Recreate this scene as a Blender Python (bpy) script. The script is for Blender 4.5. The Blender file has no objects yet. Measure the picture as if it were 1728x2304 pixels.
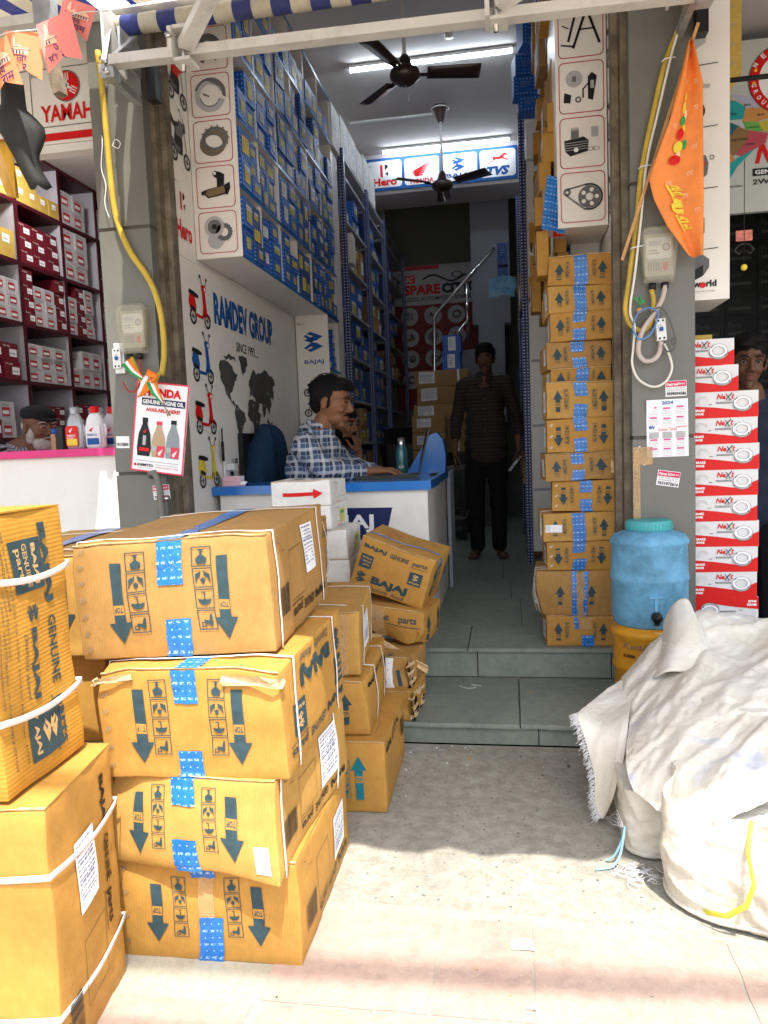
import bpy, bmesh, math, random
from mathutils import Vector, Matrix, Euler, noise
from mathutils.geometry import tessellate_polygon
R=math.radians; PI=math.pi; sin=math.sin; cos=math.cos
SC=bpy.context.scene
COL=SC.collection

# ------------------------------------------------------------ camera, sky, sun, exposure
cam=bpy.data.cameras.new('camera'); camo=bpy.data.objects.new('camera',cam); COL.objects.link(camo)
cam.sensor_fit='VERTICAL'; cam.sensor_height=36; cam.lens=1703/2304*36; cam.clip_start=.05; cam.clip_end=400
yaw,pitch,roll=R(9.55),R(5.08),R(-2.25)
f=Vector((-sin(yaw)*cos(pitch),cos(yaw)*cos(pitch),-sin(pitch)))
r0=Vector((cos(yaw),sin(yaw),0)); u0=r0.cross(f)
rr=r0*cos(roll)+u0*sin(roll); uu=-r0*sin(roll)+u0*cos(roll)
camo.matrix_world=Matrix(((rr.x,uu.x,-f.x,0),(rr.y,uu.y,-f.y,0),(rr.z,uu.z,-f.z,1.1),(0,0,0,1)))
SC.camera=camo
SUN=Vector((.17,-.43,1)).normalized()
w=bpy.data.worlds.new('World'); SC.world=w; w.use_nodes=True
nt=w.node_tree; bg=nt.nodes['Background']; sky=nt.nodes.new('ShaderNodeTexSky'); sky.sky_type='NISHITA'; sky.sun_disc=False
sky.sun_elevation=math.asin(SUN.z); sky.sun_rotation=math.atan2(SUN.x,SUN.y); sky.dust_density=3.0; sky.air_density=1.0
hs=nt.nodes.new('ShaderNodeHueSaturation'); hs.inputs['Saturation'].default_value=.45; nt.links.new(sky.outputs[0],hs.inputs['Color']); nt.links.new(hs.outputs[0],bg.inputs[0]); bg.inputs[1].default_value=.15
sl=bpy.data.lights.new('sun','SUN'); sl.energy=2.6; sl.angle=R(.5); sl.color=(1,.95,.86)
so=bpy.data.objects.new('sun',sl); COL.objects.link(so); so.rotation_euler=SUN.to_track_quat('Z','Y').to_euler(); so.location=(2,-3,8)
SC.view_settings.view_transform='Standard'; SC.view_settings.look='None'; SC.view_settings.exposure=1.8; SC.view_settings.gamma=1
SC.cycles.max_bounces=8; SC.cycles.diffuse_bounces=5; SC.cycles.use_denoising=True

# ------------------------------------------------------------ materials
MATS={}
def srgb(*c):
    return tuple(((x/255)/12.92 if x/255<=.04045 else ((x/255+.055)/1.055)**2.4) for x in c)
class N:
    def __init__(s,name):
        m=bpy.data.materials.new(name); m.use_nodes=True; s.m=m; s.t=m.node_tree; s.b=s.t.nodes['Principled BSDF']
    def n(s,ty,**k):
        x=s.t.nodes.new(ty)
        for a,v in k.items():
            if a.startswith('i_'):
                key=a[2:]; key=int(key) if key.isdigit() else key
                x.inputs[key].default_value=v
            else: setattr(x,a,v)
        return x
    def l(s,a,b): s.t.links.new(a,b)
    def math(s,op,a,b=None,c=None):
        x=s.n('ShaderNodeMath',operation=op)
        for i,v in enumerate((a,b,c)):
            if v is None: continue
            if isinstance(v,(int,float)): x.inputs[i].default_value=v
            else: s.l(v,x.inputs[i])
        return x.outputs[0]
    def mix(s,fac,a,b,bt='MIX'):
        x=s.n('ShaderNodeMix',data_type='RGBA',blend_type=bt)
        for i,v in ((0,fac),(6,a),(7,b)):
            if isinstance(v,(int,float)): x.inputs[i].default_value=v
            elif isinstance(v,tuple): x.inputs[i].default_value=v if len(v)==4 else v+(1,)
            else: s.l(v,x.inputs[i])
        return x.outputs[2]
    def noise(s,scale,detail=4,rough=.6,vec=None,dist=0):
        x=s.n('ShaderNodeTexNoise'); x.inputs['Scale'].default_value=scale; x.inputs['Detail'].default_value=detail; x.inputs['Roughness'].default_value=rough; x.inputs['Distortion'].default_value=dist
        if vec is None: vec=s.co()
        s.l(vec,x.inputs['Vector']); return x.outputs['Fac']
    def co(s,kind='Object'):
        if not hasattr(s,'_tc'): s._tc=s.n('ShaderNodeTexCoord')
        return s._tc.outputs[kind]
    def ramp(s,fac,a,b):
        x=s.n('ShaderNodeMapRange'); x.inputs[1].default_value=a; x.inputs[2].default_value=b; s.l(fac,x.inputs[0]); return x.outputs[0]
    def xyz(s,v):
        x=s.n('ShaderNodeSeparateXYZ'); s.l(v,x.inputs[0]); return x.outputs
    def bump(s,h,strength=.3,dist=.002):
        x=s.n('ShaderNodeBump'); x.inputs['Strength'].default_value=strength; x.inputs['Distance'].default_value=dist
        s.l(h,x.inputs['Height'])
        if s.b.inputs['Normal'].is_linked: s.l(s.b.inputs['Normal'].links[0].from_socket,x.inputs['Normal'])
        s.l(x.outputs[0],s.b.inputs['Normal'])
    def color(s,c):
        if isinstance(c,tuple): s.b.inputs['Base Color'].default_value=c+(1,) if len(c)==3 else c
        else: s.l(c,s.b.inputs['Base Color'])
def mat(name,col,rough=.6,metal=0,var=.12,vs=6,bump=0,bs=60,dirt=None,dirtc=(.1,.08,.06),ds=3,emit=0,alpha=1,trans=0,coat=0):
    if name in MATS: return MATS[name]
    k=N(name); b=k.b
    if var>0:
        nf=k.noise(vs,5,.65); c1=tuple(min(1,x*(1+var)) for x in col); c0=tuple(x*(1-var) for x in col)
        c=k.mix(k.ramp(nf,.3,.7),c0,c1)
        if dirt:
            d=k.noise(ds,8,.7,dist=.6); c=k.mix(k.math('MULTIPLY',k.ramp(d,.5,.72),dirt),c,dirtc)
        k.color(c)
    else: k.color(col)
    b.inputs['Roughness'].default_value=rough; b.inputs['Metallic'].default_value=metal
    if not metal and not coat: b.inputs['Specular IOR Level'].default_value=.25
    if bump: k.bump(k.noise(bs,6,.6),bump,.003)
    if emit: b.inputs['Emission Color'].default_value=col+(1,); b.inputs['Emission Strength'].default_value=emit
    if alpha<1: b.inputs['Alpha'].default_value=alpha
    if trans: b.inputs['Transmission Weight'].default_value=trans
    if coat: b.inputs['Coat Weight'].default_value=coat; b.inputs['Coat Roughness'].default_value=.15
    MATS[name]=k.m; return k.m
def m_card(name,base,corr=.0065,axis=0,strength=.12,rough=.68,ribs=.009):
    k=N(name); uv=k.co('UV'); x=k.xyz(uv)[axis]
    n1=k.noise(3.5,6,.65); n2=k.noise(40,4,.7)
    c=k.mix(k.ramp(n1,.3,.7),tuple(v*.80 for v in base),tuple(min(1,v*1.15) for v in base))
    c=k.mix(k.math('MULTIPLY',k.ramp(n2,.45,.75),.25),c,tuple(min(1,v*1.5+.02) for v in base))
    st=k.noise(7,8,.75,dist=1.5); c=k.mix(k.math('MULTIPLY',k.ramp(st,.58,.7),.4),c,tuple(v*.45 for v in base))
    wv=k.math('SINE',k.math('MULTIPLY',x,2*PI/corr))
    c=k.mix(k.math('MULTIPLY',k.math('ADD',wv,1),ribs),c,tuple(v*.5 for v in base))
    k.color(c); k.b.inputs['Roughness'].default_value=rough; k.b.inputs['Specular IOR Level'].default_value=.25
    k.bump(wv,strength,.0006); k.bump(k.noise(9,5,.6),.35,.006); k.bump(k.noise(120,3,.6),.15,.0008)
    MATS[name]=k.m; return k.m
def m_dots(name,base,dot,p=.02,r=.22,rough=.35,var=.25,crease=.0,lines=False):
    k=N(name); x=k.xyz(k.co('UV'))
    fu=k.math('SUBTRACT',k.math('FRACT',k.math('DIVIDE',x[0],p)),.5); fv=k.math('SUBTRACT',k.math('FRACT',k.math('DIVIDE',x[1],p)),.5)
    d=k.math('SQRT',k.math('ADD',k.math('POWER',fu,2.0),k.math('POWER',fv,2.0)))
    mask=k.math('LESS_THAN',d,r)
    if lines:
        # each second dot becomes a tiny line of print
        pr=k.math('LESS_THAN',k.math('FRACT',k.math('DIVIDE',x[1],p*2)),.5)
        t=k.math('MULTIPLY',k.math('LESS_THAN',k.math('ABSOLUTE',fv),.16),k.math('LESS_THAN',k.math('ABSOLUTE',fu),.33))
        g=k.math('GREATER_THAN',k.noise(260,2,.5),.47)
        mask=k.math('ADD',k.math('MULTIPLY',mask,k.math('SUBTRACT',1,pr)),k.math('MULTIPLY',k.math('MULTIPLY',t,pr),g))
    n=k.noise(14,5,.6); b=k.mix(k.ramp(n,.3,.7),tuple(v*(1-var) for v in base),tuple(min(1,v*(1+var)) for v in base))
    k.color(k.mix(k.math('MULTIPLY',mask,.85),b,dot)); k.b.inputs['Roughness'].default_value=rough
    k.b.inputs['Coat Weight'].default_value=.35 if lines else 0; k.b.inputs['Coat Roughness'].default_value=.2
    if crease: k.bump(k.noise(22,6,.7,dist=1),crease,.006)
    MATS[name]=k.m; return k.m
CARD=m_card('cardboard',(.43,.225,.048)); CARD2=m_card('cardboard_tan',(.37,.205,.062)); CARD3=m_card('cardboard_light',(.46,.26,.065)); CARDV=m_card('cardboard_ribbed',(.46,.23,.032),corr=.008,axis=1,strength=.28,ribs=.022)
CARDB=m_card('cardboard_brown',(.34,.2,.085),strength=.25); CARDW=m_card('cardboard_white',(.72,.71,.68),strength=.12)
CARDP=m_card('cardboard_pale',(.5,.33,.14),strength=.3); RAW=mat('torn_board',(.62,.45,.24),.9,var=.3,vs=60,bump=.8,bs=90)
CARDY=m_card('cardboard_yellow',(.5,.33,.07))
BLUEBOX=m_dots('blue_dotted_card',(.002,.09,.46),(.38,.56,.85),.021,.165,rough=.5)
BLUEDARK=m_dots('deep_blue_dotted_card',(.004,.055,.26),(.35,.5,.8),.018,.16,rough=.5)
TAPE=m_dots('blue_parcel_tape',(.008,.15,.52),(.35,.58,.88),.0165,.10,rough=.25,var=.35,crease=1.0,lines=True)
POST=m_dots('perforated_post',(.008,.018,.12),(.5,.55,.7),.022,.24,rough=.45)
INK=mat('print_ink',(.03,.06,.072),.6,var=.2,vs=50); INKT=mat('teal_ink',(.01,.16,.2),.6,var=.2,vs=50); BLK=mat('black_ink',(.012,.012,.014),.5,var=.1)
GREY=mat('grey_ink',(.13,.13,.135),.5,var=.15); GREYL=mat('light_grey_ink',(.4,.4,.41),.5,var=.1); BRONZE=mat('bronze_ink',(.2,.14,.07),.5)
RED=mat('red_print',(.60,.008,.008),.45,var=.06); REDF=mat('frame_red',(.5,.03,.04),.45,var=.05); BLUEP=mat('blue_print',(.01,.09,.33),.45,var=.06); NAVY=mat('navy_print',(.008,.018,.09),.5,var=.1)
WHT=mat('white_laminate',(.74,.72,.68),.38,var=.05,vs=2,dirt=.25,dirtc=(.45,.4,.33),ds=5); WPR=mat('white_print',(.8,.8,.8),.4,var=.03)
VINYL=mat('white_vinyl',(.76,.73,.68),.35,var=.04,vs=2,dirt=.12,dirtc=(.5,.44,.36),ds=4)
PAPER=mat('white_paper',(.82,.82,.84),.7,var=.05,vs=30); YEL=mat('yellow_print',(.75,.58,.05),.5); YELW=mat('worn_yellow_label',(.62,.58,.12),.5,var=.25,vs=40); ORG=mat('orange_print',(.8,.2,.02),.5); GRN=mat('green_print',(.02,.3,.07),.5)
PLBL=mat('label_print',(.2,.22,.32),.7)
def m_pillar():
    k=N('painted_pillar'); mp=k.n('ShaderNodeMapping'); mp.inputs['Scale'].default_value=(14,14,.7); k.l(k.co(),mp.inputs[0]); st=k.noise(1,7,.7,vec=mp.outputs[0]); n=k.noise(3,6,.65)
    c=k.mix(k.ramp(n,.3,.7),(.118,.115,.098),(.150,.147,.127)); c=k.mix(k.math('MULTIPLY',k.ramp(st,.55,.75),.45),c,(.07,.06,.04)); g=k.noise(60,4,.7); c=k.mix(k.math('MULTIPLY',k.math('GREATER_THAN',g,.71),.7),c,(.4,.39,.36)); z=k.xyz(k.co())[2]
    c=k.mix(k.math('MULTIPLY',k.ramp(z,.7,.0),.4),c,(.10,.08,.055)) if False else c
    k.color(c); k.b.inputs['Roughness'].default_value=.45; k.bump(n,.1,.004); k.bump(st,.08,.002); MATS['painted_pillar']=k.m; return k.m
GREYP=m_pillar(); GREYD=mat('pillar_shadow_groove',(.1,.09,.07),.8)
RUST=mat('grimy_channel',(.17,.14,.1),.7,metal=.3,var=.5,vs=14,dirt=.7,dirtc=(.05,.035,.02),ds=8,bump=.4,bs=30)
ALU=mat('painted_aluminium',(.66,.65,.61),.38,metal=.1,var=.1,vs=6,dirt=.4,dirtc=(.3,.27,.22),ds=9,bump=.08,bs=60)
STEEL=mat('steel',(.55,.55,.55),.25,metal=1,var=.15,vs=20); ZINC=mat('zinc_bracket',(.45,.46,.46),.4,metal=.7,var=.2,vs=20,dirt=.3,ds=15); CHROME=mat('chrome',(.75,.75,.76),.12,metal=1,var=0)
PLAST=mat('white_plastic',(.72,.72,.7),.35,var=.04); BPL=mat('black_plastic',(.014,.014,.015),.35,var=.15,vs=10); BLUETOP=mat('blue_laminate',(.008,.15,.5),.22,var=.08,vs=3,coat=.4)
MAROON=mat('maroon_laminate',(.06,.005,.011),.4,var=.1); LAV=mat('pale_laminate',(.5,.48,.55),.5,var=.08,vs=3); PINK=mat('pink_laminate',(.62,.04,.19),.35,var=.08)
YCAB=mat('yellow_cable',(.50,.35,.05),.4,var=.2,vs=12,dirt=.3,dirtc=(.3,.22,.08),ds=20); WCAB=mat('white_cable',(.7,.68,.6),.4,var=.1); GCAB=mat('grey_cable',(.1,.1,.1),.4); BCAB=mat('blue_cable',(.1,.25,.55),.4); RCAB=mat('red_cable',(.35,.06,.05),.4)
CEIL=mat('painted_ceiling',(.50,.47,.46),.85,var=.06,vs=2,bump=.15,bs=50,dirt=.12,dirtc=(.3,.27,.25)); WALLD=mat('grey_green_wall',(.17,.18,.15),.85,var=.12,vs=2); WALLL=mat('lilac_wall',(.36,.37,.45),.8,var=.08,vs=2)
GLOW=mat('tube_glow',(.8,.9,1.0),.5,var=0,emit=11); LAMPG=mat('lamp_glow',(1.0,.98,.95),.5,var=0,emit=45)
FANB=mat('brown_enamel',(.035,.02,.018),.3,var=.1,coat=.3)
STRAP=mat('white_strap',(.78,.76,.74),.35,var=.05); CLEAR=mat('clear_tape',(.62,.42,.22),.12,var=.2,vs=30,alpha=.45,bump=.5,bs=40)
SKIN=mat('brown_skin',(.22,.10,.052),.5,var=.12,vs=30,bump=.05,bs=120); SKIND=mat('dark_brown_skin',(.13,.06,.034),.5,var=.12,vs=30); LIP=mat('lip',(.22,.075,.06),.5,var=.05)
HAIR=mat('black_hair',(.0035,.003,.003),.8,var=.2,vs=60,bump=.5,bs=160); BEARD=mat('white_beard',(.34,.31,.28),.9,var=.35,vs=70,bump=.8,bs=120); EYEW=mat('eye_white',(.26,.23,.20),.7,var=0)
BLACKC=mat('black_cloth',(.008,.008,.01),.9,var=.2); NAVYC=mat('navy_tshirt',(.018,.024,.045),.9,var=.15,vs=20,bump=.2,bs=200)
MAPG=mat('map_grey',(.065,.065,.06),.6,var=.15)
def m_plaid():
    k=N('plaid_cotton'); x=k.xyz(k.co('Object')); nz=k.noise(9,3,.6); d=k.math('MULTIPLY',nz,.03)
    def band(c,p,w0,off=0): return k.math('LESS_THAN',k.math('FRACT',k.math('DIVIDE',k.math('ADD',k.math('ADD',c,d),off+10),p)),w0)
    h=x[2]; v=k.math('ADD',x[0],k.math('MULTIPLY',x[1],.6)); P=.056
    c=k.mix(band(h,P,.5),(.012,.022,.055),(.05,.08,.15))
    c=k.mix(k.math('MULTIPLY',band(v,P,.5),.5),c,(.06,.1,.17))
    c=k.mix(k.math('MULTIPLY',band(h,P,.26,.01),.62),c,(.55,.57,.6)); c=k.mix(k.math('MULTIPLY',band(v,P,.26,.012),.62),c,(.55,.57,.6))
    c=k.mix(k.math('MULTIPLY',band(v,P,.05,.03),.6),c,(.45,.5,.6)); c=k.mix(k.math('MULTIPLY',band(h,P,.05,.033),.6),c,(.45,.5,.6))
    k.color(c); k.b.inputs['Roughness'].default_value=.85; k.bump(k.noise(25,4,.6),.5,.006); MATS['plaid']=k.m; return k.m
def m_stripe(name,a,b,p,axis=2,w0=.4,rough=.85):
    k=N(name); x=k.xyz(k.co('Object')); d=k.math('MULTIPLY',k.noise(8,3,.6),.012)
    t=k.math('LESS_THAN',k.math('FRACT',k.math('DIVIDE',k.math('ADD',k.math('ADD',x[axis],d),10),p)),w0)
    k.color(k.mix(t,a,b)); k.b.inputs['Roughness'].default_value=rough; k.bump(k.noise(22,4,.6),.5,.006); MATS[name]=k.m; return k.m
PLAID=m_plaid(); SHIRTS=m_stripe('dark_striped_shirt',(.03,.015,.014),(.012,.007,.008),.028); SHIRTO=m_stripe('grey_striped_shirt',(.28,.28,.34),(.05,.05,.08),.016,0)
def m_fabric(name,base,rough=.9,b=.8,bs=30,var=.2):
    return mat(name,base,rough,var=var,vs=12,bump=b,bs=bs)
TOWEL=m_fabric('blue_towel',(.010,.032,.072),.95,1,140)
def m_ground():
    k=N('rough_concrete'); co=k.co('Object')
    a=k.noise(1.6,8,.7,dist=.5); b=k.noise(22,8,.75); c=k.noise(150,4,.8)
    col=k.mix(k.ramp(a,.3,.7),(.29,.275,.235),(.45,.43,.37)); col=k.mix(k.math('MULTIPLY',k.ramp(b,.42,.62),.6),col,(.17,.16,.125)); e_=k.noise(5,8,.8,dist=1); col=k.mix(k.math('MULTIPLY',k.ramp(e_,.52,.66),.45),col,(.20,.19,.15))
    col=k.mix(k.math('MULTIPLY',k.ramp(c,.5,.75),.5),col,(.5,.48,.42))
    v=k.n('ShaderNodeTexVoronoi'); v.inputs['Scale'].default_value=52; v.inputs['Randomness'].default_value=1; k.l(co,v.inputs['Vector'])
    rnd=k.n('ShaderNodeSeparateColor'); k.l(v.outputs['Color'],rnd.inputs[0])
    chip=k.math('MULTIPLY',k.math('LESS_THAN',k.math('ADD',v.outputs['Distance'],k.math('MULTIPLY',b,.2)),.30),k.math('GREATER_THAN',rnd.outputs[0],.80))
    col=k.mix(k.math('MULTIPLY',chip,.75),col,(.1,.105,.11))
    cr=k.n('ShaderNodeTexVoronoi',feature='DISTANCE_TO_EDGE'); cr.inputs['Scale'].default_value=1.7
    mp=k.n('ShaderNodeMixRGB'); mp.inputs[0].default_value=.12; k.l(co,mp.inputs[1]); nn=k.n('ShaderNodeTexNoise'); nn.inputs['Scale'].default_value=5; k.l(co,nn.inputs['Vector']); k.l(nn.outputs['Color'],mp.inputs[2]); k.l(mp.outputs[0],cr.inputs['Vector'])
    col=k.mix(k.math('MULTIPLY',k.math('LESS_THAN',cr.outputs['Distance'],k.math('MULTIPLY',k.ramp(a,.52,.7),.0035)),.45),col,(.12,.1,.07))
    k.color(col); k.b.inputs['Roughness'].default_value=.92; k.bump(b,.9,.010); k.bump(c,.7,.004); MATS['ground']=k.m; return k.m
def m_stone(name,a,b_,rough,spot=(.3,.32,.28),sc=1.0,bm=.15):
    k=N(name); n1=k.noise(2.2*sc,8,.7,dist=.4); n2=k.noise(18*sc,8,.75); n3=k.noise(90*sc,5,.7)
    c=k.mix(k.ramp(n1,.3,.7),a,b_); c=k.mix(k.math('MULTIPLY',k.ramp(n2,.45,.7),.45),c,tuple(v*.55 for v in a)); c=k.mix(k.math('MULTIPLY',k.ramp(n3,.58,.75),.5),c,spot)
    k.color(c); k.b.inputs['Roughness'].default_value=rough; k.bump(n2,bm,.005); k.bump(n3,bm,.002); MATS[name]=k.m; return k.m
GROUND=m_ground(); KOTA=m_stone('green_kota_stone',(.165,.195,.165),(.25,.28,.235),.62,sc=1.3,bm=.3); MORT=m_stone('mortar',(.29,.27,.215),(.36,.34,.28),.95,sc=4)
PAVER=m_stone('red_sandstone_paver',(.31,.215,.178),(.40,.30,.25),.9,spot=(.6,.5,.4),sc=1.6); PAVER2=m_stone('buff_paver',(.34,.30,.23),(.40,.365,.29),.9,spot=(.6,.55,.42),sc=1.6)
def m_woven(name,base,bluesmudge=False):
    k=N(name); x=k.xyz(k.co('Object')); n=k.noise(5,6,.65); c=k.mix(k.ramp(n,.35,.65),tuple(v*q for v,q in zip(base,(.80,.76,.68))),base); w1=k.math('SINE',k.math('MULTIPLY',k.math('SUBTRACT',x[0],x[1]),900)); c=k.mix(k.math('MULTIPLY',k.math('ADD',w1,1),.035),c,(.4,.38,.33))
    if bluesmudge:
        m=k.noise(5.5,2,.5,dist=.6); c=k.mix(k.math('MULTIPLY',k.ramp(m,.63,.72),.5),c,(.32,.38,.62))
    k.color(c); k.b.inputs['Roughness'].default_value=.42; k.b.inputs['Subsurface Weight'].default_value=0
    s=k.math('SINE',k.math('MULTIPLY',k.math('ADD',x[0],x[1]),1800)); t=k.math('SINE',k.math('MULTIPLY',x[2],1800))
    k.bump(k.noise(16,7,.7,dist=1.6),.55,.010); k.bump(k.noise(85,5,.75,dist=1.5),.5,.003); MATS[name]=k.m; return k.m
WOVEN=m_woven('woven_sheet',(.76,.74,.68),True); WOVENB=m_woven('woven_sack',(.70,.68,.62))
JARB=mat('scuffed_blue_plastic',(.13,.33,.50),.6,var=.25,vs=14,dirt=.7,dirtc=(.05,.13,.17),ds=9,bump=.1,bs=30); JARL=mat('teal_plastic_lid',(.07,.36,.38),.45,var=.15,vs=9,dirt=.3,dirtc=(.05,.12,.12),ds=9); JARY=mat('amber_plastic',(.55,.25,.015),.42,var=.18,vs=6,dirt=.5,dirtc=(.2,.08,.02),ds=7)
FLAGO=mat('saffron_cloth',(.80,.25,.06),.6,var=.12,vs=14,bump=.7,bs=22); FLAGP=mat('pink_bunting',(.80,.25,.22),.6,var=.15,vs=8); FLAGR=mat('orange_bunting',(.82,.29,.14),.6,var=.15,vs=8)
def m_awning():
    k=N('striped_awning_cloth'); x=k.xyz(k.co('Object')); t=k.math('LESS_THAN',k.math('FRACT',k.math('DIVIDE',k.math('ADD',x[0],20),.152)),.5)
    n=k.noise(7,7,.7); a=k.mix(k.ramp(n,.35,.7),(.025,.04,.22),(.06,.07,.2)); b=k.mix(k.ramp(n,.35,.75),(.74,.68,.52),(.42,.36,.26))
    k.color(k.mix(t,b,a)); k.b.inputs['Roughness'].default_value=.6; k.bump(k.noise(18,5,.6),.4,.006)
    tr=k.n('ShaderNodeBsdfTranslucent'); k.l(k.b.inputs['Base Color'].links[0].from_socket,tr.inputs['Color']); mx=k.n('ShaderNodeMixShader'); mx.inputs[0].default_value=.12
    k.l(k.b.outputs[0],mx.inputs[1]); k.l(tr.outputs[0],mx.inputs[2]); k.l(mx.outputs[0],k.t.nodes['Material Output'].inputs[0]); MATS['awning']=k.m; return k.m
AWN=m_awning()

# ------------------------------------------------------------ mesh builder
class MB:
    def __init__(s): s.v=[]; s.f=[]; s.m=[]; s.uv=[]; s.mats=[]; s.smooth=[]
    def mi(s,m):
        if m not in s.mats: s.mats.append(m)
        return s.mats.index(m)
    def add(s,vs,fs,m,uvs=None,smooth=False):
        o=len(s.v); i=s.mi(m); s.v+= [Vector(v) for v in vs]
        for k,fc in enumerate(fs):
            s.f.append([a+o for a in fc]); s.m.append(i); s.smooth.append(smooth); s.uv.append(uvs[k] if uvs else None)
    def box(s,x0,x1,y0,y1,z0,z1,m,mats=None,M=None):
        P=[(x0,y0,z0),(x1,y0,z0),(x1,y1,z0),(x0,y1,z0),(x0,y0,z1),(x1,y0,z1),(x1,y1,z1),(x0,y1,z1)]
        F=[((0,1,5,4),'f',0,2),((1,2,6,5),'r',1,2),((2,3,7,6),'b',0,2),((3,0,4,7),'l',1,2),((4,5,6,7),'t',0,1),((3,2,1,0),'d',0,1)]
        for fc,k,a,b in F:
            mm=(mats or {}).get(k,m); vs=[P[q] for q in fc]; uv=[(q[a],q[b]) for q in vs]
            if M: vs=[M@Vector(q) for q in vs]
            s.add(vs,[(0,1,2,3)],mm,[uv])
    def bar(s,p,q,w,h,m,up=Vector((0,0,1))):
        p=Vector(p); q=Vector(q); d=q-p; L=d.length; z=d/L; x=up.cross(z)
        if x.length<.01: x=Vector((1,0,0)).cross(z)
        x.normalize(); y=z.cross(x); M=Matrix(((x.x,y.x,z.x,p.x),(x.y,y.y,z.y,p.y),(x.z,y.z,z.z,p.z),(0,0,0,1)))
        s.box(-w/2,w/2,-h/2,h/2,0,L,m,M=M)
    def tube(s,pts,r,m,n=8,cap=True,smooth=True):
        pts=[Vector(p) for p in pts]; rs=r if isinstance(r,(list,tuple)) else [r]*len(pts); V=[];F=[];UV=[]
        up=Vector((0,0,1)); x=None; L=0
        for i,p in enumerate(pts):
            d=(pts[min(i+1,len(pts)-1)]-pts[max(i-1,0)]).normalized()
            if x is None: x=d.cross(up) if abs(d.z)<.95 else d.cross(Vector((0,1,0)))
            x=(x-d*x.dot(d)); x.normalize(); y=d.cross(x)
            for k in range(n):
                a=2*PI*k/n; V.append(p+(x*cos(a)+y*sin(a))*rs[i])
        for i in range(len(pts)-1):
            for k in range(n):
                F.append((i*n+k,i*n+(k+1)%n,(i+1)*n+(k+1)%n,(i+1)*n+k))
        if cap: F.append(tuple(range(n))[::-1]); F.append(tuple((len(pts)-1)*n+k for k in range(n)))
        s.add(V,F,m,smooth=smooth)
    def lathe(s,prof,c,m,n=32,axis='z',smooth=True,sx=1,sy=1):
        V=[];F=[]
        for r,h in prof:
            for k in range(n):
                a=2*PI*k/n
                if axis=='z': V.append((c[0]+r*cos(a)*sx,c[1]+r*sin(a)*sy,c[2]+h))
                elif axis=='y': V.append((c[0]+r*cos(a),c[1]+h,c[2]+r*sin(a)))
                else: V.append((c[0]+h,c[1]+r*cos(a),c[2]+r*sin(a)))
        for i in range(len(prof)-1):
            for k in range(n):
                F.append((i*n+k,i*n+(k+1)%n,(i+1)*n+(k+1)%n,(i+1)*n+k))
        s.add(V,F,m,smooth=smooth)
    def sphere(s,c,r,m,n=12,k=8,M=None):
        if not isinstance(r,(tuple,list)): r=(r,r,r)
        V=[];F=[]
        for i in range(k+1):
            t=PI*i/k
            for j in range(n):
                a=2*PI*j/n; p=Vector((r[0]*sin(t)*cos(a),r[1]*sin(t)*sin(a),r[2]*cos(t)))
                if M: p=M@p
                V.append(p+Vector(c))
        for i in range(k):
            for j in range(n): F.append((i*n+j,(i+1)*n+j,(i+1)*n+(j+1)%n,i*n+(j+1)%n))
        s.add(V,F,m,smooth=True)
    def grid(s,rows,m,uvs=1.0,smooth=True):
        nr=len(rows); nc=len(rows[0]); V=[Vector(p) for r in rows for p in r]; F=[];U=[]
        for i in range(nr-1):
            for j in range(nc-1):
                F.append((i*nc+j,i*nc+j+1,(i+1)*nc+j+1,(i+1)*nc+j)); U.append([(j*uvs,i*uvs),((j+1)*uvs,i*uvs),((j+1)*uvs,(i+1)*uvs),(j*uvs,(i+1)*uvs)])
        s.add(V,F,m,U,smooth)
    def deform(s,fn): s.v=[fn(v) for v in s.v]
    def xf(s,M): s.v=[M@v for v in s.v]
    def build(s,name,parent=None,loc=None,rot=None,**tags):
        me=bpy.data.meshes.new(name); me.from_pydata([tuple(v) for v in s.v],[],s.f)
        for m in s.mats: me.materials.append(m)
        me.polygons.foreach_set('material_index',s.m); me.polygons.foreach_set('use_smooth',s.smooth)
        uvl=me.uv_layers.new(name='UVMap').data; i=0
        for p,u in zip(me.polygons,s.uv):
            if u:
                for k,li in enumerate(p.loop_indices): uvl[li].uv=u[k]
        me.update()
        o=bpy.data.objects.new(name,me); COL.objects.link(o)
        if parent: o.parent=parent
        if loc is not None: o.location=loc
        if rot is not None: o.rotation_euler=rot
        for k,v in tags.items(): o[k]=v
        return o
def empty(name,loc=(0,0,0),rot=(0,0,0),**tags):
    o=bpy.data.objects.new(name,None); COL.objects.link(o); o.location=loc; o.rotation_euler=rot; o.empty_display_size=.05
    for k,v in tags.items(): o[k]=v
    return o
def struct(mb,name): return mb.build(name,kind='structure')
def cpy(o,parent=None):
    c=o.copy(); COL.objects.link(c)
    if parent: c.parent=parent
    for ch in list(o.children): cpy(ch,c)
    return c
# ------------------------------------------------------------ flat print on faces
class Fr:
    """a flat frame: origin o, right u, up v, outward n, size W x H"""
    def __init__(s,o,u,v,n,W,H,off=.0020): s.o=Vector(o); s.u=Vector(u); s.v=Vector(v); s.n=Vector(n); s.W=W; s.H=H; s.off=off
    def p(s,a,b,k=0): return s.o+s.u*a+s.v*b+s.n*(s.off+k*.0004)
    def rot(s,q):
        if q==180: return Fr(s.o+s.u*s.W+s.v*s.H,-s.u,-s.v,s.n,s.W,s.H,s.off)
        if q==270: return Fr(s.o+s.v*s.H,-s.v,s.u,s.n,s.H,s.W,s.off)
        if q==90: return Fr(s.o+s.u*s.W,s.v,-s.u,s.n,s.H,s.W,s.off)
        return s
    def sub(s,x,y,w,h,ang=0):
        c,q=cos(ang),sin(ang); return Fr(s.o+s.u*x+s.v*y,s.u*c+s.v*q,-s.u*q+s.v*c,s.n,w,h,s.off)
TXT={}
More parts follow.
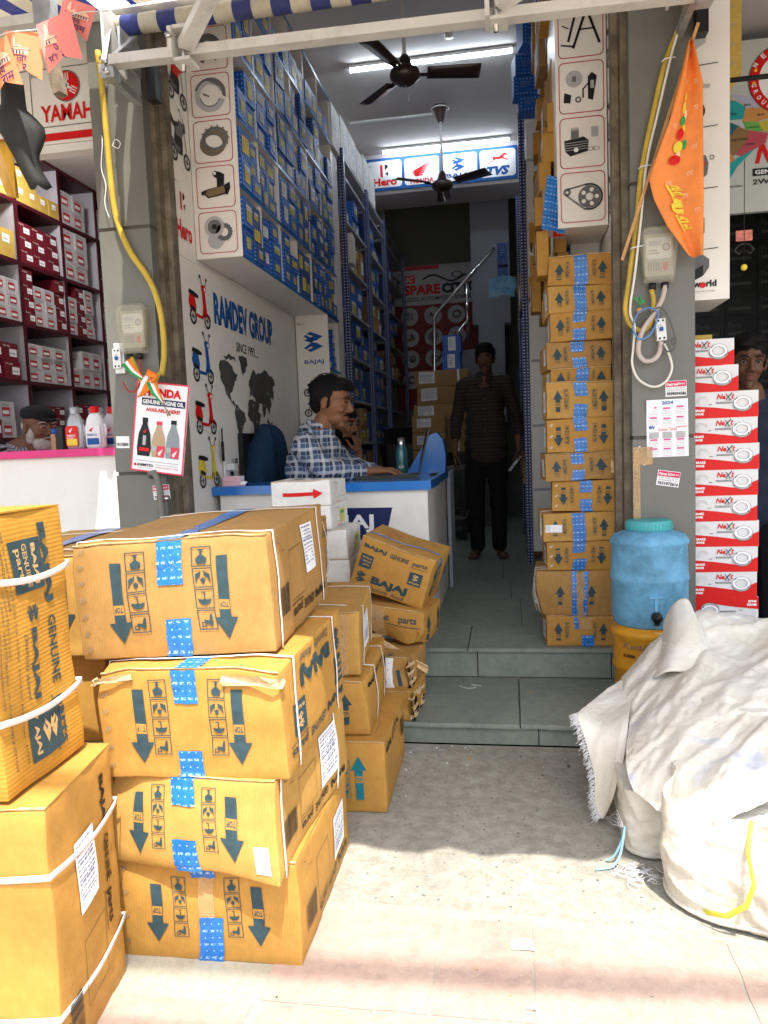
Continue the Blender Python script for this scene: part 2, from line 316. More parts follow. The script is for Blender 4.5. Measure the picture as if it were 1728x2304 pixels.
TMP=bpy.data.scenes.new('scratch')   # modifiers and text are evaluated here, away from the big scene
def textmesh(t,bold=.02,shear=0):
    key=(t,bold,shear)
    if key in TXT: return TXT[key]
    c=bpy.data.curves.new('t','FONT'); c.body=t; c.size=1; c.offset=bold; c.shear=shear; c.resolution_u=2
    o=bpy.data.objects.new('t',c); TMP.collection.objects.link(o); TMP.view_layers[0].update()
    me=o.to_mesh(); V=[(v.co.x,v.co.y) for v in me.vertices]; F=[tuple(p.vertices) for p in me.polygons]; o.to_mesh_clear()
    bpy.data.objects.remove(o); bpy.data.curves.remove(c)
    x0=min(v[0] for v in V); x1=max(v[0] for v in V); y0=min(v[1] for v in V); y1=max(v[1] for v in V)
    V=[((x-x0)/(x1-x0),(y-y0)/(y1-y0)) for x,y in V]
    TXT[key]=(V,F,(x1-x0)/(y1-y0)); return TXT[key]
def text(mb,fr,t,x,y,w,h,m,bold=.02,k=1,shear=0):
    """fits the string exactly into the box x,y,w,h of the frame; w None keeps its natural width"""
    V,F,asp=textmesh(t,bold,shear)
    if w is None: w=h*asp
    mb.add([fr.p(x+a*w,y+b*h,k) for a,b in V],F,m); return w
def poly(mb,fr,pts,m,k=1,x=0,y=0,sx=1,sy=1,fine=0):
    P=[(x+a*sx,y+b*sy) for a,b in pts]
    tr=tessellate_polygon([[Vector((a,b,0)) for a,b in P]])
    area=sum(P[i][0]*P[(i+1)%len(P)][1]-P[(i+1)%len(P)][0]*P[i][1] for i in range(len(P)))
    fs=[]
    for t in tr:
        a,b,c=[P[i] for i in t]; cr=(b[0]-a[0])*(c[1]-a[1])-(b[1]-a[1])*(c[0]-a[0])
        if abs(cr)<1e-12: continue
        fs.append(tuple(t) if cr>0 else tuple(t)[::-1])
    mb.add([fr.p(a,b,k) for a,b in P],fs,m)
def rect(mb,fr,x,y,w,h,m,k=1,seg=.04):
    nx=max(1,int(abs(w)/seg)); ny=max(1,int(abs(h)/seg)); V=[];F=[]
    for j in range(ny+1):
        for i in range(nx+1): V.append(fr.p(x+w*i/nx,y+h*j/ny,k))
    for j in range(ny):
        for i in range(nx): F.append((j*(nx+1)+i,j*(nx+1)+i+1,(j+1)*(nx+1)+i+1,(j+1)*(nx+1)+i))
    mb.add(V,F,m,[[(0,0)]*4]*len(F))
def ring(mb,fr,cx,cy,r0,r1,m,k=1,n=28,a0=0,a1=360,sx=1,sy=1):
    V=[];F=[]
    for i in range(n+1):
        a=R(a0+(a1-a0)*i/n); V+= [fr.p(cx+r0*cos(a)*sx,cy+r0*sin(a)*sy,k),fr.p(cx+r1*cos(a)*sx,cy+r1*sin(a)*sy,k)]
    for i in range(n): F.append((2*i,2*i+1,2*i+3,2*i+2))
    mb.add(V,F,m)
def disc(mb,fr,cx,cy,r,m,k=1,n=28,sx=1,sy=1): poly(mb,fr,[(cx+r*cos(2*PI*i/n)*sx,cy+r*sin(2*PI*i/n)*sy) for i in range(n)],m,k)
def line(mb,fr,pts,t,m,k=1,closed=False):
    P=list(pts)+([pts[0]] if closed else [])
    for (a,b),(c,d) in zip(P,P[1:]):
        L=math.hypot(c-a,d-b)
        if L<1e-9: continue
        nx,ny=-(d-b)/L*t/2,(c-a)/L*t/2; ex,ey=(c-a)/L*t/2,(d-b)/L*t/2
        mb.add([fr.p(a-ex-nx,b-ey-ny,k),fr.p(c+ex-nx,d+ey-ny,k),fr.p(c+ex+nx,d+ey+ny,k),fr.p(a-ex+nx,b-ey+ny,k)],[(0,1,2,3)],m)
def rframe(mb,fr,x,y,w,h,r,t,m,k=1):
    pts=[]
    for cx,cy,a0 in ((x+w-r,y+h-r,0),(x+r,y+h-r,90),(x+r,y+r,180),(x+w-r,y+r,270)):
        for i in range(6): a=R(a0+18*i); pts.append((cx+r*cos(a),cy+r*sin(a)))
    line(mb,fr,pts,t,m,k,closed=True)
def rrect(x,y,w,h,r):
    pts=[]
    for cx,cy,a0 in ((x+w-r,y+h-r,0),(x+r,y+h-r,90),(x+r,y+r,180),(x+w-r,y+r,270)):
        for i in range(6): a=R(a0+18*i); pts.append((cx+r*cos(a),cy+r*sin(a)))
    return pts
# marks seen on the goods and signs
def mark_b(mb,fr,x,y,s,m,k=1):
    for P in ([(.36,1.0),(1.0,.75),(.64,.54),(.27,.69),(.5,.77),(.16,.90)],[(.36,0),(1.0,.25),(.64,.46),(.27,.31),(.5,.23),(.16,.10)],[(0,.80),(.15,.86),(.58,.56),(.44,.5)],[(0,.20),(.15,.14),(.58,.44),(.44,.5)],[(.03,.58),(.2,.66),(.5,.52),(.42,.46)]):
        poly(mb,fr,P,m,k,x,y,s,s)
def mark_wing(mb,fr,x,y,w,h,m,k=1):
    for i in range(6):
        t=i/5; tipx=1-.42*t; tipy=1-.86*t; b0=.02+.02*i; 
        pts=[(0+.03*i,.28-.04*i)]+[(.0+.03*i+(tipx-.03*i)*q,(.34-.05*i)+(tipy-.34+.05*i)*q**1.15) for q in (.25,.5,.75,1)]+[(.03*i+(tipx-.05-.03*i)*q,(.24-.05*i)+(tipy-.10-.24+.05*i)*q**1.2) for q in (1,.75,.5,.25)]
        poly(mb,fr,pts,m,k,x,y,w,h)
def mark_h(mb,fr,x,y,w,h,k=1):
    poly(mb,fr,[(0,.12),(.3,0),(.3,.9),(0,1.0)],RED,k,x,y,w,h)
    poly(mb,fr,[(.55,1.0),(.55,.55),(.95,.72),(.95,.88)],BLK,k,x,y,w,h); poly(mb,fr,[(.6,.3),(.95,.45),(.95,.1)],BLK,k,x,y,w,h)
def mark_horse(mb,fr,x,y,w,h,m,k=1):
    P=[(0,.02),(.08,.04),(.2,.2),(.34,.36),(.3,.5),(.34,.62),(.27,.72),(.1,.78),(.2,.66),(.28,.6),(.3,.68),(.45,.7),(.6,.68),(.7,.84),(.78,.96),(.9,1.0),(.93,.9),(1.0,.74),(.94,.72),(.86,.78),(.8,.66),(.82,.52),(.95,.42),(1.0,.25),(.96,.24),(.88,.36),(.74,.44),(.6,.42),(.44,.42),(.3,.22),(.2,.1),(.1,0)]
    poly(mb,fr,P,m,k,x,y,w,h)
def logotext(mb,fr,x,y,w,h,m,k=1,bold=.045): text(mb,fr,'BAJAJ',x,y,w,h,m,bold,k)
def moto(mb,fr,x,y,w,h,c,k=1,flip=False,scooter=False):
    def X(a): return x+w*(1-a if flip else a)
    def Y(b): return y+h*b
    def P(pts,m,kk=0):
        pts=[(X(a),Y(b)) for a,b in pts]; poly(mb,fr,pts,m,k+kk)
    wr=(.17 if not scooter else .14); asp=w/h
    for cx in ((.2,.83) if not scooter else (.2,.82)):
        cy=wr*(asp if asp<1.3 else 1.2)
        ring(mb,fr,X(cx),Y(cy*1.0),w*wr*.68,w*wr,BLK,k,20); ring(mb,fr,X(cx),Y(cy),0,w*wr*.3,GREY,k,12)
        for q in range(3): a=q*PI/3; line(mb,fr,[(X(cx)-w*wr*.7*cos(a),Y(cy)-w*wr*.7*sin(a)),(X(cx)+w*wr*.7*cos(a),Y(cy)+w*wr*.7*sin(a))],w*.012,GREY,k)
    if scooter:
        P([(.03,.42),(.08,.30),(.3,.22),(.36,.36),(.3,.56),(.1,.58)],c,1); P([(.3,.24),(.36,.17),(.62,.16),(.72,.3),(.66,.3),(.6,.22),(.38,.24)],c,1)
        P([(.6,.2),(.8,.24),(.82,.34),(.76,.72),(.7,.78),(.64,.74),(.66,.4)],c,1); P([(.04,.58),(.08,.66),(.3,.64),(.46,.6),(.46,.54),(.3,.54)],BLK,2)
        P([(.62,.74),(.82,.72),(.84,.82),(.7,.86),(.6,.82)],c,2); P([(.76,.3),(.94,.26),(.98,.18),(.86,.28),(.74,.26)],c,2)
        line(mb,fr,[(X(.66),Y(.84)),(X(.58),Y(.98))],w*.02,BLK,k+2); line(mb,fr,[(X(.78),Y(.84)),(X(.84),Y(.97))],w*.02,BLK,k+2)
        disc(mb,fr,X(.57),Y(.99),w*.035,BLK,k+2); disc(mb,fr,X(.85),Y(.98),w*.035,BLK,k+2); P([(.72,.74),(.8,.74),(.8,.8),(.73,.81)],WPR,3)
        P([(.1,.3),(.3,.24),(.34,.3),(.12,.38)],BLK,3)
    else:
        P([(.2,.3),(.42,.18),(.62,.2),(.66,.42),(.6,.6),(.3,.56)],BLK,1); P([(.4,.5),(.62,.5),(.74,.66),(.7,.78),(.5,.8),(.42,.68)],c,2)
        P([(.02,.76),(.1,.66),(.3,.6),(.48,.68),(.44,.74),(.26,.7),(.12,.8)],BLK,2); P([(.7,.62),(.84,.66),(.82,.8),(.72,.82)],c,2)
        line(mb,fr,[(X(.7),Y(.86)),(X(.84),Y(.2))],w*.03,GREY,k+2); line(mb,fr,[(X(.2),Y(.22)),(X(.5),Y(.26))],w*.035,GREY,k+2)
        P([(.06,.34),(.3,.24),(.5,.24),(.5,.3),(.3,.32),(.08,.42)],GREY,3); line(mb,fr,[(X(.64),Y(.84)),(X(.56),Y(.98))],w*.02,BLK,k+2); disc(mb,fr,X(.56),Y(.98),w*.03,BLK,k+2)
        P([(.3,.5),(.44,.48),(.42,.62),(.28,.62)],c,3)
# ------------------------------------------------------------ printed cartons
def arrow(mb,fr,cx,y0,L,wd,m,up):
    f2=fr if up else Fr(fr.o+fr.u*(2*cx)+fr.v*(2*y0+L),-fr.u,-fr.v,fr.n,fr.W,fr.H,fr.off)
    hd=wd*1.35
    rect(mb,f2,cx-wd*.36,y0,wd*.72,L-hd,m,1,.02); poly(mb,f2,[(cx-wd*.75,y0+L-hd),(cx+wd*.75,y0+L-hd),(cx,y0+L)],m,1)
    yy=y0+L-hd-wd*1.15; rect(mb,f2,cx-wd*.33,yy,wd*.66,wd*.62,CARD,2); text(mb,f2,'TOP',cx-wd*.27,yy+wd*.12,wd*.54,wd*.38,m,.03,3)
def icons(mb,fr,cx,y0,s,m,up):
    f2=fr if up else Fr(fr.o+fr.u*(2*cx)+fr.v*(2*y0+s*4.6),-fr.u,-fr.v,fr.n,fr.W,fr.H,fr.off)
    for i in range(4):
        y=y0+i*s*1.12+.1*s; x=cx-s/2
        line(mb,f2,[(x,y),(x+s,y),(x+s,y+s),(x,y+s)],s*.05,m,1,True)
        if i==0:
            poly(mb,f2,[(x+.3*s,y+.12*s),(x+.7*s,y+.12*s),(x+.56*s,y+.2*s),(x+.56*s,y+.4*s),(x+.8*s,y+.6*s),(x+.72*s,y+.88*s),(x+.28*s,y+.88*s),(x+.2*s,y+.6*s),(x+.44*s,y+.4*s),(x+.44*s,y+.2*s)],m)
        elif i==1:
            for q in (-1,1): poly(mb,f2,[(x+s*(.5+q*.06),y+.15*s),(x+s*(.5+q*.38),y+.3*s),(x+s*(.5+q*.4),y+.8*s),(x+s*(.5+q*.26),y+.5*s),(x+s*(.5+q*.12),y+.42*s)] if q>0 else [(x+s*(.5+q*.12),y+.42*s),(x+s*(.5+q*.26),y+.5*s),(x+s*(.5+q*.4),y+.8*s),(x+s*(.5+q*.38),y+.3*s),(x+s*(.5+q*.06),y+.15*s)],m)
            poly(mb,f2,[(x+.35*s,y+.6*s),(x+.5*s,y+.48*s),(x+.65*s,y+.6*s),(x+.5*s,y+.85*s)],m)
        elif i==2:
            poly(mb,f2,[(x+.14*s,y+.5*s)]+[(x+s*(.5-.36*cos(PI*q/8)),y+s*(.5+.34*sin(PI*q/8))) for q in range(1,8)]+[(x+.86*s,y+.5*s),(x+.62*s,y+.56*s),(x+.5*s,y+.5*s),(x+.38*s,y+.56*s)],m)
            line(mb,f2,[(x+.5*s,y+.55*s),(x+.5*s,y+.18*s),(x+.62*s,y+.16*s)],s*.06,m)
        else:
            poly(mb,f2,[(x+.2*s,y+.2*s),(x+.3*s,y+.2*s),(x+.4*s,y+.55*s),(x+.7*s,y+.5*s),(x+.7*s,y+.62*s),(x+.42*s,y+.75*s),(x+.3*s,y+.85*s),(x+.2*s,y+.7*s)],m); line(mb,f2,[(x+.62*s,y+.66*s),(x+.84*s,y+.66*s),(x+.84*s,y+.86*s),(x+.62*s,y+.86*s)],s*.05,m,1,True)
def pr_front(mb,fr,up,m=None,al=.62,aw=.036,gap=.27,ic=True,icx=.15,y0=.2,isz=None):
    m=m or INK; W,H=fr.W,fr.H; L=H*al; 
    for q in (-1,1):
        arrow(mb,fr,W*(.5+q*gap),H*y0,L,aw,m,up)
        if ic: s=isz or L*.23; icons(mb,fr,W*(.5+q*icx),H*(y0+.06),s,m,up)
def genuine(mb,fr,y,h,m,x=.05,w=.9):
    W=fr.W; logotext(mb,fr,W*x,y,W*w*.34,h,m); text(mb,fr,'GENUINE',W*(x+w*.40),y,W*w*.30,h,m,.02); text(mb,fr,'parts',W*(x+w*.76),y-h*.25,W*w*.22,h*1.1,m,.02); rect(mb,fr,W*(x+w*.74),y-h*.45,W*w*.26,h*.1,m)
def pr_big(mb,fr,m=None):
    m=m or INK; W,H=fr.W,fr.H
    genuine(mb,fr,H*.80,H*.09,m); s=min(W*.17,H*.3)
    rect(mb,fr,W*.05,H*.44,s,s,m); g=fr.sub(W*.05,H*.44,s,s); text(mb,g,'BAJAJ',s*.12,s*.68,s*.76,s*.16,CARDP,.04,2); text(mb,g,'GENUINE',s*.1,s*.44,s*.8,s*.15,CARDP,.02,2); text(mb,g,'parts',s*.15,s*.14,s*.7,s*.2,CARDP,.02,2)
    mark_b(mb,fr,W*.05,H*.14,s*.85,m); logotext(mb,fr,W*.27,H*.14,W*.50,H*.19,m,1,.05); text(mb,fr,'Distinctly  Ahead',W*.27,H*.015,W*.48,H*.11,m,.0,1,.3)
    rect(mb,fr,W*.74,H*.42,s,s,m); g=fr.sub(W*.74,H*.42,s,s); mark_b(mb,g,s*.25,s*.38,s*.5,CARDP,2); text(mb,g,'BAJAJ',s*.12,s*.12,s*.76,s*.16,CARDP,.04,2)
def pr_side(mb,fr,m=None):
    m=m or INK; W,H=fr.W,fr.H; genuine(mb,fr,H*.78,H*.10,BLK,.08,.66)
    line(mb,fr,[(W*.52,H*.7),(W*.52,H*.25),(W*.74,H*.25),(W*.74,H*.7)],.0012,BLK,1,True)
    x=W*.78; rnd=random.Random(3)
    while x<W*.93: q=rnd.choice((.001,.0016,.0026)); rect(mb,fr,x,H*.5,q,H*.26,BLK,1,1); x+=q+rnd.choice((.0012,.002))
    line(mb,fr,[(W*.80,H*.2),(W*.84,H*.2)],.0012,BLK); line(mb,fr,[(W*.87,H*.13),(W*.9,H*.1)],.0012,BLK)
def label(mb,fr,x,y,w,h,k=3,seed=1,m=PAPER):
    rect(mb,fr,x,y,w,h,m,k); r=random.Random(seed); yy=y+h*.92
    while yy>y+h*.12:
        xx=x+w*.06; hh=h*r.choice((.02,.025,.035))
        while xx<x+w*.9:
            q=w*r.uniform(.05,.22); 
            if xx+q>x+w*.94: break
            rect(mb,fr,xx,yy,q,hh,PLBL,k+1,1); xx+=q+w*.03
        yy-=h*r.uniform(.05,.085)
def faces(w,d,h):
    return dict(f=Fr((-w/2,0,0),(1,0,0),(0,0,1),(0,-1,0),w,h),r=Fr((w/2,0,0),(0,1,0),(0,0,1),(1,0,0),d,h),l=Fr((-w/2,d,0),(0,-1,0),(0,0,1),(-1,0,0),d,h),t=Fr((-w/2,0,h),(1,0,0),(0,1,0),(0,0,1),w,d),b=Fr((w/2,d,0),(-1,0,0),(0,0,1),(0,1,0),w,h))
def gridbox(mb,w,d,h,r,m,n=16):
    def ax(a,b,k): L=b-a; return [a,a+r*.3,a+r]+[a+r+(L-2*r)*i/k for i in range(1,k)]+[b-r,b-r*.3,b]
    X=ax(-w/2,w/2,n); Y=ax(0,d,n); Z=ax(0,h,max(4,n-2))
    def rd(p):
        q=Vector((min(max(p[0],-w/2+r),w/2-r),min(max(p[1],r),d-r),min(max(p[2],r),h-r))); e=Vector(p)-q
        return q+e.normalized()*r if e.length>1e-9 else Vector(p)
    def face(A,B,fn,ua,ub,fl):
        V=[fn(a,b) for b in B for a in A]; F=[];U=[]; na=len(A)
        for j in range(len(B)-1):
            for i in range(na-1):
                q=(j*na+i,j*na+i+1,(j+1)*na+i+1,(j+1)*na+i); q=q if fl else q[::-1]
                F.append(q); U.append([(V[k][ua],V[k][ub]) for k in q])
        mb.add([rd(v) for v in V],F,m,U,True)
    face(X,Z,lambda a,b:(a,0,b),0,2,True); face(X,Z,lambda a,b:(a,d,b),0,2,False)
    face(Y,Z,lambda a,b:(w/2,a,b),1,2,True); face(Y,Z,lambda a,b:(-w/2,a,b),1,2,False)
    face(X,Y,lambda a,b:(a,b,h),0,1,True); face(X,Y,lambda a,b:(a,b,0),0,1,False)
def carton(label_,group,x,y,z,yaw,w,d,h,rx=0,ry=0,seed=1,m=None,prints=None,tapes=None,straps=(),bulge=.006,crush=None,labels=(),cat='carton',name='cardboard_carton',staples=0,tapem=None,flaps=True,tw=.055):
    m=m or (CARD,CARD2,CARD,CARD3)[seed%4]; rn=random.Random(seed); sv=Vector((seed*3.1,seed*1.7,seed*.9))
    def D(p):
        q=p.copy(); nx,ny,nz=p.x/(w/2),(p.y-d/2)/(d/2),(p.z-h/2)/(h/2)
        b=lambda a,c: max(0,1-a*a)*max(0,1-c*c)
        q.x+=bulge*nx*b(ny,nz); q.y+=bulge*ny*b(nx,nz)*.8; q.z+=bulge*.25*nz*b(nx,ny)
        nv=noise.noise_vector(p*5+sv); q+=nv*.007*(1 if p.z>.01 else .3)
        nv=noise.noise_vector(p*17+sv); q+=nv*.0022
        if crush:
            for (cx,cy,cz,rad,dx,dy,dz) in crush:
                t=(p-Vector((cx,cy,cz))).length/rad
                if t<1: q+=Vector((dx,dy,dz))*(1-t)**1.3
        return q
    root=empty(name,(x,y,z),(R(rx),R(ry),R(yaw)),label=label_,category=cat)
    if group: root['group']=group
    root.rotation_mode='QUATERNION'; root.rotation_quaternion=(Matrix.Rotation(R(yaw),3,'Z')@Matrix.Rotation(R(rx),3,'X')@Matrix.Rotation(R(ry),3,'Y')).to_quaternion()
    F=faces(w,d,h); b=MB(); gridbox(b,w,d,h,.004,m)
    if flaps:  # closing flaps of the top with their raw edges
        for q in (-1,1):
            x0,x1=(-w/2+.001,-.0015) if q<0 else (.0015,w/2-.001); nn=8; rows=[]
            for zz in (0,.0035):
                pass
            b.box(x0,x1,.001,d-.001,h,h+.003,m)
        rows=[[(-w/2+w*i/24,-.0015-.0015*noise.noise(Vector((i*.9,seed,0))),h+.0035+.0012*noise.noise(Vector((i*1.7,seed,1)))) for i in range(25)],[(-w/2+w*i/24,.0008,h+.0008) for i in range(25)]]
        b.grid(rows[::-1],RAW); b.grid([[(q[0],.006,h+.0036) for q in rows[0]],rows[0]],RAW)
    if prints: prints(b,F)
    if staples:
        for i in range(staples):
            zz=h*(i+.6)/staples
            for dx in (0,.006):
                line(b,F['f'],[(w*.03+dx,zz),(w*.03+.008+dx,zz+.009)] if staples>0 else 0,.0018,ZINC,2)
    b.deform(D); b.build('box_body',root)
    tm=tapem or TAPE
    if tapes is None: tapes=[('t',),('f',.6,1),('f',0,.3)]
    if tapes:
        for tp in tapes:
            t=MB(); cx=(tp[3] if len(tp)>3 else 0)*w; mm=tm
            if len(tp)>4: mm=tp[4]
            ww=tp[5] if len(tp)>5 else tw
            def strip(fn,n0=14):
                rows=[]
                for i in range(n0+1):
                    s=i/n0; rows.append([fn(s,a/4) for a in range(5)])
                return rows
            if tp[0]=='t': rows=strip(lambda s,a:(cx+(a-.5)*ww,d*s,h+.0045+.0005*noise.noise(Vector((s*9,a*3,seed)))),20)
            else:
                z0,z1=tp[1]*h,tp[2]*h
                tl=rn.uniform(-.009,.009); sx_=rn.uniform(-.006,.006); rows=strip(lambda s,a:(cx+sx_+(s-.5)*tl+(a-.5)*ww+.002*noise.noise(Vector((s*6,seed,2))),-.0025-.0016*abs(noise.noise(Vector((s*11,a*5,seed)))),z0+(z1-z0)*s+(.0025*noise.noise(Vector((a*9,seed,5))) if s in (0,1) else 0)))
            V=[p for r in rows for p in r]; nc=5; Fx=[];U=[]
            for i in range(len(rows)-1):
                for j in range(nc-1):
                    q=(i*nc+j,i*nc+j+1,(i+1)*nc+j+1,(i+1)*nc+j); Fx.append(q); U.append([(V[k][0],V[k][1 if tp[0]=='t' else 2]) for k in q])
            t.add(V,Fx,mm,U,True); t.deform(D); t.build('tape',root)
    for sy in straps:
        s_=MB(); o=.004; kx=w/2+o; P=[]
        for (a,c) in ((-kx,0-.001),(-kx,h*.5),(-kx,h+o),(-w*.25,h+o+.003),(w*.25,h+o+.003),(kx,h+o),(kx,h*.5),(kx,-.001)): P.append((a,c))
        Q=[]
        for i in range(len(P)-1):
            for t in range(6): Q.append((P[i][0]+(P[i+1][0]-P[i][0])*t/6,P[i][1]+(P[i+1][1]-P[i][1])*t/6))
        Q.append(P[-1]); wd=.0075
        rows=[[(a,sy*d-wd/2+.006*noise.noise(Vector((i*.12,seed,sy*7))),c) for i,(a,c) in enumerate(Q)],[(a,sy*d+wd/2+.006*noise.noise(Vector((i*.12,seed,sy*7))),c) for i,(a,c) in enumerate(Q)]]
        s_.grid(rows[::-1],STRAP); s_.deform(D); ob=s_.build('strap',root); md=ob.modifiers.new('thick','SOLIDIFY'); md.thickness=.0012; md.offset=1
    for (fc,lx,ly,lw,lh,sd) in labels:
        l=MB(); label(l,F[fc],lx*F[fc].W,ly*F[fc].H,lw,lh,2,sd); l.deform(D); l.build('shipping_label',root)
    return root
# ============================================================ SETTING
b=MB()
b.box(-40,40,-40,2.676,-.3,0,GROUND); struct(b,'ground')
def slab_rows(mb,x0,x1,y0,y1,z0,z1,m,xs,gap=.004,rag=.0):
    edges=[x0]+[x for x in xs if x0<x<x1]+[x1]
    for a,c in zip(edges,edges[1:]): mb.box(a+gap/2,c-gap/2,y0,y1,z0,z1,m)
# red and buff footpath paving in front of the concrete apron
b=MB(); rn=random.Random(5)
def paver(mb,x0,x1,y0,y1,m,z=.0048):
    P=[]; n=10
    for (ax,ay,bx,by) in ((x0,y0,x1,y0),(x1,y0,x1,y1),(x1,y1,x0,y1),(x0,y1,x0,y0)):
        for i in range(n):
            t=i/n; q=noise.noise(Vector((ax+(bx-ax)*t,ay+(by-ay)*t,1))*14)*.004; P.append((ax+(bx-ax)*t+q,ay+(by-ay)*t+q,z))
    mb.add([(p[0],p[1],z) for p in P],[tuple(range(len(P)))],m); k=len(P)
    mb.add(P+[(p[0]*1.0,p[1],0.0) for p in P],[(i,i+k,(i+1)%k+k,(i+1)%k)[::-1] for i in range(k)],m)
paver(b,-1.9,-.53,1.12,1.34,PAVER); paver(b,-.52,-.18,1.355,1.66,PAVER); paver(b,-.175,.02,1.355,1.655,PAVER); paver(b,.025,.43,1.355,1.64,PAVER); paver(b,.435,.8,1.355,1.63,PAVER); paver(b,.805,1.9,1.355,1.62,PAVER2)
paver(b,-.51,-.06,1.065,1.35,PAVER); paver(b,-.055,.36,1.065,1.35,PAVER); paver(b,.365,1.9,1.065,1.35,PAVER)
for j in range(12):
    x=-3
    while x<3:
        w_=rn.uniform(.3,.7); paver(b,x,x+w_-.012,1.06-.3*(j+1)+.012,1.06-.3*j,PAVER if rn.random()<.8 else PAVER2); x+=w_
struct(b,'footpath')
b=MB(); ed=[(-1.9,1.68),(-.55,1.69)]+[(-.5+.08*i,1.695+.02*noise.noise(Vector((i*.7,2,2)))-.0009*i*i*.3) for i in range(18)]+[(1.9,1.63)]; b.add([(-4,-20,.0025),(4,-20,.0025)]+[(x,y,.0025) for x,y in ed[::-1]],[tuple(range(len(ed)+2))],MORT); struct(b,'mortar_bed')
# two broad stone steps
b=MB(); slab_rows(b,-1.9,.95,2.690,3.24,.0,.062,KOTA,[-.45,.08,.62],.004); 
def tread(mb,x0,x1,y0,y1,z0,z1,m,sd):
    n=30; V=[];rows=[[],[],[],[]]
    for i in range(n+1):
        x=x0+(x1-x0)*i/n; e=.006*noise.noise(Vector((x*9,sd,0)))+.003*noise.noise(Vector((x*40,sd,0)))
        rows[0].append((x,y0+.012+e,z0)); rows[1].append((x,y0+e,z0+.004)); rows[2].append((x,y0+e+.001,z1-.005)); rows[3].append((x,y0+e+.007,z1))
    rows.append([(x0+(x1-x0)*i/n,y1,z1) for i in range(n+1)])
    mb.grid(rows,m,smooth=False); mb.box(x0,x0+.0001,y0+.02,y1,z0,z1-.001,m); mb.box(x1-.0001,x1,y0+.02,y1,z0,z1-.001,m)
for a,c in ((-1.9,-.452),(-.448,.012),(.018,.436),(.44,.95)): tread(b,a,c,2.672,3.235,.0625,.080,KOTA,a)
b.box(-1.9,.95,3.225,3.4,0,.08,MORT); struct(b,'lower_step')
b=MB()
for a,c in ((-1.9,-.72),(-.715,-.16),(-.155,.40),(.405,.95)): b.box(a,c,3.232,3.6,.081,.190,KOTA)
for a,c in ((-1.9,-.2),(-.195,.43)): tread(b,a,c,3.215,3.62,.1905,.209,KOTA,a+3)
struct(b,'upper_step')
b=MB()
y=3.625
for j in range(10):
    xs=[-1.41,-.62+.06*(j%2),.04-.05*(j%3),.436]
    for a,c in zip(xs,xs[1:]): b.box(a+.0015,c-.0015,y,y+.617,.12,.208,KOTA)
    y+=.62
struct(b,'shop_floor')
b=MB(); b.box(-7,-1.42,3.25,6.5,0,.15,KOTA); b.box(.70,6,3.25,8,0,.15,KOTA); struct(b,'side_floor')

# ---- building: one thing with walls, ceiling, beams
bld=empty('shop_building',(-.5,3.2,0),label='grey plastered shop building with open shopfronts behind the stacked cartons',category='building')
def bpart(mb,name,**k):
    mb.xf(Matrix.Translation((.5,-3.2,0))); return mb.build(name,bld,**k)
b=MB(); b.box(-1.50,-1.409,3.19,9.4,0,3.9,WHT); bpart(b,'party_wall')
b=MB(); b.box(.442,.53,3.19,9.4,0,3.9,WHT); bpart(b,'party_wall')
b=MB(); b.box(-1.5,.53,3.0,9.4,3.9,4.1,CEIL); bpart(b,'ceiling')
b=MB(); b.box(-1.4,.44,9.2,9.35,.2,3.9,WALLD); b.box(-1.4,.44,9.19,9.2,3.02,3.03,GREYD); bpart(b,'rear_wall')
b=MB(); b.box(-1.408,.44,7.52,8.0,3.52,3.9,CEIL); bpart(b,'beam')
b=MB(); b.box(-.36,.05,8.45,8.6,2.36,3.898,WALLL); b.box(-.30,-.02,8.45,8.6,1.9,2.36,WALLL); b.box(-.5,-.02,8.46,8.62,1.3,2.1,WALLL); bpart(b,'stair_wall')
b=MB(); b.box(-6.5,6,2.935,2.998,2.845,4.05,WHT); bpart(b,'sun_block_fascia')  # unseen board added above the awning to keep sun out of the shop
b=MB(); b.box(-6.5,6,3.0,3.15,3.9,8.5,GREYP); b.box(-6.5,6,3.15,9.4,4.1,4.3,GREYP); bpart(b,'upper_facade')
b=MB(); b.box(-6.5,-1.51,3.2,6.6,3.07,3.2,CEIL); b.box(.535,6,3.3,8.2,3.02,3.15,CEIL); bpart(b,'side_ceiling')
for a in ((-6.5,-3.4,3.5,6.6,.1,3.07,LAV),(-3.39,-1.51,6.5,6.6,.1,3.07,LAV),(2.4,2.5,3.3,8.09,.1,3.01,WALLD),(.535,2.5,8.1,8.2,.1,3.01,WALLD)): b=MB(); b.box(*a); bpart(b,'side_wall')
# pillars
def pillar(x0,x1,lab,left):
    t=empty('pillar',((x0+x1)/2,3.0,0),label=lab,category='pillar'); cx=(x0+x1)/2
    b=MB(); gz=2.03 if left else 1.088
    g2=1.02 if left else 2.02
    zs=sorted([0,gz,g2,3.9])
    for a,c in zip(zs,zs[1:]): b.box(x0-cx,x1-cx,0,.155,a+.007,c-.007,GREYP)
    b.box(x0-cx+.006,x1-cx-.006,.008,.15,0,3.88,GREYD); b.build('cladding',t)
    b=MB()
    s=1 if left else -1; e=(x1 if left else x0)-cx
    b.box(min(e,e+s*.022),max(e,e+s*.022),.06,.155,0,3.88,RUST); b.box(min(e+s*.024,e+s*.05),max(e+s*.024,e+s*.05),.10,.158,0,3.88,RUST); b.box(min(e+s*.022,e+s*.03),max(e+s*.022,e+s*.03),.13,.16,0,3.88,BLACKC); b.build('shutter_channel',t)
    return t
pillar(-1.655,-1.43,'grey painted pillar with a honda oil poster, left of the open shop',True)
pillar(.462,.688,'grey painted pillar with calendar and meter, right of the open shop',False)
bpy.data.objects['pillar']['label']='grey painted pillar carrying the tilted engine oil board'
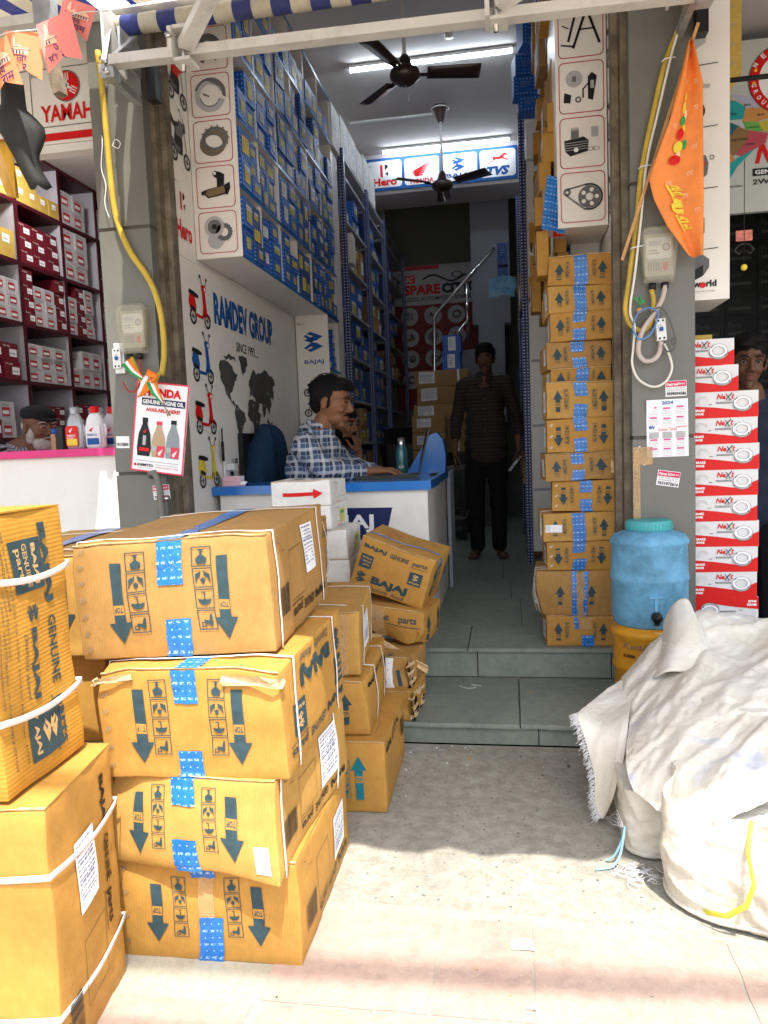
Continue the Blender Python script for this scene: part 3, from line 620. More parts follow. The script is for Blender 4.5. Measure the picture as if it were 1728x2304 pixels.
# ============================================================ CARTON STACKS
def flipf(F,up): return F if up else {k:v.rot(180) for k,v in F.items()}
def PRA(up,side='side',al=.62,aw=.042,gap=.27,icx=.17,y0=.2):
    def fn(b,F):
        pr_front(b,F['f'],up,None,al,aw,gap,True,icx,y0)
        (pr_big if side=='big' else pr_side)(b,F['r'] if up else F['r'].rot(180))
    return fn
TP=[('t',),('f',.62,1.0),('f',0.0,.30)]
TP2=[('t',),('f',.70,1.0),('f',0.0,.26)]
G1='cartons in the tall front stack'
carton('bottom carton of the tall front stack with a ribbon of loose clear tape',G1,-.665,1.460,0,.5,.410,.502,.227,seed=2,prints=PRA(False,'side',.6,.034,.28,.15,.18),tapes=[('f',0,.46),('f',.86,1.0),('f',.46,.88,-.0,CLEAR,.035)],labels=[('r',.6,.28,.12,.11,3)],staples=4)
carton('crumpled carton third from top of the tall front stack',G1,-.682,1.432,.229,-4,.394,.500,.193,seed=3,ry=-1,prints=PRA(False,'side',.66,.034,.27,.15,.17),tapes=[('f',.72,1.0),('f',0,.36),('t',)],straps=(.06,.8),labels=[('r',.55,.28,.13,.12,4),('f',.88,.1,.03,.05,9)],crush=[(.19,0,0,.16,.012,-.03,-.012),(-.19,0,.19,.1,.02,.02,-.015),(0,0,.02,.2,0,-.012,0)],bulge=.008)
carton('carton with torn top corners, second from top in the front stack',G1,-.661,1.431,.424,-.9,.410,.493,.233,ry=-1.5,rx=.6,seed=4,prints=PRA(False,'big',.68,.034,.27,.16,.15),tapes=TP2,straps=(.15,.84),staples=6,crush=[(.2,0,.233,.09,-.012,.012,-.02),(-.2,0,.233,.07,.012,.01,-.014)])
carton('topmost carton of the front stack with blue tape and two white straps',G1,-.712,1.500,.664,2.5,.433,.575,.253,ry=-2.2,rx=1.0,seed=5,crush=[(.2,0,.253,.07,-.006,.006,-.008),(-.2,0,.253,.06,.006,.004,-.008),(.05,0,.12,.12,0,.006,0)],prints=PRA(False,'side',.70,.034,.27,.17,.14),tapes=[('t',),('f',.62,1.0),('f',0,.32)],straps=(.07,.86),staples=7,labels=[('r',.52,.45,.12,.115,6)])
def rag(mb,pts,wd,sd,m=RAW):
    rows=[]
    for k in range(5):
        rows.append([Vector(p)+Vector((0,0,-wd*k/4))+noise.noise_vector(Vector((i*.8,k*.9,sd)))*.010 for i,p in enumerate(pts)])
    mb.grid(rows,m,smooth=False)
G2='cartons standing on end at the left edge'
def PRB(b,F): 
    fr=F['r'].rot(270); W,H=fr.W,fr.H
    genuine(b,fr,H*.66,H*.11,INK,.05,.9); s=.095
    rect(b,fr,W*.10,H*.30,s,s,INK); g=fr.sub(W*.10,H*.30,s,s); text(b,g,'BAJAJ',s*.1,s*.68,s*.8,s*.17,CARDP,.04,2); text(b,g,'GENUINE',s*.08,s*.42,s*.84,s*.16,CARDP,.02,2); text(b,g,'parts',s*.15,s*.12,s*.7,s*.22,CARDP,.02,2)
    mark_b(b,fr,W*.34,H*.40,.034,INK); logotext(b,fr,W*.43,H*.40,W*.27,H*.085,INK); text(b,fr,'Distinctly Ahead',W*.44,H*.32,W*.25,H*.05,INK,0,1,.3)
    rect(b,fr,W*.74,H*.30,s,s,INK); g=fr.sub(W*.74,H*.30,s,s); mark_b(b,g,s*.25,s*.38,s*.5,CARDP,2); text(b,g,'BAJAJ',s*.12,s*.12,s*.76,s*.16,CARDP,.04,2)
    for i,t in enumerate(('Mfd. by: Bajaj Auto Ltd. S.No. 51A, Mumbai - Pune Road, Akurdi Pune - 411035','CIN L65993PN2007PLC130076','For any Customer Complaint Please Contact','Customer Care (Spares), Phone : (020)27472851/Fax : +91 20 27407385 & 27473398','E-Mail: @bajajauto.co.in, Web : http://www.bajajauto.com')):
        text(b,fr,t,W*.06,H*(.235-.045*i),W*(.86 if len(t)>60 else .62 if len(t)>45 else .45 if len(t)>30 else .28),H*.028,INK,.0)
def PRB2(b,F):
    fr=F['r'].rot(270); W,H=fr.W,fr.H; genuine(b,fr,H*.75,H*.09,BLK,.08,.62)
    line(b,fr,[(W*.60,H*.68),(W*.60,H*.33),(W*.86,H*.33),(W*.86,H*.68)],.0012,BLK,1,True); rnd=random.Random(5); x=W*.75
    while x<W*.97: q=rnd.choice((.001,.0016,.003)); rect(b,fr,x,H*.10,q,H*.16,BLK,1,1); x+=q+rnd.choice((.0012,.002))
    text(b,fr,'(610',W*.8,H*.05,W*.1,H*.04,BLK,.0)
carton('lower carton at the left edge, standing on end with a barcode',G2,-.975,1.097,0,7.7,.36,.289,.503,seed=7,m=CARD,prints=PRB2,tapes=[],straps=(),labels=[('r',.30,.52,.085,.13,8)],bulge=.007,staples=0)
carton('upper ribbed carton at the left edge with logo print turned sideways',G2,-1.04,1.118,.507,2.1,.36,.25,.493,seed=8,m=CARDV,prints=PRB,tapes=[],bulge=.007,ry=-2)
def hstrap(z0,z1,w,d,lab):  # horizontal straps tied round an upright carton: children of that carton
    pass
for o,zs in ((bpy.data.objects['cardboard_carton.004'],(.13,.385)),(bpy.data.objects['cardboard_carton.005'],(.14,.38))):
    w_,d_=(.36,.289) if o.name.endswith('4') else (.36,.25)
    for z in zs:
        s_=MB(); P=[(-w_/2-.005,-.005),(0,-.008),(w_/2+.005,-.005),(w_/2+.010,d_/2),(w_/2+.006,d_+.005),(-w_/2-.005,d_+.005),(-w_/2-.005,-.005)]; Q=[]
        for i in range(len(P)-1):
            for t in range(8): Q.append((P[i][0]+(P[i+1][0]-P[i][0])*t/8,P[i][1]+(P[i+1][1]-P[i][1])*t/8))
        Q.append(P[-1]); dz=[-.03*max(0,min(1,q[1]/d_))*(1-max(0,min(1,q[1]/d_)))*2-.01*noise.noise(Vector((q[0]*4,q[1]*4,z))) for q in Q]
        s_.grid([[(q[0],q[1],z+e-.006) for q,e in zip(Q,dz)],[(q[0],q[1],z+e+.006) for q,e in zip(Q,dz)]],STRAP); ob=s_.build('strap',o); md=ob.modifiers.new('thick','SOLIDIFY'); md.thickness=.0012; md.offset=1
for (px,py,pz,sgn) in ((.19,-.006,.225,1),(-.19,-.006,.226,-1)):
    b=MB(); rag(b,[(px-.07*sgn*(1.6 if sgn>0 else 1),py,pz-.004),(px-.03*sgn,py-.008,pz-.006),(px,py-.010,pz-.006),(px+.014*sgn,py-.004,pz-.012),(px+.016*sgn,py+.02,pz-.010)],.02 if sgn>0 else .012,px*10); b.build('torn_corner',bpy.data.objects['cardboard_carton.002'])
G3='cartons behind the left-edge pile'
carton('top carton behind the left edge pile with blue tape and a long white strap',G3,-1.10,1.56,.640,10,.28,.60,.235,seed=11,prints=PRA(False,'side'),tapes=[('t',)],straps=(.12,.75),bulge=.004)
carton('stapled carton squeezed between the left edge pile and the front stack',G3,-1.09,1.60,.42,8,.27,.52,.215,seed=12,prints=None,tapes=[],staples=0)
carton('shadowed carton at mid height behind the left edge pile',G3,-1.10,1.60,.21,6,.27,.5,.205,seed=13,tapes=[])
carton('lowest carton behind the left edge pile',G3,-1.10,1.58,0,6,.30,.5,.205,seed=14,tapes=[])
# stack D, directly behind the front stack
G4='cartons in the second stack behind'
def PRD(up=True,c=None,side=True,ax=.76):
    def fn(b,F):
        arrow(b,F['f'],F['f'].W*ax,F['f'].H*.2,F['f'].H*.62,.032,c or INK,up); icons(b,F['f'],F['f'].W*ax-.04,F['f'].H*.22,.026,c or INK,up)
        if side: pr_side(b,F['r'],None)
        t=F['t']; line(b,t,[(t.W*.55,t.H*.2),(t.W*.9,t.H*.2),(t.W*.9,t.H*.4),(t.W*.55,t.H*.4)],.0012,BLK,9,True); line(b,t,[(t.W*.6,t.H*.22),(t.W*.85,t.H*.38)],.001,BLK,9)
    return fn
carton('bottom carton of the second stack with a teal up arrow and torn side',G4,-.555,2.141,0,1,.335,.427,.214,seed=21,m=CARD,prints=PRD(True,INKT),tapes=[],crush=[(.167,.25,.12,.12,-.02,0,0),(.167,.1,.2,.06,-.006,.004,-.01)])
carton('carton above the teal arrow one, with a grey up arrow and rounded shoulder',G4,-.588,2.188,.216,3.4,.301,.50,.172,seed=22,prints=PRD(True),tapes=[],straps=(.28,.74),ry=-1.5,crush=[(.15,0,.172,.1,-.02,.01,-.01)],bulge=.008)
carton('stapled carton near the top of the second stack, wrapped in brown tape',G4,-.616,2.215,.396,6.4,.301,.52,.195,seed=23,prints=None,tapes=[('f',0,1,.1,CLEAR,.16)],straps=(.2,.78),labels=[('r',.22,.28,.12,.11,12)],staples=-5 if False else 0)
carton('topmost bulging carton of the second stack behind the strapped one',G4,-.80,2.35,.597,9,.34,.46,.235,seed=24,prints=lambda b,F:(genuine(b,F['r'],F['r'].H*.8,.02,INK,.05,.8)),tapes=[],straps=(.5,),labels=[('r',.35,.2,.12,.11,13)],bulge=.02)
# staples on the carton face
b=MB(); F=faces(.301,.52,.195)
for i in range(5):
    for dx in (0,.006): line(b,F['f'],[(.215+dx,.018+i*.038),(.215+.008+dx,.018+i*.038+.009)],.002,WPR,3)
b.build('staple_row',bpy.data.objects['cardboard_carton.012'])
# stack E by the steps
G5='damaged cartons on the lower step'
def PRE1(b,F):
    pr_big(b,F['f']); t=F['t']
    line(b,t,[(t.W*.36,t.H*.45),(t.W*.58,t.H*.45),(t.W*.58,t.H*.8),(t.W*.36,t.H*.8)],.0012,BLK,10,True); line(b,t,[(t.W*.62,t.H*.45),(t.W*.82,t.H*.45),(t.W*.82,t.H*.8),(t.W*.62,t.H*.8)],.0012,BLK,10,True); line(b,t,[(t.W*.64,t.H*.5),(t.W*.8,t.H*.78)],.001,BLK,10)
    rs=random.Random(4); x=.2
    for q in range(4):
        pts=[(t.W*(.2+q*.055)+.012*cos(a*1.3+q),t.H*.68+.018*sin(a*1.9+q*2)) for a in range(6)]; line(b,t,pts,.002,RED,10)
    text(b,t,'70',t.W*.2,t.H*.42,.03,.025,RED,.0,10); text(b,t,'+ 2',t.W*.88,t.H*.35,.03,.015,BLK,0,10)
    r=F['r']; arrow(b,r,r.W*.25,r.H*.2,r.H*.6,.03,INK,True); arrow(b,r,r.W*.8,r.H*.2,r.H*.6,.03,INK,True); icons(b,r,r.W*.42,r.H*.2,.03,INK,True)
carton('tilted carton with bold logo print and red scribble, leaning on the steps pile',G5,-.503,2.93,.495,-7.2,.311,.289,.206,rx=2.7,ry=18.9,seed=31,m=CARD,prints=PRE1,tapes=[],bulge=.008)
b=MB(); b.grid([[(-.15+.30*i/20,.075+.012*sin(i*.5)-.006*k+.02*(i/20),.2115+.004) for i in range(21)] for k in (1,0)],TAPE); b.grid([[(.157,.085+.03*k,.20-.05*j) for k in range(2)] for j in range(2)],TAPE); o=b.build('tape',bpy.data.objects['cardboard_carton.014']); md=o.modifiers.new('t','SOLIDIFY'); md.thickness=.002
def PRE2(b,F):
    f=F['f']; text(b,f,'UINE',f.W*.35,f.H*.66,.06,.022,INK,.02); text(b,f,'parts',f.W*.68,f.H*.6,.07,.03,INK,.02); rect(b,f,f.W*.5,f.H*.54,f.W*.46,.003,INK); text(b,f,'J GE',f.W*.1,f.H*.66,.05,.022,INK,.02)
    line(b,f,[(f.W*.95,f.H*.45),(f.W*.95,f.H*.05)],.0015,BLK); line(b,f,[(f.W*.5,f.H*.45),(f.W*.95,f.H*.45)],.0015,BLK)
    r=F['r']; arrow(b,r,r.W*.22,r.H*.1,r.H*.75,.03,INK,True); arrow(b,r,r.W*.8,r.H*.2,r.H*.7,.03,INK,True)
    t=F['t']; line(b,t,[(t.W*.1,t.H*.25),(t.W*.45,t.H*.25),(t.W*.45,t.H*.8),(t.W*.1,t.H*.8)],.001,BLK,9,True)
carton('burst carton with hanging torn flap, just below the tilted logo carton',G5,-.500,2.885,.325,-9,.30,.25,.135,rx=1.5,ry=6,seed=32,prints=PRE2,tapes=[('f',0,1,-.12,CLEAR,.07)],labels=[('f',.02,.15,.06,.05,15)],crush=[(.0,0,0,.1,0,.03,.02),(.15,0,0,.07,-.02,.01,.02)],bulge=.01)
carton('squashed carton with a solid blue tape patch on the lower step',G5,-.505,2.74,.19,-6,.25,.26,.115,seed=33,prints=lambda b,F:(icons(b,F['f'],F['f'].W*.70,.02,.026,INK,True),rect(b,F['f'],F['f'].W*.82,.01,.02,.06,INK)),tapes=[('f',0,1,.13,None,.055)],tapem=TAPE,crush=[(.125,0,.06,.09,-.03,.02,0)])
carton('crushed bottom carton with ripped open side lying on the lower step',G5,-.49,2.69,.081,-4,.24,.27,.11,seed=34,prints=lambda b,F:(arrow(b,F['f'],F['f'].W*.62,.03,.065,.035,INK,True)),tapes=[],crush=[(.12,0,.05,.09,-.03,.02,0),(.12,.2,0,.1,-.02,0,.01)])
# torn board rags: part of the burst carton
b=MB(); root=bpy.data.objects['cardboard_carton.015']
rag(b,[(-.14,-.006,.03),(-.10,-.012,.018),(-.05,-.016,.02),(0,-.02,.014),(.05,-.03,.0),(.10,-.045,-.015),(.15,-.05,-.035),(.19,-.05,-.05)],.03,1); rag(b,[(-.13,-.004,.05),(-.09,-.01,.046),(-.05,-.012,.035),(-.01,-.012,.03)],.02,2)
ob=b.build('torn_flap',root); md=ob.modifiers.new('t','SOLIDIFY'); md.thickness=.004
b=MB(); b.add([(-.10,-.0045,.04),(-.06,-.0045,.022),(-.04,-.0045,.016),(-.045,-.0045,.036),(-.075,-.0045,.052)],[(0,1,2,3,4)],BLACKC); b.build('dark_hole_patch',root)  # flat black patch paints the dark inside of the tear, nothing is cut
for nm,sd in (('cardboard_carton.016',5),('cardboard_carton.017',6)):
    b=MB(); rr_=random.Random(sd)
    for k in range(9):
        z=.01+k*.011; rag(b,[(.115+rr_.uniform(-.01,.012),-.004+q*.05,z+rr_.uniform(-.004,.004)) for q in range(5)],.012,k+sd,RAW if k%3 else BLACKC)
    ob=b.build('torn_edge',bpy.data.objects[nm]); md=ob.modifiers.new('t','SOLIDIFY'); md.thickness=.003
# white cartons in front of the counter
G6='white cartons before the counter'
def PRW(n):
    def fn(b,F):
        f=F['f'];r=F['r']
        if n==0:
            rect(b,f,f.W*.2,f.H*.43,f.W*.53,f.H*.14,RED,3,.015); poly(b,f,[(f.W*.72,f.H*.3),(f.W*.88,f.H*.5),(f.W*.72,f.H*.7)],RED,4)
            t=F['t']; rect(b,t,t.W*.2,t.H*.5,t.W*.2,t.H*.2,GREY,9); rect(b,t,t.W*.5,t.H*.5,t.W*.1,t.H*.25,GREYL,9); rect(b,t,t.W*.64,t.H*.5,t.W*.06,t.H*.25,GREYL,9)
        line(b,r,[(r.W*.25,r.H*.25),(r.W*.45,r.H*.25),(r.W*.45,r.H*.85),(r.W*.25,r.H*.85)],.0012,BLK,1,True); line(b,r,[(r.W*.58,r.H*.3),(r.W*.78,r.H*.3),(r.W*.78,r.H*.88),(r.W*.58,r.H*.3)],.0012,BLK,1,True)
        text(b,r,'70 BOX',r.W*.35,r.H*.06,r.W*.25,.008,RED,0)
        if n: rect(b,r,r.W*.5,r.H*.15,r.W*.28,r.H*.6,YELW,2); rect(b,r,r.W*.52,r.H*.55,r.W*.2,r.H*.12,GRN,3)
    return fn
for i,(z,h,w_,x_) in enumerate(((.863,.10,.25,-.843),(.765,.097,.25,-.845),(.64,.12,.28,-.80),(.50,.135,.28,-.80),(.081,.415,.30,-.82))):
    carton(['white carton with a red arrow on top of the pile before the counter','white carton second from the top before the counter','white carton third from the top with green sticker','white carton fourth down in the pile before the counter','large white carton at the base of the counter pile'][i],G6,x_,2.98+.02*(i>1),z,-1.5+2*(i>1),w_,.27,h,seed=41+i,m=CARDW,prints=PRW(i),tapes=[],bulge=.002)
# tall stack on the right of the doorway
G7='cartons in the doorway stack'
spec=[(.279,.285,.13,0,True),(.262,.325,.195,0,True),(.282,.268,.127,.4,False),(.284,.300,.124,-.8,True),(.312,.280,.134,1.2,False),(.284,.272,.117,-1.2,True),(.296,.277,.142,0,False),(.298,.278,.148,0,True),(.306,.25,.064,0,True),(.298,.262,.112,0,True),(.305,.252,.117,0,True),(.304,.262,.114,0,True),(.307,.262,.122,2.2,True)]
names=['bottom carton of the doorway stack resting on the step edge','bulging carton second from the bottom of the doorway stack with split tape','third carton up in the doorway stack, arrows pointing down','fourth carton up in the doorway stack with a white address label','fifth carton up in the doorway stack, sitting crooked with arrows down','dented carton with a ripped corner in the doorway stack','seventh carton up in the doorway stack, arrows pointing down','eighth carton up in the doorway stack, the widest with arrows pointing up','shallow squashed carton in the middle of the doorway stack','fourth carton from the top of the doorway stack with scuffed print','third carton from the top of the doorway stack','second carton from the top of the doorway stack with wide blue tape','topmost carton of the doorway stack under the parts panel']
z=.2105
for i,(xc,w_,h,ry,up) in enumerate(spec):
    m=None; tp=[('f',.62,1.0),('f',0,.40)]
    if i==0: tp=[('f',0,.38,.1),('f',.6,1,-.08,TAPE,.02),('f',.55,1.0,.08,CLEAR,.04)]
    if i==1: tp=[('f',0,1,-.02,TAPE,.022),('f',0,1,.13,TAPE,.018),('f',0,.95,.055,CLEAR,.038)]
    if i in (3,11,12,8): tp=[('f',0,1)]
    def pf(b,F,up=up,i=i):
        pr_front(b,F['f'],up,None,.58 if i not in (1,) else .42,.026,.33 if i not in (1,) else .2,i!=1,.205,.2 if i!=1 else .25,F['f'].H*.58/4.7)
        if i in (2,4,6): 
            for q in range(3):
                for dx in (0,.005): line(b,F['f'],[(.012+dx,F['f'].H*(.15+.33*q)),(.019+dx,F['f'].H*(.15+.33*q)+.008)],.0017,WPR,2)
        label(b,F['l'],F['l'].W*.62,F['l'].H*.2,F['l'].W*.3,F['l'].H*.6,2,i)
    carton(names[i],G7,xc,3.262+.004*((i*7)%5)+(.06 if i>7 else 0),z,[.5,-2,1.5,2.5,-3,2,-1,1,4,2.5,-2.5,1.5,-3.5][i],w_,.30,h-.002,ry=ry,seed=60+i,prints=pf,tapes=tp,tw=.052,bulge=.012 if i==1 else .003,straps=((.12,.3) if i==1 else (.25,) if i in (3,11,10) else ()),labels=([('f',.03,.35,.07,.034,5)] if i==3 else []),crush=([(.136,0,.06,.08,.02,-.01,-.02),(.136,0,.117,.06,.015,-.012,.01)] if i==5 else [(-.16,0,0,.12,.03,.02,.0)] if i==1 else None),flaps=(i in (0,5,7,8,12)))
    z+=h
b=MB(); rag(b,[(.13,-.01,.075),(.145,-.014,.07),(.155,-.01,.06),(.15,-.005,.045)],.045,9); b.build('torn_corner',bpy.data.objects['cardboard_carton.028'])
# ============================================================ SHOP FITTINGS
def cell_icons(b,fr,i,cx,cy,s):
    """small printed pictures of spare parts, one per frame"""
    if i=='shoe':
        ring(b,fr,cx,cy,s*.62,s*.95,GREYL,2,30,20,340); ring(b,fr,cx,cy,s*.86,s*1.0,GREY,3,30,20,160); ring(b,fr,cx,cy,s*.6,s*.66,GREY,3,30,190,340); poly(b,fr,[(cx-.2*s,cy+.86*s),(cx+.5*s,cy+.82*s),(cx+.95*s,cy+.35*s),(cx+.98*s,cy-.2*s),(cx+.8*s,cy-.1*s),(cx+.62*s,cy+.42*s),(cx+.2*s,cy+.66*s)],GREY,4); line(b,fr,[(cx-.4*s,cy+.1*s),(cx-.1*s,cy-.05*s)],s*.1,GREY,4)
    elif i=='plates':
        for q in range(5): ring(b,fr,cx+s*.04*q,cy-.14*s+s*.07*q,s*.6,s*.82,BRONZE if q%2 else GREY,2+q,30,sy=.85)
        for q in range(14): a=q*2*PI/14; disc(b,fr,cx+.16*s+s*.84*cos(a),cy+.14*s+s*.72*sin(a),s*.07,BRONZE,8,6)
    elif i=='pad':
        poly(b,fr,[(cx-.9*s,cy-.2*s),(cx-.6*s,cy-.1*s),(cx,cy),(cx+.6*s,cy+.1*s),(cx+.9*s,cy+.25*s),(cx+.95*s,cy-.1*s),(cx+.75*s,cy-.5*s),(cx+.6*s,cy-.45*s),(cx,cy-.55*s),(cx-.5*s,cy-.6*s),(cx-.7*s,cy-.4*s),(cx-.9*s,cy-.4*s)],BLK,2)
        poly(b,fr,[(cx-.55*s,cy-.15*s),(cx,cy-.04*s),(cx+.55*s,cy+.04*s),(cx+.6*s,cy-.35*s),(cx,cy-.48*s),(cx-.45*s,cy-.52*s),(cx-.62*s,cy-.36*s)],BRONZE,3)
        poly(b,fr,[(cx+.1*s,cy),(cx+.55*s,cy+.1*s),(cx+.6*s,cy+.7*s),(cx+.35*s,cy+.85*s),(cx,cy+.95*s),(cx-.15*s,cy+.8*s),(cx-.05*s,cy+.6*s),(cx+.12*s,cy+.5*s)],BLK,2); disc(b,fr,cx,cy+.8*s,s*.09,VINYL,3,10)
    elif i=='hub':
        ring(b,fr,cx-.2*s,cy+.35*s,s*.42,s*.62,GREYL,4); disc(b,fr,cx-.2*s,cy+.35*s,s*.42,GREY,3); disc(b,fr,cx-.2*s,cy+.35*s,s*.16,BLK,5,12); disc(b,fr,cx-.15*s,cy-.45*s,s*.5,GREYL,2); ring(b,fr,cx+.4*s,cy,s*.25,s*.5,GREY,3)
        for q in range(16): a=q*2*PI/16; disc(b,fr,cx+.4*s+s*.5*cos(a),cy+s*.5*sin(a),s*.05,GREY,3,6)
    elif i=='stand':
        line(b,fr,[(cx+.2*s,cy+.75*s),(cx-.35*s,cy-.75*s)],s*.13,BLK,2); line(b,fr,[(cx+.45*s,cy+.75*s),(cx+.95*s,cy-.6*s)],s*.13,BLK,2); line(b,fr,[(cx+.05*s,cy+.8*s),(cx+.6*s,cy+.8*s)],s*.16,BLK,2); line(b,fr,[(cx,cy+.1*s),(cx+.6*s,cy+.1*s)],s*.08,BLK,2)
        line(b,fr,[(cx-.25*s,cy+.85*s),(cx-.6*s,cy-.4*s)],s*.12,BLK,2); line(b,fr,[(cx-.95*s,cy-.6*s),(cx-.4*s,cy-.7*s)],s*.08,BLK,2); line(b,fr,[(cx-.9*s,cy+.35*s),(cx-.6*s,cy+.2*s)],s*.06,BLK,2)
    elif i=='kit':
        ring(b,fr,cx-.35*s,cy+.45*s,s*.28,s*.42,GREYL,2); disc(b,fr,cx-.35*s,cy+.45*s,s*.28,GREYL,2); rect(b,fr,cx-.45*s,cy+.3*s,s*.2,s*.28,GREY,3); poly(b,fr,[(cx-.9*s,cy-.7*s),(cx-.55*s,cy-.75*s),(cx-.5*s,cy-.35*s),(cx-.85*s,cy-.2*s)],BLK,2); ring(b,fr,cx-.15*s,cy-.6*s,s*.08,s*.16,GREY,2,12)
        poly(b,fr,[(cx+.35*s,cy-.6*s),(cx+.6*s,cy-.7*s),(cx+.8*s,cy+.5*s),(cx+.55*s,cy+.7*s),(cx+.35*s,cy+.5*s)],BLK,2); line(b,fr,[(cx+.4*s,cy+.2*s),(cx+.1*s,cy-.1*s),(cx+.1*s,cy-.5*s)],s*.07,BLK,2); rect(b,fr,cx+.48*s,cy-.1*s,s*.18,s*.4,GREYL,3)
    elif i=='cyl':
        poly(b,fr,[(cx-.9*s,cy+.15*s),(cx+.1*s,cy+.3*s),(cx+.35*s,cy+.1*s),(cx+.3*s,cy-.45*s),(cx-.6*s,cy-.65*s),(cx-.85*s,cy-.4*s)],BLK,2); 
        for q in range(4): line(b,fr,[(cx-.84*s,cy-.35*s+q*.12*s),(cx+.3*s,cy-.3*s+q*.12*s)],s*.03,GREYL,3)
        poly(b,fr,[(cx-.55*s,cy+.2*s),(cx-.15*s,cy+.22*s),(cx-.15*s,cy+.7*s),(cx-.55*s,cy+.7*s)],GREY,3); ring(b,fr,cx-.35*s,cy+.7*s,s*.1,s*.2,GREYL,4,sy=.4); disc(b,fr,cx-.3*s,cy-.35*s,s*.12,WPR,4,12)
        rect(b,fr,cx+.48*s,cy+.25*s,s*.34,s*.5,GREYL,2); ring(b,fr,cx+.45*s,cy-.35*s,s*.16,s*.19,GREY,2,sy=.5); ring(b,fr,cx+.72*s,cy-.35*s,s*.16,s*.19,GREY,2,sy=.5)
    elif i=='chain':
        ring(b,fr,cx+.35*s,cy,s*.2,s*.58,GREY,2); 
        for q in range(5): a=q*2*PI/5; disc(b,fr,cx+.35*s+.37*s*cos(a),cy+.37*s*sin(a),s*.11,VINYL,3,12)
        disc(b,fr,cx+.35*s,cy,s*.16,VINYL,3,12); ring(b,fr,cx+.35*s,cy,s*.6,s*.68,BLK,3,30,-110,110); line(b,fr,[(cx+.25*s,cy+.65*s),(cx-.8*s,cy+.45*s)],s*.08,GREY,3); line(b,fr,[(cx+.1*s,cy-.62*s),(cx-.85*s,cy+.15*s)],s*.08,GREY,3); ring(b,fr,cx-.8*s,cy+.3*s,s*.08,s*.2,GREY,3,14)
    else: ring(b,fr,cx,cy,s*.45,s*.85,GREY,2,20,-60,250)
# left wall cladding: scooters and motorcycles printed on white board
def wallboard(nm,lab,cat,fr,th,draw,mat_=VINYL,name='printed_board'):
    b=MB(); P=[fr.o,fr.o+fr.u*fr.W,fr.o+fr.u*fr.W+fr.v*fr.H,fr.o+fr.v*fr.H]; Q=[p-fr.n*th for p in P]
    b.add(P+Q,[(0,1,2,3),(7,6,5,4),(0,4,5,1),(1,5,6,2),(2,6,7,3),(3,7,4,0)],mat_); draw(b,fr)
    return b.build(nm,label=lab,category=cat)
XL=-1.405; XF=-1.181; XR=.436
fr=Fr((XL,3.175,1.965),(0,1,0),(0,0,1),(1,0,0),.228,1.93)
def dr(b,f):
    W=f.W; mark_h(b,f,W*.36,.20,W*.22,.085); text(b,f,'Hero',W*.12,.075,W*.72,.085,RED,.04); text(b,f,'For :-',W*.1,.31,W*.22,.016,BLK,0)
    for i,(z,c) in enumerate(((.40,GREY),(.66,RED),(.93,YEL),(1.2,BLK),(1.46,RED))):
        moto(b,f,.008,z,W-.016,.245,c)
        line(b,f,[(.02,z-.01+.03),(W*.95,z-.045+.0)],.001,GREY)
wallboard('vehicle_board','narrow white board of motorcycle pictures above a red hero emblem','signboard',fr,.003,dr)
fr=Fr((XL-.001,3.175,.50),(0,1,0),(0,0,1),(1,0,0),.392,1.462)
def dr(b,f):
    for i,(z,c) in enumerate(((1.19,RED),(.93,BLUEP),(.69,RED),(.44,YEL))):
        moto(b,f,.10,z-.01,.265,.235,c,flip=False,scooter=True); line(b,f,[(.10,z+.03),(.3,z-.01)],.001,GREY)
wallboard('scooter_board','white board with four printed scooters, red, blue, red and yellow, beside the left pillar','signboard',fr,.003,dr)
fr=Fr((XL-.002,3.570,.92),(0,1,0),(0,0,1),(1,0,0),1.0,1.04)
LAND=[ [(.02,.66),(.04,.72),(.12,.74),(.18,.72),(.22,.68),(.26,.62),(.30,.60),(.27,.55),(.25,.52),(.22,.48),(.2,.43),(.17,.42),(.16,.38),(.18,.34),(.22,.33),(.24,.3),(.21,.29),(.14,.35),(.11,.42),(.06,.5),(.03,.58)],
 [(.24,.30),(.30,.27),(.36,.22),(.40,.18),(.39,.12),(.35,.08),(.33,.02),(.31,-.06),(.295,-.12),(.31,-.16),(.28,-.15),(.27,-.06),(.265,.04),(.24,.12),(.22,.2)],
 [(.33,.8),(.38,.83),(.46,.82),(.47,.74),(.42,.66),(.39,.62),(.36,.7)], [(.1,.78),(.2,.8),(.28,.78),(.26,.74),(.2,.76),(.12,.75)],
 [(.5,.6),(.53,.66),(.56,.72),(.6,.7),(.63,.67),(.7,.7),(.8,.74),(.9,.7),(.98,.66),(.99,.6),(.94,.56),(.95,.5),(.92,.44),(.88,.42),(.9,.36),(.86,.28),(.84,.22),(.82,.28),(.79,.32),(.76,.24),(.74,.18),(.71,.26),(.7,.33),(.66,.34),(.64,.30),(.61,.27),(.6,.33),(.57,.4),(.53,.42),(.5,.4),(.48,.42),(.5,.48),(.48,.52)],
 [(.47,.36),(.54,.38),(.6,.34),(.63,.25),(.67,.22),(.64,.12),(.62,.0),(.58,-.09),(.55,-.1),(.54,.02),(.53,.12),(.47,.14),(.44,.2),(.45,.3)], [(.66,.02),(.68,.06),(.68,.0),(.66,-.03)],
 [(.78,.14),(.83,.1),(.86,.06),(.88,.07),(.84,.13),(.8,.18)],[(.86,-.02),(.92,.04),(.97,.02),(.99,-.06),(.94,-.1),(.87,-.08)],[(.92,.5),(.96,.46),(.94,.4),(.92,.44)],[(.86,.12),(.9,.1),(.9,.15)] ]
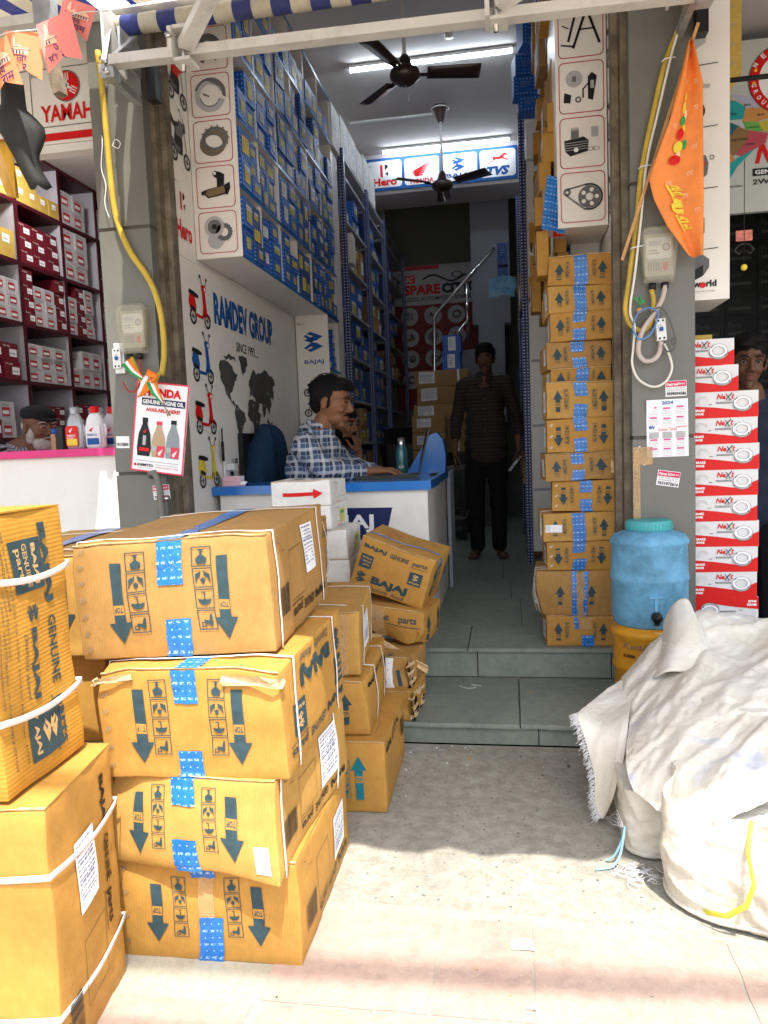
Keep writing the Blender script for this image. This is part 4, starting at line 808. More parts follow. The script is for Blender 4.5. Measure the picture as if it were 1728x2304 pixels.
def coast(P,n=5,a=.014):
    Q=[]
    for i in range(len(P)):
        (x0,y0),(x1,y1)=P[i],P[(i+1)%len(P)]
        for k in range(n):
            t=k/n; x=x0+(x1-x0)*t; y=y0+(y1-y0)*t; v=noise.noise_vector(Vector((x*38,y*38,3)))*a; Q.append((x+v.x,y+v.y))
    return Q
def dr(b,f):
    text(b,f,'RAMDEV GROUP',.015,.80,.93,.155,BLUEP,.05); text(b,f,'SINCE 1993.....',.30,.70,.36,.05,BLK,.01); text(b,f,'OUR DEALER NETWORK',.10,.085,.72,.055,BLK,.02)
    for L in LAND: poly(b,f,coast([(.02+x*.93,.27+y*.5) for x,y in L]),MAPG,1)
    for t,x,y in (('MEXICO',.1,.47),('BRAZIL',.31,.3),('EGYPT',.5,.42),('INDIA',.7,.43),('CHINA',.77,.5),('SUDAN',.55,.33),('COLOMBIA',.24,.39)): text(b,f,t,x,y,.05,.012,GREYL,0,3)
wallboard('group_banner','white banner reading RAMDEV GROUP over a grey world map, on the left wall','banner',fr,.003,dr)
# upper cabinet on the left: carcass with shelves, each sheet of packs is separate
BT=mat('blue_edge_laminate',(.012,.13,.38),.35,var=.06)
def cabinet(name,lab,x0,x1,y0,y1,zs,ys,open_side,edge,body,back=True,th=.012,loc_z=0):
    t=empty(name,((x0+x1)/2,y0,zs[0]),label=lab,category='shelving'); ox,oy,oz=(x0+x1)/2,y0,zs[0]
    def B(mb,a,b_,c,d,e,g,m,mats=None): mb.box(a-ox,b_-ox,c-oy,d-oy,e-oz,g-oz,m,mats)
    s=1 if open_side=='+' else -1
    for z in zs:
        b=MB(); B(b,x0,x1,y0,y1,z-th/2,z+th/2,body,{('r' if s>0 else 'l'):edge,'f':body}); fx=x1 if s>0 else x0
        B(b,min(fx,fx+s*.002),max(fx,fx+s*.002),y0,y1,z-th/2-.002,z+th/2+.002,edge); b.build('shelf_board',t)
    for y in ys:
        b=MB(); B(b,x0+.002,x1-.003,y-th/2,y+th/2,zs[0]+th/2,zs[-1]-th/2,body); b.build('divider',t)
    if back: b=MB(); xb=x0 if s>0 else x1; B(b,min(xb,xb-s*.004),max(xb,xb-s*.004),y0,y1,zs[0],zs[-1],body); b.build('back_panel',t)
    return t
ZL=[1.990,2.300,2.606,2.912,3.205,3.50]; YL=[3.412,3.72,4.05,4.37,4.69,5.03,5.375]
cabinet('wall_cabinet','white wall cabinet with blue shelf edges on the left, packed with blue parts boxes',XL+.006,XF,3.406,5.381,ZL,YL,'+',BT,WHT)
# underside is plain white; printed end panels
fr=Fr((XL+.002,3.404,1.985),(1,0,0),(0,0,1),(0,-1,0),XF-XL,1.91)
def dr(b,f):
    for i,ic in enumerate(('hub','pad','plates','shoe','c','hub','plates','pad','shoe')):
        y=.022+i*.2005; rframe(b,f,.022,y,.180,.182,.02,.0034,REDF); cell_icons(b,f,ic,.111,y+.09,.076)
wallboard('picture_board','tall white panel of framed brake shoe and clutch pictures, left of doorway','signboard',fr,.004,dr)
fr=Fr((.228,3.404,1.988),(1,0,0),(0,0,1),(0,-1,0),.206,1.91)
def dr(b,f):
    for i,ic in enumerate(('chain','cyl','kit','stand','shoe','plates','pad','hub')):
        y=.02+i*.222; rframe(b,f,.014,y,.180,.202,.02,.0034,REDF); cell_icons(b,f,ic,.103,y+.1,.080)
wallboard('picture_board','tall white panel of framed pictures with chain, cylinder and stand, right of the doorway','signboard',fr,.004,dr)
b=MB(); b.box(.228,XR,3.409,3.96,1.988,2.0,WHT); b.box(.229,.241,3.41,3.96,2.0,3.88,WHT); b.build('right_cabinet',label='white cabinet soffit hanging above the doorway stack of cartons',category='cabinet')
fr=Fr((XR+.002,3.40,1.985),(0,-1,0),(0,0,1),(-1,0,0),.225,1.91)
def dr(b,f):
    for i in range(6): moto(b,f,.01,.03+i*.29,.2,.2,(RED if i==1 else GREY if i%2 else BLK))
wallboard('vehicle_board','narrow white board of grey motorcycle pictures on the right inner edge','signboard',fr,.003,dr)
fr=Fr((XR+.002,3.40,.5),(0,-1,0),(0,0,1),(-1,0,0),.225,1.482)
def dr(b,f):
    mark_wing(b,f,.05,1.23,.13,.2,RED); text(b,f,'HONDA',.03,1.165,.17,.04,RED,.03); text(b,f,'For :-',.02,1.42,.05,.012,BLK,0)
    for i,c in enumerate((BLK,GREY)): moto(b,f,.01,.86-i*.26,.2,.22,c,scooter=(i==0))
wallboard('scooter_board','narrow white board with a red wing emblem beside the doorway stack','signboard',fr,.003,dr)
# panel with blue emblem beside the till
fr=Fr((XL+.004,5.034,.92),(1,0,0),(0,0,1),(0,-1,0),.222,1.068)
def dr(b,f):
    text(b,f,'For :-',.016,1.0,.045,.016,BLK,.01); mark_b(b,f,.05,.82,.135,BLUEP); text(b,f,'BAJAJ',.05,.735,.135,.034,BLUEP,.02)
    moto(b,f,.035,.53,.16,.1,BLK,flip=True); moto(b,f,.035,.39,.16,.12,BLUEP,flip=True); moto(b,f,.035,.23,.16,.13,BLK,flip=True)
wallboard('motorcycle_panel','white panel with blue emblem above three motorcycles, behind the seated man','signboard',fr,.012,dr)
ZB=[.25,.62,.95,1.28,1.62,1.984]
cabinet('floor_cabinet','white floor to ceiling shelf with blue boxes just beyond the motorcycle panel',XL+.006,XF,5.05,5.381,ZB,[5.056,5.375],'+',BT,WHT)
# ------------- packs: small printed boxes; prototypes are one mesh each
def pack(w,d,h,base,lab_m,face='+x',name='parts_box',lw=.62,lh=.5,code=0):
    """origin bottom centre of the front face; depth runs to -x for '+x' faces"""
    key=(w,d,h,base.name,lab_m.name,face,code)
    if key in PK: return PK[key]
    b=MB()
    if face=='+x': b.box(-d,0,-w/2,w/2,0,h,base); fr=Fr((0,-w/2,0),(0,1,0),(0,0,1),(1,0,0),w,h)
    elif face=='-x': b.box(0,d,-w/2,w/2,0,h,base); fr=Fr((0,w/2,0),(0,-1,0),(0,0,1),(-1,0,0),w,h)
    else: b.box(-w/2,w/2,0,d,0,h,base); fr=Fr((-w/2,0,0),(1,0,0),(0,0,1),(0,-1,0),w,h)
    x=w*(1-lw)/2; y=h*(1-lh)/2
    rect(b,fr,x,y,w*lw,h*lh,lab_m,1,1); r=random.Random(code); yy=y+h*lh*.8
    while yy>y+h*lh*.15: rect(b,fr,x+w*lw*.1,yy,w*lw*r.uniform(.4,.8),h*.03,PLBL,2,1); yy-=h*.11
    if code%3==0: rect(b,fr,x,y+h*lh*.72,w*lw,h*lh*.28,PAPER,2,1)
    me=b.build(name).data; PK[key]=me; bpy.data.objects.remove([o for o in bpy.data.objects if o.data==me][0]); return me
PK={}
def put(me,name,loc,rz,label_,cat,group,s=(1,1,1),mdl=None):
    o=bpy.data.objects.new(name,me); COL.objects.link(o); o.location=loc; o.rotation_euler=(0,0,rz); o.scale=s; o['label']=label_; o['category']=cat; o['group']=group; return o
ORD=['first','second','third','fourth','fifth','sixth','seventh','eighth']
ROWN=['bottom','second','third','fourth','top']
def fill(rn,y0,y1,z0,z1,xf,dep,face,mats,labs,lab_,cat,grp,frac=(.45,1.0),ws=(.05,.065,.08,.1),hs=(.04,.05,.065,.09),mx=99,name='parts_box',jx=.02):
    y=y0+.004; n=0
    while y<y1-.04 and n<mx:
        w=rn.choice(ws); 
        if y+w>y1-.003: w=y1-.003-y
        if w<.03: break
        h=rn.choice(hs); top=z0+(z1-z0)*rn.uniform(*frac); z=z0
        base=rn.choice(mats); lm=rn.choice(labs); wq=round(w,3)
        while z+h<min(top,z1-.004) and n<mx:
            me=pack(wq,dep,h,base,lm,face,name,rn.choice((.45,.6)),rn.choice((.4,.6)),rn.randrange(3))
            s=-1 if face=='+x' else 1
            put(me,name,(xf+s*rn.uniform(0.003,jx*2.2),y+w/2,z),rn.uniform(-.06,.06),lab_,cat,grp,(1,rn.uniform(.9,.98),.985)); z+=h; n+=1
        y+=w+rn.uniform(0,.004)
rn=random.Random(11)
GB='blue spare-parts boxes on the left wall cabinet'
for r in range(5):
    for c in range(6):
        y0,y1=YL[c]+.008,YL[c+1]-.008; z0,z1=ZL[r]+.008,ZL[r+1]-.008
        if r==4: z1=3.44
        fill(rn,y0,y1,z0,z1,XF+.014,.19,'+x',[BLUEBOX,BLUEBOX,BLUEDARK],[YELW,YEL,PAPER,YELW],'blue dotted parts box, %s bay from the doorway, %s shelf of left cabinet'%(ORD[c],ROWN[r]),'parts box',GB,frac=((.88,1.15) if r<3 else (1.0,1.12)),ws=((.12,.145,.155) if r<3 else (.145,.16)),hs=((.088,.09,.13) if r<3 else (.13,.14)),jx=.012)
for r in range(4):
    fill(rn,5.062,5.37,ZB[r+1]+.007,ZB[r+2]-.01,XF-.006,.17,'+x',[BLUEBOX],[YELW,PAPER],'blue dotted parts box on the %s shelf of the white floor unit'%ROWN[r],'parts box','blue boxes on the white floor shelf',frac=(.5,.95),ws=(.06,.08),hs=(.05,.065,.09))
for i in range(6):
    y=5.47+i*.3; h=[.29,.26,.26,.25,.30,.26][i]
    me=pack(.27,.20,round(h,3),CARDW,PAPER,'+x','white_box',.4,.3,i%3); put(me,'white_box',(XF-.005,y+.13,3.30 if i else 3.24),0,'%s white carton on top of the steel racks, under the ceiling'%ORD[i],'box','white cartons on top of the left racks')
# steel racks beyond: dark blue perforated posts with grey shelves
def rack(name,lab,x0,x1,y0,y1,zs,s,posts,ztop=3.3):
    t=empty(name,((x0+x1)/2,y0,.208),label=lab,category='rack'); ox,oy,oz=(x0+x1)/2,y0,.208
    for z in zs: b=MB(); b.box(x0-ox,x1-ox,0.004,y1-oy-.004,z-.018-oz,z-oz,GREYS); b.build('shelf',t)
    for (px,py) in posts:
        b=MB(); b.box(px-ox-.02,px-ox+.02,py-oy-.0015,py-oy+.0015,0,ztop-oz,POST); b.box(px-ox-.0015+(.0185*s),px-ox+.0015+(.0185*s),py-oy+.002,py-oy+.038,0,ztop-oz,POST); b.build('post',t)
    return t
GREYS=mat('grey_shelf',(.36,.37,.4),.5,var=.08)
ZR=[.45,.80,1.13,1.46,1.80,2.14,2.48,2.82,3.14,3.28]
for k,(a,c) in enumerate(((5.70,6.66),(6.70,7.60),(7.66,9.0))):
    rack('steel_rack','%s steel rack with dark blue perforated posts along the left wall'%ORD[k],XL+.006,XF,a,c,ZR,1,[(XF-.0,a),(XF-.0,c)])
    for r in range(len(ZR)-2):
        kind=(r+k)%4
        if k<2 or r>3:
            fill(rn,a+.05,c-.03,ZR[r],ZR[r+1]-.03,XF-.01,.17,'+x',[BLUEBOX,BLUEDARK] if kind!=2 else [CARDB],[YELW,PAPER,YEL],'%s box on the %s shelf of the %s steel rack at left'%('brown' if kind==2 else 'blue dotted',ORD[min(r,7)],ORD[k]),'parts box','boxes on the %s left steel rack'%ORD[k],frac=(.95,1.0),ws=(.2,.25,.29) if kind!=2 else (.2,.25),hs=(.13,.15) if kind!=2 else (.14,.26),mx=6)
me=pack(.14,.16,.11,CARDW,RED,'-y','arrow_box',.5,.2,1)
for q in range(2): put(me,'arrow_box',(XF-.03,5.80,2.49+.112*q),.05,'white box with red arrow on the first steel rack, %s of the pair'%('lower','upper')[q],'box','white red-arrow boxes on the rack')
# white panel between the cabinets and the racks
b=MB(); b.box(XL+.006,XF-.03,5.385,5.69,.21,3.22,WHT); b.build('side_panel',label='plain white side panel between wall cabinet and first steel rack',category='panel')
# right rack
t=rack('steel_rack','tall steel rack with a dark blue perforated post on the right of the aisle',.135,XR-.004,5.45,9.0,[.75,1.2,1.65,2.1,2.55,3.0],-1,[(.13,5.44),(.13,7.2),(.15,8.6)],3.3)
b=MB(); b.box(.155,.165,5.45,5.46,.3,2.9,WHT); b.box(.16,XR-.003,5.455,5.465,.3,3.25,WHT); b.build('side_panel',label='white end panel behind the right perforated post',category='panel')
# right wall shelf between doorway stack and rack
ZQ=[.21,.6,1.0,1.4,1.8,2.2,2.6,3.0,3.4]
cabinet('wall_shelf','white shelf along the right wall crammed with blue packs and cartons',.30,XR-.004,3.7,5.40,ZQ[1:],[3.71,5.39],'-',WHT,WHT)
for r in range(4):
    fill(rn,3.75,5.35,ZQ[r+1]+.007,ZQ[r+2]-.02,.20+.02*(r%2),.20,'-x',[BLUEBOX,BLUEDARK],[PAPER,YELW],'blue dotted pack jutting from the %s shelf of the right wall'%ROWN[r],'parts box','blue packs on the right wall shelf',frac=(.6,.95),ws=(.16,.2,.26),hs=(.11,.13),jx=.07,mx=6)
for r in range(4,8):
    fill(rn,3.44,5.35,ZQ[r]+.007,ZQ[min(r+1,8)]-.01 if r<7 else 3.85,(.165,.135,.15)[r%3],.05,'-x',[CARD,CARDB,CARD],[PAPER,CLEAR],'brown parts carton on level %s of the right wall shelf'%ORD[r-4],'parts box','brown cartons high on the right wall shelf',frac=(1.0,1.05),ws=(.14,.2,.26),hs=(.125,.19),jx=.05,mx=20,name='parts_carton')
for r in range(6):
    z0=[.2095,.75,1.2,1.65,2.1,2.55][r]
    fill(rn,5.6,8.8,z0,z0+.42,.10,.28,'-x',[CARDB,CARDP,BLUEDARK] if r>1 else [CARDB],[PAPER,CLEAR],'dusty carton on the %s tier of the right steel rack'%ORD[r],'parts box','cartons on the right steel rack',frac=(.6,.95),ws=(.22,.28,.34),hs=(.18,.24),jx=.08,mx=10,name='dusty_carton')
for i,(x,y,z,h) in enumerate(((.175,4.9,3.09,.09),(.15,4.9,3.185,.11),(.16,4.9,3.30,.12),(.205,4.85,3.45,.2))):
    me=pack(.14,.12,h,BLUEBOX,BLUEBOX,'-y','parts_box',.6,.5,2); put(me,'parts_box',(x,y,z),.1*i,'shiny blue dotted pack, %s in the column sticking out near the ceiling'%ORD[i],'parts box','blue packs near the ceiling at the right')
for i,(z,h) in enumerate(((2.5,.2),(2.72,.2))):
    me=pack(.1,.12,h,BLUEDARK,BLUEDARK,'-y','parts_box',.6,.5,2); put(me,'parts_box',(-.02,7.3,z),0,'blue dotted pack hanging at the far right of the aisle, %s of two'%('lower','upper')[i],'parts box','blue packs far right of the aisle')
# ------------- signs inside
fr=Fr((-1.318,7.50,3.553),(1,0,0),(0,0,1),(0,-1,0),1.458,.30)
def dr(b,f):
    cw=f.W/4
    for i in range(4):
        x=i*cw+.018+.004*(2-i); poly(b,f,rrect(x,.026,cw-.03,.248,.03),WPR,1); text(b,f,'For :-',x+.012,.225,.045,.014,BLK,.01,2)
        if i==0: mark_h(b,f,x+.125,.115,.08,.13,2); text(b,f,'Hero',x+.05,.04,.235,.075,RED,.05,2)
        if i==1: mark_wing(b,f,x+.06,.10,.21,.145,RED,2); text(b,f,'HONDA',x+.055,.035,.225,.045,RED,.04,2)
        if i==2: mark_b(b,f,x+.09,.115,.13,BLUEP,2); text(b,f,'BAJAJ',x+.04,.045,.24,.05,BLUEP,.02,2)
        if i==3: mark_horse(b,f,x+.055,.145,.21,.095,RED,2); text(b,f,'TVS',x+.06,.04,.22,.085,BLUEP,.06,2,.3)
wallboard('brand_sign','blue sign with four white tiles of vehicle emblems across the beam','signboard',fr,.02,dr,mat_=BLUEP)
fr=Fr((-1.32,9.18,1.50),(1,0,0),(0,0,1),(0,-1,0),1.05,1.70)
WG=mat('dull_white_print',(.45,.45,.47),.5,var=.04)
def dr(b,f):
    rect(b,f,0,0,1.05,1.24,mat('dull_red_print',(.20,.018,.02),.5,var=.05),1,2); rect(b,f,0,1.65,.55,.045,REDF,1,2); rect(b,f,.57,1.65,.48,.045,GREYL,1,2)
    rect(b,f,.12,1.50,.14,.09,RED,1,1); text(b,f,'SC',.14,1.515,.10,.06,WPR,.03,2,.3)
    text(b,f,'SPARE',.12,1.36,.44,.12,RED,.05); text(b,f,'CITY',.575,1.36,.34,.12,BLK,.05); text(b,f,'AUTOMOTIVE SPARES',.32,1.29,.60,.045,BLK,.02); line(b,f,[(.16,1.325),(.30,1.325)],.01,BLK); line(b,f,[(.12,1.295),(.30,1.295)],.01,BLK)
    pts=[(.36+.5*t,1.54+.04*sin(t*7)) for t in [i/14 for i in range(15)]]; line(b,f,pts,.02,BLK); ring(b,f,.76,1.57,.05,.065,BLK,2,sy=.6); ring(b,f,.97,1.43,.05,.075,BLK,2,20,60,250)
    for j in range(4):
        for i in range(3):
            cx,cy=.18+.28*i,1.11-.25*j
            disc(b,f,cx,cy,.105,WG,2); cell_icons(b,f,('kit','cyl','plates','pad','shoe','hub','chain','hub','pad','plates','kit','cyl')[(j*3+i)%12],cx,cy,.06) if j!=9 else 0
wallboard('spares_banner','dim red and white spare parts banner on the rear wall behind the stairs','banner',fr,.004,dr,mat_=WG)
# handrail
b=MB(); Yh=7.8
b.tube([(-.72,Yh,.9),(-.735,Yh,1.714),(-.718,Yh,2.36),(-.70,Yh,2.40),(-.29,Yh,2.81),(-.1,Yh,3.0)],.019,CHROME,10)
for (x,z0,z1) in ((-.385,2.1,2.7),): b.tube([(x,Yh,z0),(x,Yh,z1)],.012,CHROME,8)
b.tube([(-.71,Yh,1.92),(-.36,Yh,2.35)],.010,CHROME,8); b.build('handrail',label='polished steel stair handrail in front of the rear banner',category='handrail')
b=MB()
for i in range(6): b.box(-.62,-.1,7.95+.0*i+.25*i,8.2+.25*i,.209,.209+.19*(i+1),WALLD)
b.build('staircase',label='dark staircase rising to the right behind the standing man',category='stairs')
# cartons at the back
rb=random.Random(8)
k=0
for (x,cols) in ((-.62,[(1.00,.15),(1.152,.15),(1.304,.16),(1.466,.16),(1.63,.15)]),(-.60,[])):
    for z,h in cols:
        carton('brown labelled carton at the back, %s up the dark pile beside the handrail'%ORD[k],'dusty cartons at the back of the shop',x+rb.uniform(-.02,.02),7.2,z,rb.uniform(-3,3),.50,.3,h,seed=90+k,m=CARDB,tapes=[('f',.1,1,.33,PAPER,.02)],labels=[('f',.08,.2,.15,.11,k)],flaps=False,bulge=.002); k+=1
for i in range(6):
    carton('small brown carton at the back, %s up beside the standing man'%ORD[i],'dusty cartons at the back of the shop',-.72+.0*i,6.9,.42+i*.155-.0,2,.30,.25,.15,seed=100+i,m=CARDB,tapes=[],labels=[('f',.15,.3,.13,.08,i)],flaps=False,bulge=.002)
b=MB(); b.box(-1.0,-.4,6.85,7.5,.85,.88,WALLD); 
for x in (-.98,-.42):
    for y in (6.87,7.47): b.box(x-.015,x+.015,y-.015,y+.015,.209,.85,BPL)
b.box(-1.0,-.4,6.85,7.5,.40,.42,WALLD); b.build('table',label='low dark table carrying the brown cartons at the back',category='table')
for i in range(2):
    me=pack(.17,.16,.16,BLUEBOX,PAPER,'-y','parts_box',.42,.8,1); put(me,'parts_box',(-.52+.01*i,7.25,1.781+.161*i),-.05,'large blue dotted box with white label on the back carton pile, %s one'%('lower','upper')[i],'parts box','blue boxes on the back pile')
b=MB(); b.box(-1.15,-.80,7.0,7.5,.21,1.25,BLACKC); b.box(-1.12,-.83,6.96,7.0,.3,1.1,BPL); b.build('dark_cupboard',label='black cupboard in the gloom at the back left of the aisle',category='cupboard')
# ------------- counter
t=empty('counter',(-.88,3.43,.209),label='white shop counter with a bright blue top and navy emblem',category='counter')
ox,oy,oz=-.88,3.43,.209
def CB(mb,a,c,d,e,g,h,m,mats=None): mb.box(a-ox,c-ox,d-oy,e-oy,g-oz,h-oz,m,mats)
b=MB(); CB(b,XL+.03,-.375,3.45,3.80,.2095,.888,WHT); CB(b,-.80,-.39,3.80,4.62,.2095,.888,WHT); 
f=Fr((-.95-ox,3.45-oy,.2095-oz),(1,0,0),(0,0,1),(0,-1,0),.5,.6)
poly(b,f,[(.0,.40),(.36,.40),(.41,.60),(.0,.605)],NAVY,1); text(b,f,'BAJAJ',.02,.485,.30,.085,WPR,.03,2); text(b,f,'WORLD CLASS VEHICLE',.0,.43,.33,.03,WPR,.01,2); b.build('cabinet',t)
b=MB(); CB(b,XL+.004,-.355,3.42,3.84,.889,.930,BLUETOP); CB(b,-.84,-.365,3.8405,4.66,.889,.9295,BLUETOP); b.build('worktop',t)
b=MB(); 
pts=[(-.60,.93),(-.375,.93),(-.37,1.03),(-.385,1.12),(-.42,1.16),(-.46,1.145)]
V=[(x-ox,4.45-oy,z-oz) for x,z in pts]+[(x-ox,4.60-oy,z-oz) for x,z in pts]; n=len(pts)
b.add(V,[tuple(range(n)),tuple(range(n,2*n))[::-1]]+[(i,i+n,(i+1)%n+n,(i+1)%n)[::-1] for i in range(n)],BLUETOP); b.build('raised_end',t)
b=MB(); b.box(-.38,-.36,4.6,4.9,.21,.92,WALLL); b.build('counter_gate',label='pale upright board behind the counter end',category='board')
# things on the counter
t=empty('laptop',(-.60,3.80,.931),label='open black laptop on the blue worktop in front of the seated man',category='laptop'); t.rotation_euler=(0,0,R(8))
b=MB(); b.box(-.17,.14,-.11,.12,0,.016,BPL); 
for i in range(5):
    for j in range(12): b.box(-.15+j*.022,-.132+j*.022,-.02+i*.024,-.002+i*.024,.016,.018,GREY)
b.build('keyboard_base',t)
b=MB(); b.box(0,.008,-.115,.115,0,.235,BPL); b.box(-.001,0,-.105,.105,.01,.225,mat('dark_screen',(.01,.012,.016),.1,var=0)); b.build('screen',t,loc=(.14,0,.012),rot=(0,R(14),0))
b=MB(); b.lathe([(0,0),(.026,0),(.029,.006),(.029,.11),(.026,.125),(.0165,.148),(.0165,.15)],(0,0,0),mat('teal_bottle',(.015,.10,.12),.25,var=.05,coat=.5),24); b.lathe([(.0175,.149),(.0175,.178),(.0,.179)],(0,0,0),STEEL,24)
f=Fr((-.012,-.0292,.03),(1,0,0),(0,0,1),(0,-1,0),.03,.03,.0004); ring(b,f,.012,.015,.009,.010,WPR,1,14); text(b,f,'oxo',.0,.011,.026,.007,WPR,0); b.build('water_bottle',loc=(-.560,3.96,.931),label='teal steel water bottle with silver cap beside the laptop',category='bottle')
bpy.data.objects['water_bottle'].scale=(1.05,1.05,1.12)
b=MB(); rows=[[(i*.03,j*.03,.004+.014*abs(noise.noise(Vector((i*.6,j*.7,3))))) for i in range(6)] for j in range(5)]; b.grid(rows,PAPER); b.build('crumpled_paper',loc=(-.66,3.90,.931),label='crumpled white bill under the hand beside the bottle',category='paper')
b=MB(); b.tube([(-.40,3.82,.936),(-.37,3.9,.938),(-.42,4.0,.936),(-.38,4.1,.937)],.003,BPL,6); b.build('laptop_cable',label='black charger cable trailing over the blue worktop',category='cable')
b=MB(); b.box(-.045,.045,-.03,.03,0,.02,mat('pink_box',(.75,.45,.5),.6)); b.box(-.045,.045,-.03,.03,.021,.045,PAPER,{'f':mat('pink_box',(.75,.45,.5),.6)}); b.add([(.04,-.03,.002),(.07,-.035,.001),(.075,-.01,.018),(.045,-.02,.02)],[(0,1,2,3)],PAPER); b.build('tissue_box',loc=(-1.33,3.52,.931),label='small pink and white tissue packs on the worktop corner',category='tissue packet')
t=empty('wall_socket',(XL+.0035,3.60,1.0),label='white wall socket with charger plugged in beneath the banner',category='socket')
b=MB(); b.box(0,.012,-.02,.08,-.03,.06,PLAST); b.build('socket_plate',t); b=MB(); b.box(.0125,.05,.0,.05,.005,.035,PLAST); b.build('charger',t); b=MB(); b.tube([(.04,.05,.02),(.045,.09,.03),(.03,.12,.0),(.02,.13,-.05)],.003,RCAB,6); b.build('cord',t); b=MB(); b.tube([(.02,.04,-.005),(.025,.04,-.03),(.02,.05,-.07)],.009,BPL,8); b.build('plug',t)
b=MB(); b.tube([(0,0,0),(0,0,.09)],.008,BPL,8); b.tube([(0,0,.09),(0,0,.10),(0,.002,.16)],[.008,.004,.004],BPL,8); b.build('marker_pen',loc=(XL+.02,3.545,1.05),label='black marker standing above the white socket',category='pen')
# ------------- ceiling: two fans, tubes, conduit
def fan(loc,drop,rotz,lab):
    t=empty('ceiling_fan',loc,label=lab,category='fan',group='ceiling fans')
    b=MB(); b.tube([(0,0,.06),(0,0,drop-.03)],.011,PLAST,10); b.build('down_rod',t)
    b=MB(); b.lathe([(0,drop),(.07,drop-.003),(.073,drop-.015),(.055,drop-.03),(.035,drop-.10),(.022,drop-.13)],(0,0,0),FANB,24); b.lathe([(.07,drop-.014),(.078,drop-.018),(.07,drop-.024)],(0,0,0),PLAST,24); b.build('canopy',t)
    b=MB(); b.lathe([(0,-.055),(.05,-.05),(.088,-.02),(.092,0),(.085,.02),(.05,.035),(.04,.06),(.034,.085),(.018,.11),(0,.112)],(0,0,0),FANB,32); b.build('motor',t)
    for k in range(3):
        b=MB(); rows=[]
        for i in range(9):
            s=i/8; x=.13+.31*s; wd=.046+.016*s; tw=.012
            rows.append([(x,-wd+.0*s,.006+tw),(x,0,.0),(x,wd,.006-tw)])
        b.grid(rows,FANB); b.box(.08,.17,-.014,.014,-.006,.0,FANB); ob=b.build('blade',t,rot=(0,0,rotz+k*2*PI/3)); md=ob.modifiers.new('t','SOLIDIFY'); md.thickness=.004
    b=MB(); b.tube([(0,0,-.055),(.005,0,-.1),(.02,0,-.12),(.01,.01,-.15)],.0025,WCAB,5); b.build('pull_cord',t)
    return t
f1=fan((-.548,4.60,3.245),.655,R(10),'brown ceiling fan nearer the doorway, below the first tube light')
f2=fan((-.503,6.62,3.265),.635,R(-27),'brown ceiling fan further back, in front of the emblem sign')
def tubelight(x0,x1,y,z,lab):
    t=empty('tube_light',((x0+x1)/2,y,z),label=lab,category='light',group='tube lights'); L=(x1-x0)/2
    b=MB(); b.box(-L,L,-.016,.016,.0,.022,PLAST); b.box(-L-.004,-L,-.018,.018,-.03,.022,GREYS); b.box(L,L+.004,-.018,.018,-.03,.022,GREYS); b.build('batten',t)
    b=MB(); b.tube([(-L+.003,0,-.012),(L-.003,0,-.012)],.0125,GLOW,12); b.build('tube',t)
tubelight(-1.095,.09,5.76,3.872,'lit tube light nearest the doorway on the ceiling'); tubelight(-1.115,.07,7.38,3.872,'lit tube light further back above the emblem sign')
b=MB(); b.box(-1.3,-.58,6.72,6.745,3.885,3.899,PLAST); b.build('conduit',label='thin white wiring conduit on the ceiling leading to the rear fan',category='conduit')
b=MB(); b.lathe([(0,-.03),(.03,-.025),(.035,0)],(0,0,0),PLAST,16); b.build('ceiling_rose',loc=(-.34,5.5,3.899),label='small round ceiling fitting behind the first tube light',category='fitting')
# hanging packets at the right of the aisle
b=MB(); rows=[]
for i in range(9): rows.append([(j*.028-.05,-.004*sin(j*1.5),-i*.028+.01*noise.noise(Vector((i,j,4)))) for j in range(5)])
b.grid(rows,TAPE,uvs=.028); o=b.build('hanging_packet',loc=(.23,3.41,2.20),rot=(0,R(8),R(25)),label='blue translucent packet sheet hanging at the cabinet corner',category='packet')
b=MB(); rows=[[(j*.012-.03+.01*noise.noise(Vector((i*.5,j,7))),.01*noise.noise(Vector((i*.9,j*1.3,1))),-i*.02) for j in range(6)] for i in range(11)]; b.grid(rows,mat('clear_polythene',(.55,.5,.48),.15,var=.2,vs=30,alpha=.7,bump=1,bs=30)); b.build('polythene_bag',loc=(.20,3.55,2.19),rot=(0,0,.4),label='crinkled clear bag hanging beside the red packets',category='bag')
b=MB(); rows=[[(j*.012-.03,.01*noise.noise(Vector((i*.9,j*1.3,1))),-i*.02) for j in range(6)] for i in range(9)]; b.grid(rows,RED); 
f=Fr((-.02,-.012,-.14),(1,0,0),(0,0,1),(0,-1,0),.05,.12); ring(b,f,.015,.06,.006,.014,WPR,1,14); rect(b,f,0,.09,.03,.01,YEL,1); b.build('red_packet',loc=(.225,3.50,2.14),rot=(0,R(-6),.3),label='red packet with white print hanging under the blue sheet',category='packet')
b=MB(); rows=[[(j*.03-.09+.02*noise.noise(Vector((i*.5,j*.8,2))),.02*noise.noise(Vector((i*.9,j*1.3,5))),.05-i*.022-.25*abs(j*.03-.09)+.02*noise.noise(Vector((i,j,8)))) for j in range(7)] for i in range(7)]; b.grid(rows,mat('blue_polythene',(.10,.30,.55),.2,var=.3,vs=30,alpha=.8,bump=1,bs=30)); b.build('polythene_bag',loc=(-.02,5.35,2.17),label='pale blue plastic bag poking out above the right rack cartons',category='bag')
